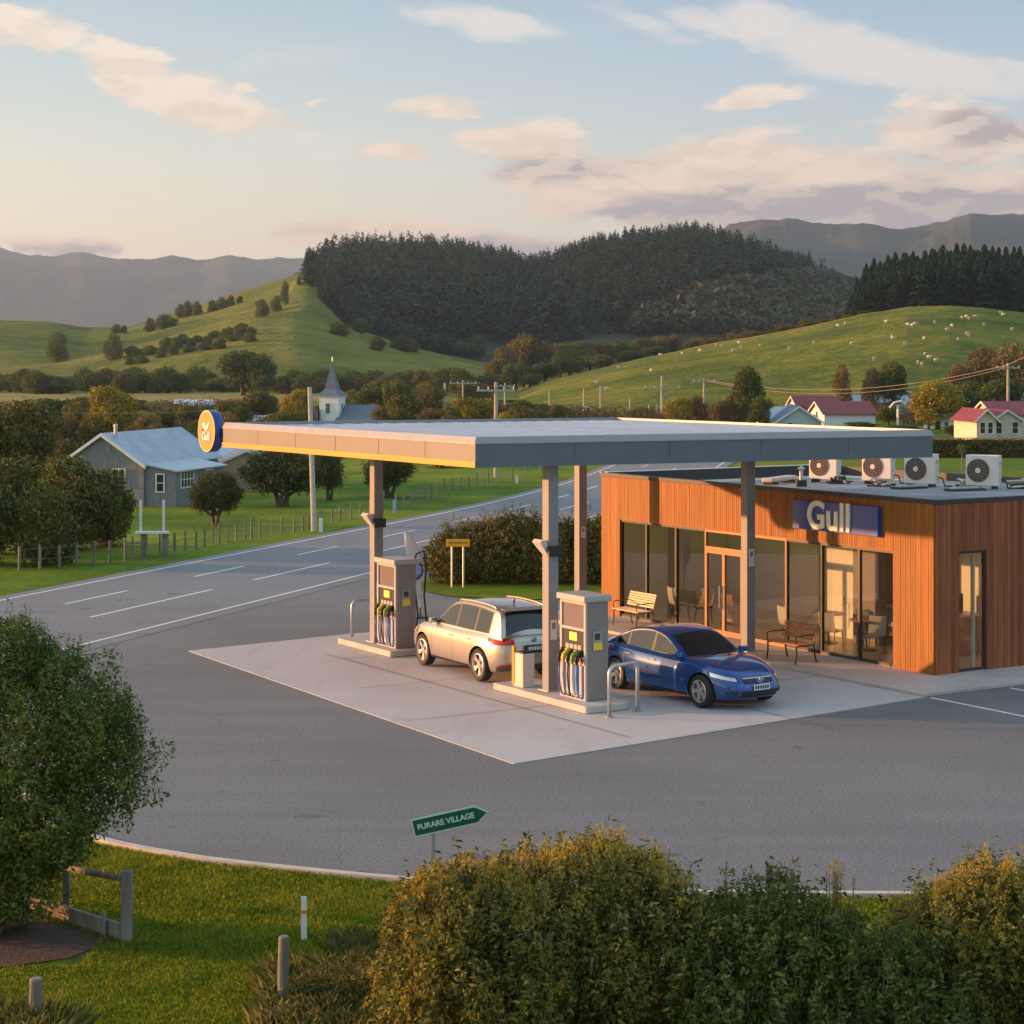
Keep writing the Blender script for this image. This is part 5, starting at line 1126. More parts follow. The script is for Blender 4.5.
post(35, 1050, 978, .07, 'weathered post cut by the bottom left edge of the photo')
mp_ = empty('marker_post', (*g(304, 940), -.02), 0, 'slim white marker post with an orange band on the grass', 'marker post')
hh = hz(895, gy(940)); MB().box(-.035, -.012, 0, .035, .012, hh).build('stake', WHITE, mp_, bevel=.005); MB().box(-.0365, -.0145, hh*.62, .0365, .0145, hh*.70).build('band', mat('band_orange', (.8, .28, .03), .5), mp_)
cf = empty('corner_fence', (*g(127, 938), -.03), 0, 'low timber corner fence beside the mulch bed', 'fence'); ox, oy = cf.location.x, cf.location.y
h1 = hz(868, oy); MB().box(-.065, -.06, -.1, .065, .06, h1).build('post', TIMBER, cf, bevel=.01)
e = g(30, 909); MB().add([(p[0]-ox, p[1]-oy, z) for z in (0, .2) for p in ((e[0], e[1]), (ox-.06, oy-.02), (ox-.06, oy+.06), (e[0], e[1]+.08))], [(3, 2, 1, 0), (4, 5, 6, 7), (0, 1, 5, 4), (1, 2, 6, 5), (2, 3, 7, 6), (3, 0, 4, 7)]).build('board', TIMBER, cf, bevel=.008)
Yr = 26.2; MB().tube([(-.06, 0, h1-.1), (at(66, Yr)-ox, Yr-oy, hz(864, Yr)-.02)], .04, 8).build('rail', TIMBER, cf)
MB().box(at(66, Yr)-ox-.05, Yr-oy-.03, -.05, at(66, Yr)-ox+.05, Yr-oy+.05, hz(860, Yr)).build('post', TIMBER, cf, bevel=.01)
MB().box(at(106, 24.9)-ox-.02, 24.9-oy-.12, -.05, at(106, 24.9)-ox+.02, 24.9-oy-.08, .32).build('peg', TIMBER, cf)
# green finger sign
gs = empty('direction_sign', (at(433, 25.0), 25.0, -.02), 0, 'green pointed direction sign with white lettering on a grey post', 'sign')
zc = hz(824, 25)+.02; MB().cyl((0, .03, 0), (0, .03, zc+.02), .028, n=10).build('post', METAL, gs)
def fingerpts(g0): W_, H_ = .98, .225; return [(-.26+g0, -H_/2+g0), (W_-.42-g0*.6, -H_/2+g0), (W_-.27-g0*1.3, 0), (W_-.42-g0*.6, H_/2-g0), (-.26+g0, H_/2-g0)]
tilt = Matrix.Rotation(rad(-12.5), 4, 'Y')
def plate(g0, y0, y1): 
    P_ = fingerpts(g0); n = len(P_); m_ = MB(); m_.add([(p[0], y0, p[1]) for p in P_]+[(p[0], y1, p[1]) for p in P_], [tuple(range(n)), tuple(range(2*n-1, n-1, -1))]+[(i, n+i, n+(i+1) % n, (i+1) % n) for i in range(n)]); return m_.xf(tilt)
o = plate(0, 0, .012).build('border', mat('sign_border', (.55, .75, .66), .5), gs); o.location = (0, -.01, zc)
o = plate(.018, -.004, .006).build('board', mat('sign_green', (.008, .11, .06), .4), gs); o.location = (0, -.01, zc)
me = text_mesh('FURARE VILLAGE', .098, .0015, .0028, spacing=.98); o = link('lettering', me, gs, mat('letter_mint', (.62, .78, .70), .5)); o.rotation_euler = (rad(90), rad(-12.5), 0); o.location = (.165*math.cos(rad(12.5)), -.017, zc+.165*math.sin(rad(12.5)))
# ------------------------------------------------------------------ mid-distance houses, poles, fences
GREYB = mat('grey_weatherboard', (.20, .21, .22), .8, var=.28, vscale=5, bump=.4, bscale=14, stretch=(4, 4, .25))
IRON = mat('pale_iron_roof', (.46, .52, .58), .4, .35, var=.1, vscale=1)
REDR = mat('red_iron_roof', (.25, .045, .05), .5, .1, var=.12, vscale=.8)
SLATE = mat('slate_roof', (.12, .16, .19), .6, var=.15, vscale=3)
BLUER = mat('blue_iron_roof', (.25, .36, .46), .45, .3, var=.1, vscale=.7)
WGL = mat('window_dark', (.02, .025, .03), .08, spec=.8)
CREAM = mat('cream_weatherboard', (.66, .56, .42), .7, var=.08, vscale=3, bump=.2, bscale=10)
TANW = mat('tan_wall', (.42, .28, .17), .75, var=.12, vscale=3); WHW = mat('white_wall', (.84, .84, .82), .7, var=.06)
def house(name, label, cat, loc, rz, w, d, eave, ridge, wall, roof, wins=(), door=None, chim=None, over=.18, trim=WHITE, parent_wall='wall', group=None, ribs=True):
    """gable end faces local -y, ridge runs along y"""
    t = empty(name, (loc[0], loc[1], 0), rz, label, cat, group); a, b = -w/2, w/2
    mb = MB(); mb.add([(a, 0, -.1), (b, 0, -.1), (b, 0, eave), (0, 0, ridge), (a, 0, eave), (a, d, -.1), (b, d, -.1), (b, d, eave), (0, d, ridge), (a, d, eave)],
        [(0, 1, 2, 3, 4), (9, 8, 7, 6, 5), (1, 6, 7, 2), (0, 4, 9, 5)])
    mb.build(parent_wall, wall, t); sl = (ridge-eave)/(w/2); th = .07
    rf = MB()
    for s in (-1, 1):
        e = (s*(w/2+over), eave-sl*over); n_ = max(6, int(d/.35)) if ribs else 1
        P = lambda y, up: [(0, y, ridge+up), (e[0], y, e[1]+up)]
        rf.add([(0, -over, ridge+.02), (e[0], -over, e[1]+.02), (e[0], d+over, e[1]+.02), (0, d+over, ridge+.02), (0, -over, ridge+.02+th), (e[0], -over, e[1]+.02+th), (e[0], d+over, e[1]+.02+th), (0, d+over, ridge+.02+th)],
               [(0, 1, 2, 3), (7, 6, 5, 4), (0, 4, 5, 1), (1, 5, 6, 2), (2, 6, 7, 3)])
        if ribs:
            for k in range(n_+1):
                y = -over+(d+2*over-.04)*k/n_; rf.add([(0, y, ridge+th+.02), (e[0], y, e[1]+th+.02), (e[0], y+.04, e[1]+th+.02), (0, y+.04, ridge+th+.02), (0, y, ridge+th+.045), (e[0], y, e[1]+th+.045), (e[0], y+.04, e[1]+th+.045), (0, y+.04, ridge+th+.045)], [(7, 6, 5, 4), (0, 4, 5, 1), (3, 2, 6, 7), (1, 5, 6, 2)])
    ro = rf.build('roof', roof, t); 
    bg_ = MB()
    for s in (-1, 1):
        e = (s*(w/2+over), eave-sl*over); y0 = -over-.012
        bg_.add([(0, y0, ridge-.07), (e[0], y0, e[1]-.07), (e[0], y0, e[1]+th+.03), (0, y0, ridge+th+.03), (0, y0-.03, ridge-.07), (e[0], y0-.03, e[1]-.07), (e[0], y0-.03, e[1]+th+.03), (0, y0-.03, ridge+th+.03)], [(0, 1, 2, 3), (7, 6, 5, 4), (0, 4, 5, 1), (1, 5, 6, 2), (2, 6, 7, 3)])
    bg_.build('bargeboard', trim, ro)
    for (face, p, z, ww, wh, nx, nz) in wins:
        fr = MB(); ww2, hh2 = ww/2, wh/2; f = .05
        fr.box(-ww2-f, -.05, -hh2-f, ww2+f, -.002, -hh2).box(-ww2-f, -.05, hh2, ww2+f, -.002, hh2+f).box(-ww2-f, -.05, -hh2, -ww2, -.002, hh2).box(ww2, -.05, -hh2, ww2+f, -.002, hh2)
        for k in range(1, nx): fr.box(-ww2+ww*k/nx-.018, -.04, -hh2, -ww2+ww*k/nx+.018, -.012, hh2)
        for k in range(1, nz): fr.box(-ww2, -.038, -hh2+wh*k/nz-.016, ww2, -.013, -hh2+wh*k/nz+.016)
        fo = fr.build('window', trim, t); MB().box(-ww2, -.012, -hh2, ww2, -.003, hh2).build('pane', WGL, fo)
        MB().box(-ww2-.09, -.09, -hh2-f-.04, ww2+.09, -.002, -hh2-f-.001).build('sill', trim, fo)
        if face == 'f': fo.location = (p, 0, z)
        elif face == 'r': fo.location = (w/2, p, z); fo.rotation_euler = (0, 0, rad(90))
        else: fo.location = (-w/2, p, z); fo.rotation_euler = (0, 0, rad(-90))
    if door:
        face, p, ww, wh, dm = door; dd = MB().box(-ww/2, -.04, 0, ww/2, -.003, wh).build('door', dm, t); MB().box(ww/2-.12, -.07, wh*.45, ww/2-.07, -.041, wh*.5).build('handle', METAL, dd)
        if face == 'f': dd.location = (p, 0, .02)
        elif face == 'r': dd.location = (w/2, p, .02); dd.rotation_euler = (0, 0, rad(90))
        else: dd.location = (-w/2, p, .02); dd.rotation_euler = (0, 0, rad(-90))
    if chim:
        cx, cy, r, h = chim; MB().cyl((cx, cy, eave), (cx, cy, h), r, n=12).lathe([(r*1.3, h-.05), (r*1.3, h+.03), (0, h+.09)], 12, o=(cx, cy, 0)).build('chimney', METAL, ro)
    return t
# grey cottage: gable end x 62..144 px at about 98 m
Yh = 98.5; gx0, gx1 = at(62, Yh+1.2), at(144, Yh-.3); rzh = math.atan2(-1.4, gx1-gx0)*.8; gc = ((gx0+gx1)/2, Yh+.4)
w_ = (gx1-gx0)/math.cos(rzh); he, hr = hz(465, Yh), hz(435, Yh+.4)
hs1 = house('grey_cottage', 'grey weatherboard cottage with a pale iron roof across the road', 'house', gc, rzh, w_-.1, 9.4, he, hr, GREYB, IRON,
    [('f', -.0, hz(492, Yh), .0+.3, .2, 1, 1)] and [('f', w_*.24-.2, hz(477, Yh), .62, .72, 2, 2), ('f', -w_*.22-.2, hz(472.5, Yh), .38, .34, 2, 1)], None, None)
MB().cyl((0, 0, 0), (0, 0, .8), .09, n=12).lathe([(.12, .76), (.12, .84), (0, .9)], 12).build('flue', METAL, hs1).location = (.42, .6, hr-.35)
# lean-to on its right side
lw = 1.62; ln = MB(); a = w_/2-.04; y0, y1 = .15, 6.2; zA, zB = he-.02, he-.30
ln.add([(a, y0, -.1), (a+lw, y0, -.1), (a+lw, y0, zB), (a, y0, zA), (a, y1, -.1), (a+lw, y1, -.1), (a+lw, y1, zB), (a, y1, zA)], [(0, 1, 2, 3), (7, 6, 5, 4), (1, 5, 6, 2), (0, 3, 7, 4)])
lo = ln.build('lean_to', GREYB, hs1)
MB().add([(a-.05, y0-.15, zA+.03), (a+lw+.18, y0-.15, zB-.03), (a+lw+.18, y1+.15, zB-.03), (a-.05, y1+.15, zA+.03), (a-.05, y0-.15, zA+.1), (a+lw+.18, y0-.15, zB+.04), (a+lw+.18, y1+.15, zB+.04), (a-.05, y1+.15, zA+.1)], [(0, 3, 2, 1), (4, 5, 6, 7), (0, 1, 5, 4), (1, 2, 6, 5), (2, 3, 7, 6), (3, 0, 4, 7)]).build('roof', IRON, lo)
def win(par, loc, rot, ww, wh, nx, nz, trim=WHITE):
    fr = MB(); ww2, hh2 = ww/2, wh/2; f = .06
    fr.box(-ww2-f, -.05, -hh2-f, ww2+f, -.002, -hh2).box(-ww2-f, -.05, hh2, ww2+f, -.002, hh2+f).box(-ww2-f, -.05, -hh2, -ww2, -.002, hh2).box(ww2, -.05, -hh2, ww2+f, -.002, hh2)
    for k in range(1, nx): fr.box(-ww2+ww*k/nx-.02, -.04, -hh2, -ww2+ww*k/nx+.02, -.012, hh2)
    for k in range(1, nz): fr.box(-ww2, -.038, -hh2+wh*k/nz-.02, ww2, -.013, -hh2+wh*k/nz+.02)
    fo = fr.build('window', trim, par); MB().box(-ww2, -.012, -hh2, ww2, -.003, hh2).build('pane', WGL, fo); fo.location = loc; fo.rotation_euler = (0, 0, rot); return fo
win(lo, (a+lw*.5, y0, 1.15), 0, .36, .82, 1, 2); win(lo, (a+lw, 1.5, 1.28), rad(90), 1.5, .75, 4, 2); win(lo, (a+lw, 4.3, 1.28), rad(90), .9, .6, 2, 1)
hs2 = house('tan_house', 'tan house with a grey iron roof behind the grey cottage', 'house', (at(249, 110), 109), rad(9), 2.6, 8.5, hz(461, 109), hz(450.5, 109), TANW, IRON,
    [('f', .3, 1.1, .5, .6, 2, 2), ('l', 2.2, 1.1, .7, .6, 2, 2)], None, None)
# the roof plane seen to its left: a second wing
house('tan_house_wing', 'low wing with a pale roof joining the tan house', 'house', (at(184, 114), 114), rad(-82), 5.0, 3.4, hz(459, 113), hz(445, 113), TANW, IRON, [('f', 0, 1.0, .6, .6, 2, 1)], None, None)
# church
Yc = 236; sc_ = Yc/2000; cxp = at(329, Yc); ch = empty('church', (cxp, Yc, 0), rad(-14), 'white wooden church with a slate blue spire beyond the canopy', 'church')
tw_ = 21*sc_*.97; z0 = hz(397, Yc); h2 = tw_/2
MB().box(-h2, 0, -.1, h2, tw_, z0).build('tower', WHW, ch)
lou = MB().lathe([(0, -.02), (.36, -.02), (.36, 0)], 20, 'y', (0, 0, 0)); win(ch, (-.15, 0, z0-1.35), 0, .42, 1.1, 2, 3, mat('church_trim', (.5, .5, .48), .6)); win(ch, (h2, tw_/2, z0-1.35), rad(90), .42, 1.1, 2, 3, MATS['church_trim'])
MB().box(-h2-.14, -.14, z0+.001, h2+.14, tw_+.14, z0+.12).build('cornice', WHW, ch)
zt = hz(357, Yc); sp_ = MB(); prof = [(h2+.22, z0+.12), (h2*.62, z0+.9), (h2*.40, z0+2.0), (h2*.18, z0+3.4), (.04, zt-.5)]
for (a_0, z_a), (a_1, z_b) in zip(prof[:-1], prof[1:]):
    for i in range(4):
        cs_ = [(-1, -1), (1, -1), (1, 1), (-1, 1)]; p, q_ = cs_[i], cs_[(i+1) % 4]; sp_.poly([(p[0]*a_0, h2+p[1]*a_0, z_a), (q_[0]*a_0, h2+q_[1]*a_0, z_a), (q_[0]*a_1, h2+q_[1]*a_1, z_b), (p[0]*a_1, h2+p[1]*a_1, z_b)])
so = sp_.build('spire', SLATE, ch); MB().cyl((0, h2, zt-.6), (0, h2, zt+.1), .05, .02, 6).box(-.2, h2-.03, zt-.25, .2, h2+.03, zt-.19).build('cross', METAL, so)
nv = MB(); nw, nl, ne, nr_ = 5.6, 11, .1, hz(406.5, Yc); nv.add([(h2-.2, -.6, -.1), (h2-.2, nw-.6, -.1), (h2-.2, nw-.6, ne), (h2-.2, nw/2-.6, nr_), (h2-.2, -.6, ne)]+[(h2+nl, -.6, -.1), (h2+nl, nw-.6, -.1), (h2+nl, nw-.6, ne), (h2+nl, nw/2-.6, nr_), (h2+nl, -.6, ne)], [(4, 3, 2, 1, 0), (5, 6, 7, 8, 9), (0, 5, 9, 4), (1, 2, 7, 6)])
nv.build('nave', WHW, ch); nr2 = MB()
for s in (-1, 1):
    ye = nw/2-.6+s*(nw/2+.3); ze = ne-.18; nr2.add([(h2-.3, nw/2-.6, nr_+.05), (h2-.3, ye, ze), (h2+6.5, ye, ze), (h2+4.2, nw/2-.6, nr_+.05), (h2-.3, nw/2-.6, nr_+.18), (h2-.3, ye, ze+.1), (h2+6.5, ye, ze+.1), (h2+4.2, nw/2-.6, nr_+.18)], [(0, 1, 2, 3), (7, 6, 5, 4), (0, 4, 5, 1), (1, 5, 6, 2), (2, 6, 7, 3)])
nr2.build('nave_roof', SLATE, ch)
MB().add([(-h2-1.0, -.4, -.1), (-h2, -.4, -.1), (-h2, tw_, -.1), (-h2-1.0, tw_, -.1), (-h2-1.0, -.4, 1.0), (-h2, -.4, 1.6), (-h2, tw_, 1.6), (-h2-1.0, tw_, 1.0)], [(3, 2, 1, 0), (4, 5, 6, 7), (0, 1, 5, 4), (2, 3, 7, 6), (3, 0, 4, 7)]).build('porch', SLATE, ch)
# right hand village
def hpx(name, label, pxc, Y, rz, wpx, d, ye, yr, wall, roof, wins=(), door=None, group=None, **k):
    s = Y/2000; return house(name, label, 'house', (at(pxc, Y), Y), rz, wpx*s, d, hz(ye, Y), hz(yr, Y), wall, roof, wins, door, None, .3, group=group, **k)
h = hpx('cream_house', 'cream house with two gables and a red iron roof above the clipped hedge', 1007, 181, rad(4), 30, 6, 420, 410.5, CREAM, REDR,
    [('f', -.75, 1.15, .5, 1.0, 1, 2), ('f', .75, 1.15, .5, 1.0, 1, 2)])
h2_ = hpx('cream_house_wing', 'left gabled wing of the cream house with a red roof', 986.5, 179, rad(4), 20, 7, 419.5, 410, CREAM, REDR, [('f', -.35, 1.2, .42, .95, 1, 2), ('f', .35, 1.2, .42, .95, 1, 2)])
h3_ = hpx('red_roof_house', 'red roofed cream house at the right edge behind the cream gables', 984, 190, rad(-84), 62, 16, 414, 402, CREAM, REDR, [('f', -1, 1.5, .8, .9, 2, 1)])
hpx('long_red_house', 'white house with a long crimson roof in the village', 817, 226, rad(-82), 50, 5.9, 413, 402, WHW, REDR, [('l', 2, 1.2, .8, .7, 2, 1), ('f', 0, 1.2, .6, .6, 2, 1)])
hpx('back_red_house', 'crimson roofed house with a cream gable behind the long red roof', 793, 246, rad(-82), 40, 5.2, 407, 396.7, CREAM, REDR, [])
hpx('blue_gable_house', 'pale blue gabled building right above the canopy roof', 799, 206, rad(-3), 44, 12, 421.5, 407, mat('pale_blue_wall', (.42, .52, .58), .7, var=.05), BLUER, [('f', -.9, .6, .5, .5, 1, 1)])
hpx('pale_roof_house', 'house with a pale blue grey roof left of the gabled building', 760, 216, rad(-84), 44, 3.2, 417, 407.5, WHW, IRON, [])
hpx('blue_roof_shed', 'long shed with a light blue roof behind the village trees', 838, 268, rad(-85), 46, 9.0, 402, 395.5, WHW, BLUER, [])
hpx('flat_grey_house', 'small grey house with a flat pale roof above the red roofs', 899, 285, rad(5), 21, 5, 392, 389.8, mat('grey_wall', (.3, .3, .3), .8), IRON, [('f', -.7, 3.0, .8, .5, 2, 1), ('f', .7, 3.0, .8, .5, 2, 1)])
hpx('long_blue_house', 'long house with a light blue roof at the right behind the power pole', 975, 250, rad(-85), 40, 16, 399.5, 393, mat('shade_wall', (.36, .38, .38), .8), BLUER, [('l', 3, 1.2, 1., .7, 2, 1)])
hpx('white_shed', 'small white shed beside the golden round tree', 950, 212, rad(8), 28, 4, 418, 413.5, WHW, IRON, [('f', -.4, .55, .35, .4, 1, 1)])
hpx('far_white_barn', 'long white roofed barn by the yellow field', 176, 330, rad(-84), 30, 6.2, 405, 400, WHW, mat('white_roof', (.72, .74, .76), .5), [])
hpx('white_tent_house', 'low white roofed house between trees at the far left', 38, 205, rad(20), 22, 6, 433, 422.5, WHW, MATS['white_roof'], [])
hpx('far_left_house', 'tiny grey roofed house left of the yellow tree', 10, 262, rad(-78), 34, 4, 413, 407, mat('grey_wall', (0, 0, 0)), IRON, [])
hpx('small_white_house', 'small white roofed house left of the church', 256, 225, rad(-82), 26, 1.8, 421, 416, WHW, IRON, [])
hpx('lit_red_hut', 'tiny orange brown hut on the hill foot between two poles', 588, 262, rad(4), 9, 3, 412, 407, mat('hut_brown', (.4, .16, .07), .7), TANW, [])
# a white carport frame beside the red roofs
cpx = at(898, 214); cp = empty('carport', (cpx, 214, 0), 0, 'white arched carport post beside the crimson roofed house', 'carport'); MB().cyl((0, 0, 0), (0, 0, 3.4-.9), .14, n=8).build('post', WHW, cp); MB().tube([(-.9, 0, 2.2), (-.4, 0, 2.75), (.3, 0, 2.9), (.9, 0, 2.6)], .12, 8).build('arch', WHW, cp)
# clipped hedge and garden
hx0, hx1, Yg = at(925, 149), at(1075, 149), 149
r_ = np.random.RandomState(3); n = 9000; X = r_.uniform(hx0, hx1, n); zz = np.where(r_.uniform(size=n) < .5, r_.uniform(0, 1.2, n), 1.2+r_.normal(size=n)*.04); Yq = np.where(zz > 1.1, Yg+r_.uniform(0, 1.0, n), Yg+r_.normal(size=n)*.06); P_ = np.stack([X, Yq, zz], 1)
d_ = r_.normal(size=(n, 3)); d_ /= np.linalg.norm(d_, axis=1)[:, None]; b_q = np.cross(d_, r_.normal(size=(n, 3))); b_q /= np.linalg.norm(b_q, axis=1)[:, None]
Q = np.stack([P_-d_*.12, P_+b_q*.08, P_+d_*.12, P_-b_q*.08], 1); ht = empty('clipped_hedge', (0, 0, 0), 0, 'long clipped green hedge below the cream house', 'hedge')
link('foliage', quads_mesh('foliage', Q), ht, LEAF_OLIVE); MB().box(hx0, Yg+.02, 0, hx1, Yg+1.0, 1.15).build('core', LEAF_OLIVE, ht)
rf2 = empty('white_rail_fence', (0, 152, 0), 0, 'long pale rail fence behind the clipped hedge', 'fence')
MB().box(at(925, 152), 0, 1.28, at(1070, 152), .06, 1.36).build('rail', TANW, rf2)
for k in range(10): MB().box(at(930+k*15, 152), .061, 0, at(930+k*15, 152)+.1, .14, 1.33).build('post', TANW, rf2)
def pole(px, ybase, ytop, label, arm=None, r0=.13, Y=None, lean=0., group='power poles', m=None, extra=False):
    Y = Y or gy(ybase); h = hz(ytop, Y); t = empty('power_pole', (at(px, Y), Y, 0), 0, label, 'power pole', group); m = m or mat('pole_timber', (.42, .37, .31), .8, var=.2, vscale=2)
    MB().tube([(0, 0, 0), (lean*.5, 0, h*.5), (lean, 0, h)], [r0, r0*.9, r0*.75], 10).build('shaft', m, t)
    if arm:
        aw, az_ = arm; ca = MB().box(-aw/2+lean, -.08, h-az_-.09, aw/2+lean, .08, h-az_+.05).build('crossarm', m, t)
        for x in (-aw*.45, -aw*.2, aw*.2, aw*.45): MB().cyl((x+lean, 0, h-az_+.05), (x+lean, 0, h-az_+.22), .05, .03, 6).build('insulator', WHW, ca)
    return (at(px, Y)+lean, Y, h)
PT = {}
PT['road'] = pole(314, 531, 387, 'slightly leaning pale pole beside the road across from the station', None, .12, 84, -.18, m=mat('pole_concrete', (.46, .44, .38), .8, var=.15))
PT['can'] = pole(496, 478, 382, 'pole rising behind the middle of the canopy roof with a cross arm', (2.4, .5), .15, 123)
for px, yb, yt, lb, arm in ((445, 421, 383, 'bare thin pole left of the twin cross arm poles', None), (463, 420, 380, 'far pole with a cross arm left of the canopy pole', (3.4, .4)), (505, 418, 383, 'far pole with a cross arm just right of the canopy pole', (2.6, .4)),
        (549.5, 418, 389, 'thin bare pole at the left foot of the grassy hill', None), (584, 419, 388, 'plain pole left of the orange brown hut', None), (600.6, 419, 386, 'plain tall pole right of the orange brown hut', None),
        (662, 422, 376, 'tallest pole with a cross arm before the grassy hill', (4.4, 1.4)), (704, 420, 378, 'pole with a cross arm carrying the wires to the right', (2.8, .4)), (608, 419, 406, 'short stub pole beside the plain tall pole', None),
        (649, 420, 405, 'short grey stub pole left of the tallest pole', None), (657, 420, 405, 'short brown stub pole touching the tallest pole', None), (630, 417, 399, 'short thin pole on the hill foot', None)):
    r_p = .2 if yb > 420 else .15; PT[px] = pole(px, yb, yt, lb, arm, r_p, gy(yb))
PT['rt'] = pole(1008, 418, 363, 'tall pole with a cross arm at the right above the red roofs', (2.6, .5), .17, 215)
PT['rt0'] = (at(1075, 205), 205, 12)
def wire(a, b, sag, label, off=(0, 0), r=.035):
    t = MB(); pts = []
    for k in range(21): u = k/20; pts.append((a[0]+(b[0]-a[0])*u+off[0], a[1]+(b[1]-a[1])*u, a[2]+(b[2]-a[2])*u-sag*4*u*(1-u)+off[1]))
    tag(t.tube(pts, r, 5).build('power_wire', mat('wire_lit', (.35, .27, .2), .6)), label, 'wire', 'overhead power wires')
wire(PT[704], PT['rt'], 1.9, 'upper sagging wire between the two right poles', (0, -.2)); wire(PT[704], PT['rt'], 2.2, 'lower sagging wire between the two right poles', (.3, -.35), .03)
wire(PT['rt'], PT['rt0'], .5, 'wire leaving the photo from the tall right pole', (0, -.2)); wire(PT[463], (at(505, 254), 254, PT[505][2]), .4, 'short wire between the two far cross arm poles', (0, -.3), .03)
wire((at(-10, 150), 150, hz(409, 150)), (at(205, 150), 150, hz(411, 150)), .25, 'thin wire crossing before the yellow tree on the left', r=.018)
# roadside fences
fpts = [(19.5, 570), (40, 569), (59.5, 568), (77, 566), (94.5, 563.7), (110, 562.5), (125.5, 561)]
def fencepost(par, px, py, h, r0=.055, Y=None):
    x, y = g(px, py); return MB().tube([(x, y, -.1), (x, y, h)], [r0, r0*.9], 7).build('post', TIMBER, par), (x, y, h)
f1 = empty('roadside_fence', (0, 0, 0), 0, 'wire fence with squared posts below the dark shrubs across the road', 'fence'); tops = [fencepost(f1, px, py, .8, .055)[1] for px, py in fpts]
wr = MB(); [wr.tube([(*a[:2], z), (*b[:2], z)], .007, 4, cap=False) for a, b in zip(tops[:-1], tops[1:]) for z in (.35, .7)]; wr.build('wires', TIMBER, f1)
f2_ = empty('paddock_fence', (0, 0, 0), 0, 'long timber post and wire fence along the green paddock beside the road', 'fence')
pp_ = [(132, 560), (147, 557.5), (160, 555), (174, 552), (185, 551), (196, 549.5), (204, 547.6), (212.5, 545.5), (220, 544.6), (228, 543.7), (236, 542.4), (245, 541), (252, 540.3), (260, 539.3), (271, 538), (282, 535.5), (294, 533.7), (303, 531.7), (309, 530.4), (322, 527), (331.7, 524.5), (341, 522.3), (351, 520), (361, 518.3), (371, 516.6), (383, 514.6), (395, 512.5), (403, 509.9), (411, 507.2), (418, 504.4), (425, 501.5), (431, 498.9), (438, 496.3), (445, 493.5), (453, 491.8), (461, 490), (469, 488.6), (477.5, 487), (488, 485.6), (500, 484), (512, 481), (525, 477.5), (540, 473), (556, 469.6)]
rr = random.Random(6); tops = []
for px, py in pp_:
    o, tp = fencepost(f2_, px+rr.uniform(-1, 1), py-1, rr.uniform(.62, .86), .04+rr.uniform(-.006, .01)); tops.append(tp)
wr = MB(); [wr.tube([(*a[:2], z), (*b[:2], z)], .007, 4, cap=False) for a, b in zip(tops[:-1], tops[1:]) for z in (.2, .4, .6)]; wr.build('wires', TIMBER, f2_)
gf = empty('timber_stand', (*g(152, 556), 0), 0, 'weathered timber frame with two tall posts before the cottage', 'stand')
for x in (-.42, .42): MB().box(x-.04, 0, .9, x+.04, .07, 2.05).build('upright', WHITE, gf)
MB().box(-.62, -.1, .82, .62, .2, .90).build('platform', WHITE, gf)
for x in (-.3, .48): MB().box(x-.11, 0, -.1, x+.11, .12, .82).build('leg', TIMBER, gf)
MB().box(-1.0, .02, .45, -.41, .06, .5).build('rail', TIMBER, gf)
for px, py, yt, lb, m_ in ((321, 532, 518, 'white roadside marker by the leaning pole', WHITE), (517, 483, 475, 'small white roadside marker far along the road', WHITE), (394.5, 513, 500, 'bluish white marker post in the paddock fence', mat('marker_blue', (.35, .45, .6), .5)), (379, 520, 498, 'x', None)):
    if m_ is None: continue
    x, y = g(px, py); tag(MB().box(-.07, -.03, -.1, .07, .03, hz(yt, y)).build('road_marker', m_, None, bevel=.01), lb, 'marker post', 'roadside markers').location = (x, y, 0)

# ------------------------------------------------------------------ mid-distance trees
def proto(nm, blobs, n, size, seed, m, trunk_r=.16, th=1.2, multi=1, parts=True, **k):
    t = empty(nm); link('crown', quads_mesh('crown', leafcloud(blobs, n, size, seed, **k)), t, m); limbs(t, blobs, trunk_r, th, seed=seed, multi=multi); return t
def rblobs(n, R, H, seed, h0=.35):           # round crown inside radius R, height H
    r = random.Random(seed); out = [(0, 0, H*(h0+1)/2, R*.66, R*.66, H*(1-h0)/2*.80)]
    for k in range(n):
        a = 6.28*k/n+r.uniform(-.4, .4); q = R*r.uniform(.38, .62); z = H*(h0+(1-h0)*r.uniform(.2, .8)); s = R*r.uniform(.26, .46); out.append((q*math.cos(a), q*math.sin(a), z, s, s, s*.85*H/R/1.3 if H/R < 1.3 else s*.9))
    out.append((R*.1, 0, H*.86, R*.42, R*.42, H*.13)); return out
USED = set()
def tree(src, px, Y, ytop, wpx, label, cat='tree', group=None, ref=(3.9, 4.0), base=0., rot=None, name=None):
    """src prototype has crown width ref[0] and height ref[1]"""
    o = src if src.name not in USED else copy_tree(src); USED.add(src.name)
    h = hz(ytop, Y)-base; sx = wpx*Y/2000/ref[0]; o.location = (at(px, Y), Y, base-.05); o.scale = (sx, sx, h/ref[1]); o.rotation_euler = (0, 0, rot if rot is not None else random.Random(px*7+int(Y)).uniform(0, 6.3))
    tag(o, label, cat, group); return o
R4 = [rblobs(11, 2, 4, s, .06) for s in range(6)]
pD = [proto('dark_tree', R4[i], 5200, .11, i+1, LEAF_DARK, lump=.25) for i in (0, 1)]
pG = [proto('green_tree', R4[i], 5200, .11, i+11, LEAF_GREEN, lump=.25) for i in (2,)]
pY = [proto('golden_tree', R4[i], 6500, .10, i+21, LEAF_GOLD, lump=.2) for i in (3,)]
pO = [proto('olive_tree', R4[i], 5200, .11, i+31, LEAF_OLIVE, lump=.25) for i in (4, 5)]
pB = [proto('brown_shrub', R4[1], 4200, .10, 41, LEAF_BROWN, lump=.3)]
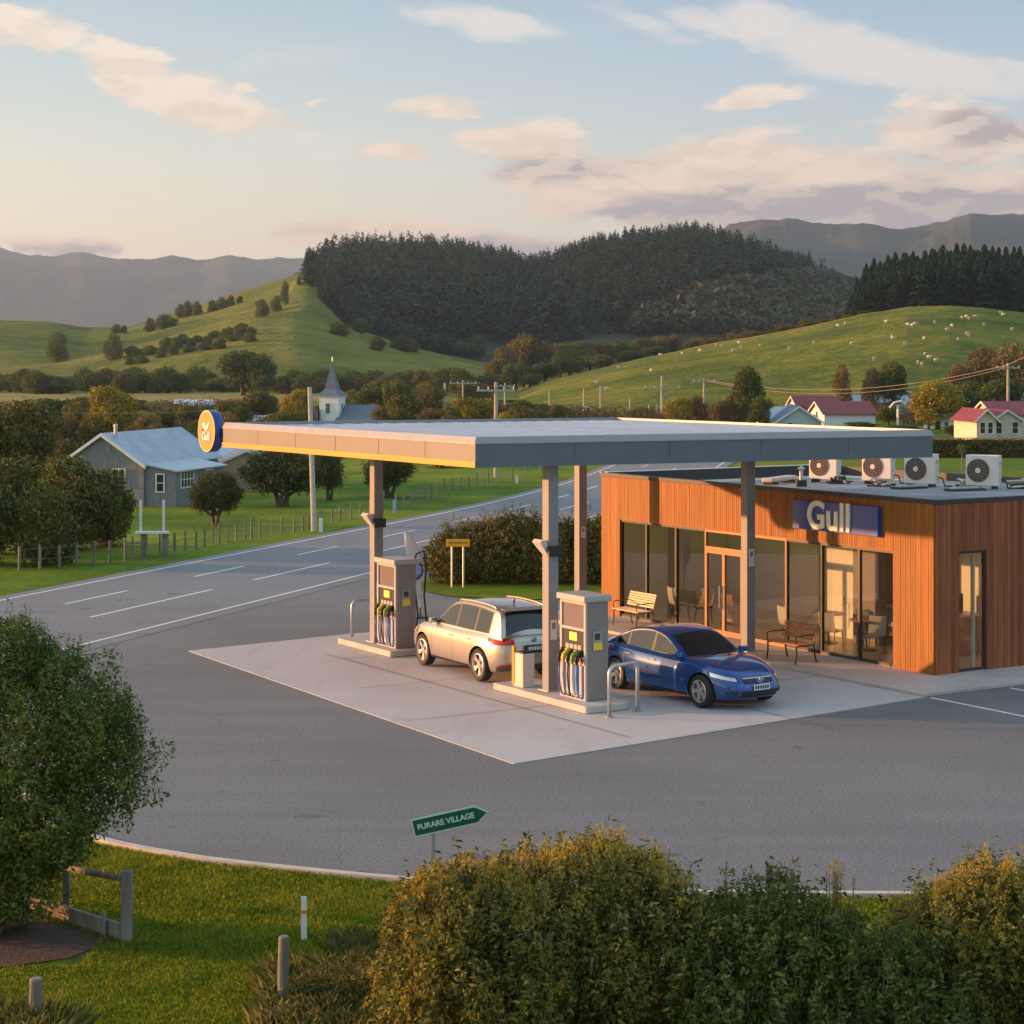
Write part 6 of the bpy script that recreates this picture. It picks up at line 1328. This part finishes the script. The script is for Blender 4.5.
low = lambda s: [(x, y, z*.9-.3 if z > 1 else z, a, b, c_) for x, y, z, a, b, c_ in rblobs(8, 2, 4, s, .02)]
pS = proto('dark_shrub', low(7), 9000, .085, 51, LEAF_BUSH, lump=.25); pS3 = proto('dark_scrub_tree', low(9), 5000, .10, 53, LEAF_DARK, lump=.3); pS2 = proto('mixed_shrub', low(8), 9000, .085, 52, LEAF_BUSH, lump=.25)
# trees of the paddock with visible forked trunks
pk = [(0, 0, 2.4, 1.5, 1.4, 1.1), (-.9, -.3, 1.55, .9, .8, .6), (.9, -.2, 1.5, .9, .8, .6), (1.5, 0, 1.5, .5, .6, .4), (-1.1, .2, 2.5, 1.0, 1.0, .7), (1.1, 0, 2.45, 1.0, 1.0, .75), (.4, .3, 3.1, 1.2, 1.1, .7), (-.6, 0, 3.15, 1.0, 1.0, .6), (1.6, .1, 2.15, .6, .7, .5), (-1.6, 0, 2.2, .6, .6, .5)]
pF = proto('paddock_tree', pk, 9500, .085, 61, leafmat('leaf_paddock', [(.024, .036, .010), (.055, .072, .016), (.11, .115, .026), (.19, .16, .045)]), .17, .7, 3, lump=.35)
PW = 'trees of the green paddock across the road'
tree(pF, 282, 98.6, 447, 84, 'spreading dark tree with a forked trunk in the paddock behind the leaning pole', group=PW, ref=(4.2, 3.85), rot=.4)
tree(pF, 329, 103, 449, 44, 'narrower dark paddock tree just right of the leaning pole', group=PW, ref=(4.2, 3.85), rot=2)
tree(pF, 389, 105, 451, 62, 'forked paddock tree right of the left canopy column', group=PW, ref=(4.2, 3.85), rot=4)
tree(pF, 216, 87, 469, 52, 'small bushy tree before the end of the grey cottage', group=PW, ref=(4.2, 3.85), rot=3.2)
tree(pF, 440, 135, 452, 60, 'dark paddock tree far along the fence under the canopy', group=PW, ref=(4.2, 3.85), rot=5)
tree(pF, 492, 150, 452, 50, 'furthest paddock tree under the canopy edge', group=PW, ref=(4.2, 3.85), rot=1)
SG_ = 'shrubs massed at the left across the road'
for px, Y, yt, w, src, lb in ((22, 74, 455, 104, pS2, 'leftmost big shrub with golden tips across the road'), (72, 76, 455, 92, pS, 'big dark rounded shrub before the grey cottage gable'), (108, 77, 468, 62, pS, 'right hand end shrub of the dark mass before the cottage'), (-18, 70, 463, 84, pS, 'dark shrub cut by the left edge across the road'), (44, 70, 488, 80, pS, 'low dark shrub in front of the shrub mass'),
        (20, 105, 416, 84, pO[0], 'olive tree at the left edge above the shrubs'), (-20, 104, 412, 64, pO[1], 'olive tree half cut by the left edge'), (62, 118, 438, 44, pS2, 'green shrub just left of the cottage roof')):
    tree(src, px, Y, yt, w, lb, 'shrub' if src in (pS, pS2) else 'tree', SG_, ref=(3.7, 3.3), rot=px)
VG = 'village trees beyond the cottage and canopy'
vil = [(110, 168, 384, 58, pY[0], 'large golden yellow tree behind the grey cottage'), (75, 185, 402, 36, pO[0], 'olive tree left of the golden tree'), (48, 215, 397, 40, pD[0], 'dark tree with golden edge near the yellow field'), (155, 150, 422, 44, pB[0], 'brown shrub behind the cottage roof'), (132, 152, 425, 30, pB[0], 'small brown shrub at the cottage chimney'),
       (185, 215, 404, 52, pD[1], 'dark tree between the golden tree and the round sign'), (158, 190, 410, 40, pD[0], 'dark tree right of the golden tree'), (230, 190, 399, 42, pO[1], 'olive tree right above the round sign'), (262, 230, 390, 40, pO[0], 'olive tree right of the big dark tree foot'), (205, 170, 418, 34, pD[0], 'low dark tree left of the round sign'),
       (298, 205, 388, 36, pY[0], 'golden olive tree left of the church spire'), (283, 178, 410, 44, pO[1], 'low olive tree behind the canopy left of the pole'), (374, 268, 381, 46, pG[0], 'bright green tree right of the church'), (406, 200, 393, 40, pO[0], 'olive brown tree in the middle beyond the canopy'),
       (397, 240, 378, 36, pD[0], 'dark tree behind the olive brown tree'), (432, 235, 384, 36, pB[0], 'brownish tree left of the bare pole'), (470, 205, 396, 46, pY[0], 'golden bush left of the canopy pole'), (450, 190, 405, 30, pO[1], 'olive bush behind the canopy edge'), (520, 215, 399, 42, pD[1], 'dark bush right of the canopy pole'), (535, 190, 408, 34, pO[1], 'olive bush at the hill foot'),
       (556, 225, 404, 24, pO[0], 'small olive bush below the thin pole'), (680, 212, 396, 34, pY[0], 'golden brown bush right of the tallest pole'), (697, 215, 394, 30, pB[0], 'brown bush below the cross arm pole'), (722, 205, 399, 32, pB[0], 'brown bush left of the dark tall tree'), (748, 212, 364, 34, pD[0], 'tall dark tree left of the blue gabled building'), (738, 205, 390, 30, pO[0], 'olive tree at the foot of the tall dark tree'),
       (760, 208, 396, 30, pD[1], 'dark bush beside the tall dark tree'), (843, 262, 362, 24, pB[0], 'pinkish bare tree behind the red roofs'), (872, 262, 366, 30, pB[0], 'reddish brown tree behind the red roofs'), (893, 262, 359, 34, pD[0], 'dark tree right of the reddish tree'), (938, 212, 379, 64, pY[0], 'large green golden round tree above the white shed'), (962, 214, 388, 44, pD[1], 'dark half of the large round tree'),
       (930, 214, 384, 50, pO[0], 'olive crown grown into the large round tree'), (984, 262, 345, 60, pB[0], 'brown leafless looking tree on the right slope'), (1015, 258, 340, 56, pB[0], 'brown tree at the right edge on the slope'), (960, 258, 362, 36, pB[0], 'small brown tree on the slope left of the big ones'), (1000, 240, 378, 60, pD[0], 'dark trees behind the long blue roof'), (968, 245, 380, 44, pD[1], 'dark tree behind the round golden tree'),
       (805, 255, 394, 26, pB[0], 'brown bush behind the red gable'), (888, 218, 405, 26, pD[0], 'dark bush beside the carport'), (860, 205, 421, 40, pD[1], 'low dark bush below the long red roof'), (905, 200, 424, 36, pD[0], 'low dark bush left of the white shed'), (955, 190, 424, 30, pD[1], 'low dark bush left of the cream gables'), (910, 190, 432, 40, pO[1], 'low olive bush above the canopy corner'), (640, 240, 407, 30, pO[0], 'olive bush on the hill foot between stub poles')]
for px, Y, yt, w, src, lb in vil: tree(src, px, Y, yt, w, lb, 'tree' if 'bush' not in lb and 'shrub' not in lb else 'bush', VG)
yt_ = empty('sapling', (*g(962, 470), 0), 0, 'thin young tree on the lawn before the clipped hedge', 'tree'); MB().cyl((0, 0, 0), (0, 0, 1.5), .04, .02, 8).build('trunk', TIMBER, yt_); link('crown', quads_mesh('crown', leafcloud([(0, 0, 1.35, .3, .3, .35)], 260, .06, 3)), yt_, LEAF_OLIVE)
# dark tree belt at the foot of the left hills
BG_ = 'dark trees of the belt below the left hills'
rr = random.Random(12); k = 0; px = -14
while px < 492:
    Y = rr.uniform(440, 500); w = rr.uniform(26, 44); yt = 370+rr.uniform(-4, 7) if px < 225 or px > 275 else 375
    tree(rr.choice([pS3, pS3, pS]), px, Y, yt, w, ref=(3.7, 3.3), label= 'dark round tree in the belt below the left green hills', cat='tree', group=BG_); px += rr.uniform(9, 14)
tree(pD[0], 243, 425, 349, 58, 'biggest dark spreading tree of the belt left of the church', 'tree', BG_); tree(pD[1], 262, 420, 353, 38, 'right half crown of the biggest dark belt tree', 'tree', BG_)
for i in range(16):
    px = rr.uniform(350, 500); tree(rr.choice([pD[1], pO[0], pB[0], pO[1]]), px, rr.uniform(300, 380), 384+rr.uniform(-5, 6), rr.uniform(18, 30), 'mixed round tree between the church and the grassy hill', 'tree', 'mixed trees right of the church')
# clump on the left flank of the grassy hill
HG = 'trees along the back of the grassy hill'
for (px, yt, w, Y, src) in [(505, 345, 34, 500, pO[0]), (497, 358, 30, 490, pO[1]), (523, 333, 40, 520, pO[0]), (540, 340, 40, 520, pO[1]), (515, 362, 34, 480, pD[0]), (558, 343, 42, 530, pO[0]), (578, 340, 40, 540, pD[0]), (598, 342, 40, 540, pO[1]), (620, 340, 40, 550, pD[1]), (640, 338, 36, 555, pO[0]), (660, 336, 34, 560, pO[1]), (676, 333, 26, 560, pB[0]), (545, 362, 40, 490, pD[0]), (570, 358, 40, 500, pD[1]), (600, 354, 36, 510, pD[0]), (630, 350, 36, 515, pD[1]),
        (655, 346, 32, 520, pD[0]), (530, 372, 30, 478, pD[1]), (488, 374, 26, 470, pD[0]), (560, 350, 34, 515, pD[1]), (590, 348, 34, 520, pO[0])]:
    hb = max(-1., float(H_RIGHT.h(at(px, Y), Y))); tree(src, px, Y, yt, w, 'rounded tree in the clump on the left flank of the grassy hill', 'tree', HG, base=hb)
px = 690
while px < 868:
    Y = 500+rr.uniform(-8, 20); yb = np.interp(px, H_RIGHT.c[:, 0], H_RIGHT.c[:, 1]); hb = float(H_RIGHT.h(at(px, Y), Y))
    tree(rr.choice([pB[0], pO[0], pD[0], pO[1]]), px, Y, yb-rr.uniform(4, 12), rr.uniform(14, 24), 'low brown and green scrub tree on the crest line of the grassy hill', 'bush', 'scrub along the crest of the grassy hill', base=hb); px += rr.uniform(6, 10)
def slope(px, py, hills, Y0=480, Y1=1300):
    best, bv = None, 1e9
    for Y in np.linspace(Y0, Y1, 260):
        h = max(float(H.h(at(px, Y), Y)) for H in hills); row = 362-(h-CAMZ)*2000/Y
        if row <= py: return Y, h
        if row-py < bv: bv, best = row-py, (Y, h)
    return best
# trees on the spur and mound (left)
LG = 'dark trees dotted on the left green hills'
for (px, yb, yt, w, Hh, Y, src, lb) in [(57, 362, 332, 26, H_SPUR, 900, 0, 'dark pointed tree standing alone on the left slope'), (113, 360, 334, 25, H_SPUR, 900, 1, 'dark round tree right of the pointed one on the slope'), (166, 328, 314, 28, H_SPUR, 1020, 1, 'dark tree on the spur skyline at the left'), (150, 332, 318, 14, H_SPUR, 1020, 1, 'small dark skyline tree left of its neighbour'),
     (116, 333, 324, 12, H_SPUR, 1040, 1, 'leftmost small skyline tree on the spur'), (124, 333, 325, 8, H_SPUR, 1040, 1, 'tiny skyline tree on the spur'), (180, 318, 304, 12, H_SPUR, 1040, 0, 'skyline conifer left end of a short row'), (188, 317, 301, 12, H_SPUR, 1040, 0, 'second skyline conifer of the short row'), (197, 315, 301, 13, H_SPUR, 1040, 0, 'third skyline conifer of the short row'),
     (213, 311, 300, 12, H_SPUR, 1040, 0, 'skyline conifer after the gap'), (222, 309, 297, 14, H_SPUR, 1040, 0, 'bushier skyline conifer after the gap'), (231, 306, 295, 10, H_SPUR, 1040, 1, 'round skyline tree by the lit ridge'), (262, 317, 299, 17, H_SPUR, 980, 1, 'dark round tree below the lit ridge'), (276, 312, 296, 14, H_SPUR, 990, 0, 'dark tree beside the round one below the ridge'), (285, 305, 281, 10, H_SPUR, 1000, 0, 'slim dark conifer on the lit ridge'), (240, 303, 296, 8, H_SPUR, 1040, 1, 'small skyline tree on the lit ridge'), (299, 286, 276, 6, H_SPUR, 1045, 0, 'tiny conifer high on the lit ridge')]:
    Y, hb = slope(px, yb, (H_SPUR, H_MOUND)); tree((pS3, pS3)[src], px, Y, 362-(hb-CAMZ)*2000/Y-(yb-yt), w, lb, 'tree', LG, base=hb-.5, ref=(3.7, 3.3))
for i in range(26):
    u = i/25; px = 128+u*125+rr.uniform(-3, 3); py = 358-u*26+rr.uniform(-3, 3)+(8 if i % 3 == 0 else 0)
    best, hb = slope(px, py, (H_SPUR, H_MOUND)); tree(rr.choice([pS3]), px, best, 362-(hb-CAMZ)*2000/best-rr.uniform(6, 12), rr.uniform(12, 20), ref=(3.7, 3.3), label= 'dark bush in the hedgerow climbing the left green hill', cat='bush', group='hedgerow climbing the left green hill', base=hb-.3)
for i in range(16):
    px = rr.uniform(330, 480); py = np.interp(px, [330, 480], [332, 352])+rr.uniform(-8, 14); best, hb = slope(px, py, (H_SPUR, H_MOUND, H_WOOD)); tree(rr.choice([pS, pS3]), px, best, 362-(hb-CAMZ)*2000/best-rr.uniform(8, 15), rr.uniform(16, 30), ref=(3.7, 3.3), label= 'rounded bush at the lower edge of the forest on the hill', cat='bush', group='bushes at the lower edge of the forest', base=hb-.3)
for i in range(70):
    px = rr.uniform(-20, 560); Y = rr.uniform(150, 330)
    if 285 < px < 375 and Y < 245: continue
    tree(rr.choice([pD[0], pD[1], pO[0], pO[1], pG[0], pY[0], pB[0]]), px, Y, rr.uniform(396, 406) if Y > 220 else rr.uniform(404, 416), rr.uniform(22, 44), 'mixed tree among the scrub of the valley floor', 'tree', 'mixed trees scattered over the valley floor')

# ------------------------------------------------------------------ conifers
def conifer_quads(n, seed, H=1., R=.2, top=.0):
    r = np.random.RandomState(seed); z = 1-(1-r.uniform(0, 1, n))**.5 if False else r.uniform(.08, 1, n)**.85; a = r.uniform(0, 6.283, n)
    tier = .75+.25*np.sin(z*38+r.uniform(0, 6)); rad_ = R*(1-z)**.8*tier*r.uniform(.55, 1.1, n)+.008; s = .022+.12*(1-z)
    P = np.stack([rad_*np.cos(a), rad_*np.sin(a), z*H], 1); d = np.stack([np.cos(a), np.sin(a), np.full(n, -.35)], 1)
    t = np.stack([-np.sin(a), np.cos(a), r.normal(size=n)*.3], 1)
    return np.stack([P-d*s[:, None]*.9+[0, 0, .01], P+t*s[:, None]*.45, P+d*s[:, None]*.8-np.array([0, 0, .02]), P-t*s[:, None]*.45], 1)
def ctree(nm, seed, n=260, R=.2):
    t = empty(nm); link('crown', quads_mesh('crown', conifer_quads(n, seed, R=R)), t, LEAF_PINE); MB().cyl((0, 0, 0), (0, 0, .9), .018, .005, 6).build('trunk', BARK, t); return t
cP = [ctree('pine_tree', s, 420, R) for s, R in ((1, .20), (2, .23), (3, .18))]
def pine(px, Y, ytop, base, label, group, wf=1., i=0):
    src = cP[i % 3]; o = src if src.name not in USED else copy_tree(src); USED.add(src.name); h = max(5., hz(ytop, Y)-base); o.location = (at(px, Y), Y, base-.3); o.scale = (h*wf, h*wf, h); o.rotation_euler = (0, 0, i*1.3); tag(o, label, 'pine', group)
# the stand on the right hill
PG = 'tall pines of the stand on the right hill'; stt = [(845, 305), (852, 285), (862, 270), (880, 258), (905, 252), (940, 247), (975, 246), (1010, 249), (1050, 254), (1100, 260)]
k = 0
for row in range(5):
    px = 848+row*3+(0 if row else 0)
    while px < 1060:
        Y = 502+row*11+rr.uniform(-4, 4); hb = float(H_RIGHT.h(at(px, Y), Y)); yt = np.interp(px, *zip(*stt))+(4-row)*3.4+rr.uniform(-5, 5)
        pine(px, Y, yt, hb, 'tall dark pine in the dense stand on the right hill', PG, 1.15, k); k += 1; px += rr.uniform(5.5, 8.5)
# silhouettes on the left end of the pine ridge
EG = 'pines on the left end of the forested ridge'
for i, (px, yt, w) in enumerate([(311, 258, 1.6), (316, 254, 1.5), (321, 258, 1.4), (327, 252, 1.3), (332, 255, 1.5), (337, 250, 1.3), (342, 247, 1.3), (347, 249, 1.2), (306, 266, 1.4), (353, 246, 1.1), (360, 244, 1.1), (367, 246, 1.), (350, 300, 1.3), (356, 306, 1.4), (347, 312, 1.4)]):
    Y = 1230 if yt < 290 else 1000; Hh = H_WOOD if yt < 290 else H_WOOD; hb = max(float(H_WOOD.h(at(px, Y), Y)), float(H_SPUR.h(at(px, Y), Y))); pine(px, Y, yt if yt < 290 else 290+i, hb, 'pine standing out at the left end of the forested ridge', EG, w, i)
# the forest mass
r = np.random.RandomState(44); Qs = []; Qc = []
base_t = [conifer_quads(64, 100+i, R=.2) for i in range(8)]
n = 7600; Y = r.uniform(860, 1330, n); px = r.uniform(270, 905, n); X = (px-512)/2000*Y; hh = H_WOOD.h(X, Y); row = 362-(hh-CAMZ)*2000/Y
topdecid = np.interp(px, [270, 330, 350, 420, 480, 620, 655, 690, 740, 800, 860, 905], [330, 335, 352, 348, 352, 340, 318, 300, 292, 286, 292, 300])
leftlim = np.interp(row, [255, 270, 290, 320, 345], [298, 304, 312, 335, 350])
wn = wob(X*3, Y*3, 300)*9
isP = (row < topdecid+wn) & (px > leftlim+wn*.6); isD = (~isP) & (row < 372) & (px > 340+wn) & (row > 262)
H0 = hh
idx = np.where(isP)[0]
for j in range(8):
    ii = idx[j::8]; h_ = (8+10*r.uniform(0, 1, len(ii))**1.6)*(.9+.3*(wob(X[ii]*5, Y[ii]*5, 300)+.3)); w_2 = h_*r.uniform(1.0, 1.7, len(ii)); ca, sa = np.cos(r.uniform(0, 6.3, len(ii))), np.sin(r.uniform(0, 6.3, len(ii)))
    T_ = base_t[j]; q = np.empty((len(ii),)+T_.shape); q[..., 0] = (T_[..., 0][None]*ca[:, None, None]-T_[..., 1][None]*sa[:, None, None])*w_2[:, None, None]+X[ii, None, None]; q[..., 1] = (T_[..., 0][None]*sa[:, None, None]+T_[..., 1][None]*ca[:, None, None])*w_2[:, None, None]+Y[ii, None, None]; q[..., 2] = T_[..., 2][None]*h_[:, None, None]+H0[ii, None, None]-1; Qs.append(q.reshape(-1, 4, 3))
px2 = r.uniform(306, 520, 1500); Y2 = r.uniform(790, 1070, 1500); X2 = (px2-512)/2000*Y2; g2 = np.maximum(H_SPUR.h(X2, Y2), H_MOUND.h(X2, Y2)); row2 = 362-(g2-CAMZ)*2000/Y2
tl = np.interp(px2, [304, 318, 330, 345, 380, 430, 480, 520], [281, 298, 316, 332, 347, 356, 361, 364])+wob(X2*4, Y2*4, 300)*5; i2 = np.where((row2 < tl) & (row2 > 268))[0]
for j in range(8):
    ii = i2[j::8]; h_ = r.uniform(8, 14, len(ii))[:, None, None]; T_ = base_t[j]; q = np.empty((len(ii),)+T_.shape); q[..., 0] = T_[..., 0][None]*h_*1.3+X2[ii, None, None]; q[..., 1] = T_[..., 1][None]*h_*1.3+Y2[ii, None, None]; q[..., 2] = T_[..., 2][None]*h_+g2[ii, None, None]-1; Qs.append(q.reshape(-1, 4, 3))
tag(link('pine_forest', quads_mesh('pine_forest', np.concatenate(Qs)), None, LEAF_PINE), 'dense dark pine forest covering the long hill', 'forest', kind='stuff')
idx = np.where(isD)[0]; Qs = []
for j in range(6):
    ii = idx[j::6]; T_ = leafcloud([(0, 0, .5, .5, .5, .45), (.25, .1, .6, .3, .3, .3), (-.2, -.2, .55, .3, .3, .35)], 110, .17, 300+j, shell=.08); s_ = r.uniform(7, 13, len(ii))[:, None, None, None]
    a = r.uniform(0, 6.3, len(ii))[:, None, None]; q = np.empty((len(ii),)+T_.shape); q[..., 0] = T_[..., 0][None]*np.cos(a)-T_[..., 1][None]*np.sin(a); q[..., 1] = T_[..., 0][None]*np.sin(a)+T_[..., 1][None]*np.cos(a); q[..., 2] = T_[..., 2][None]*.8; q = q*s_; q[..., 0] += X[ii, None, None]; q[..., 1] += Y[ii, None, None]; q[..., 2] += hh[ii, None, None]-.8; Qs.append(q.reshape(-1, 4, 3))
tag(link('mixed_wood', quads_mesh('mixed_wood', np.concatenate(Qs)), None, leafmat('leaf_wood', [(.03, .045, .018), (.06, .075, .03), (.11, .105, .045), (.17, .145, .07)], .15)), 'grey green mixed wood on the lower slopes below the pines', 'wood', kind='stuff')
# low scrub behind the village at the hill feet
Qs = []; n = 620; px = r.uniform(-60, 520, n); Y = r.uniform(245, 345, n); px[:60] = r.uniform(640, 1040, 60); Y[:60] = r.uniform(225, 262, 60)
px[60:100] = r.uniform(-60, 300, 40); Y[60:100] = r.uniform(150, 240, 40); px[100:330] = r.uniform(-60, 500, 230); Y[100:330] = r.uniform(140, 262, 230); px[330:400] = r.uniform(500, 800, 70); Y[330:400] = r.uniform(215, 268, 70)
for i in range(n):
    if Y[i] > 349-(px[i] > 190)*0 and px[i] < 190: continue
    if Y[i] > 300 or (abs(at(px[i], Y[i])-at(329, Y[i])) < 5 and Y[i] < 236): continue
    s_ = r.uniform(1.5, 2.9); T_ = leafcloud([(0, 0, .35, .7, .6, .38), (.4, .1, .3, .4, .4, .35), (-.5, 0, .25, .4, .4, .3)], 520, .05, 500+i % 9, shell=.1)*s_; T_[..., 0] += at(px[i], Y[i]); T_[..., 1] += Y[i]; T_[..., 2] += max(-.1, float(H_RIGHT.h(at(px[i], Y[i]), Y[i])) if Y[i] > 268 else -.1); Qs.append(T_)
tag(link('valley_scrub', quads_mesh('valley_scrub', np.concatenate(Qs)), None, leafmat('leaf_scrub', [(.03, .032, .014), (.07, .06, .025), (.13, .10, .04), (.22, .15, .07)])), 'low brown and olive scrub between the village trees', 'scrub', kind='stuff')
# sheep
def sheep():
    t = empty('sheep'); W_ = mat('wool', (.58, .54, .45), .9); bm = bmesh.new(); bmesh.ops.create_icosphere(bm, subdivisions=2, radius=1)
    for v in bm.verts: v.co = Vector((v.co.x*.62, v.co.y*.34, v.co.z*.36+.68))*(1)
    me = bpy.data.meshes.new('body'); bm.to_mesh(me); bm.free(); b = MB(); b.v = [tuple(v.co) for v in me.vertices]; b.f = [tuple(p.vertices) for p in me.polygons]; b.m = [0]*len(b.f)
    for x in (-.36, .36):
        for y in (-.16, .16): b.tube([(x, y, .5), (x, y, .25), (x, y, 0)], [.08, .05, .045], 6, 1)
    b.tube([(.5, 0, .8), (.72, 0, .88), (.92, 0, .74), (.98, 0, .68)], [.16, .13, .1, .05], 8, 1); b.tube([(.74, .1, .92), (.74, .24, .9)], [.04, .015], 5, 1); b.tube([(.74, -.1, .92), (.74, -.24, .9)], [.04, .015], 5, 1)
    return link('sheep', b.mesh('sheep'), None, [W_, mat('sheep_face', (.5, .45, .38), .8)], True)
bpy.data.objects.remove(bpy.data.objects.get('sheep')) if bpy.data.objects.get('sheep') else None
def sheep_obj():
    o = sheep(); e = [x for x in bpy.data.objects if x.type == 'EMPTY' and x.name.startswith('sheep')]
    for x in e: bpy.data.objects.remove(x)
    o.name = 'sheep'; return o
s0 = sheep_obj(); spx = [(716, 346), (722, 347), (739, 344), (741, 349), (789, 350), (814, 344), (838, 327), (845, 325), (874, 361), (886, 323), (892, 338), (893, 340), (908, 326), (912, 327), (915, 325), (924, 340), (925, 356), (935, 324), (947, 331), (962, 319), (966, 318), (969, 320), (975, 318), (967, 335), (969, 337), (984, 326), (1001, 314), (1003, 316), (918, 364), (922, 366), (929, 359), (936, 362), (660, 356), (682, 355), (619, 369), (597, 384), (607, 391), (651, 372), (852, 345), (1012, 331), (888, 372), (700, 352), (733, 352), (760, 347), (958, 341), (1010, 352), (905, 345), (952, 327)]
for i, (px, py) in enumerate(spx):
    Y = min(np.linspace(300, 478, 180), key=lambda Y: abs(362-(float(H_RIGHT.h(at(px, Y), Y))-CAMZ)*2000/Y-py)); o = s0 if i == 0 else s0.copy()
    if i: C.objects.link(o)
    o.location = (at(px, Y), Y, float(H_RIGHT.h(at(px, Y), Y))-.03); o.rotation_euler = (0, 0, rr.uniform(0, 6.3)); o.scale = (.66,)*3; tag(o, 'white sheep grazing on the grassy hill', 'sheep', 'sheep grazing on the grassy hill')
# haze
HZ = bpy.data.materials.new('haze'); HZ.use_nodes = True; nt = HZ.node_tree; nt.nodes.remove(nt.nodes['Principled BSDF']); v = nt.nodes.new('ShaderNodeVolumePrincipled'); v.inputs['Color'].default_value = (.55, .74, 1.0, 1); v.inputs['Density'].default_value = .000088; v.inputs['Anisotropy'].default_value = .3
nt.links.new(v.outputs[0], nt.nodes['Material Output'].inputs['Volume'])
tag(MB().box(-9200, -100, -1.5, 9200, 12100, 560).build('haze', HZ), 'thin evening haze in the valley air', 'haze', kind='stuff')
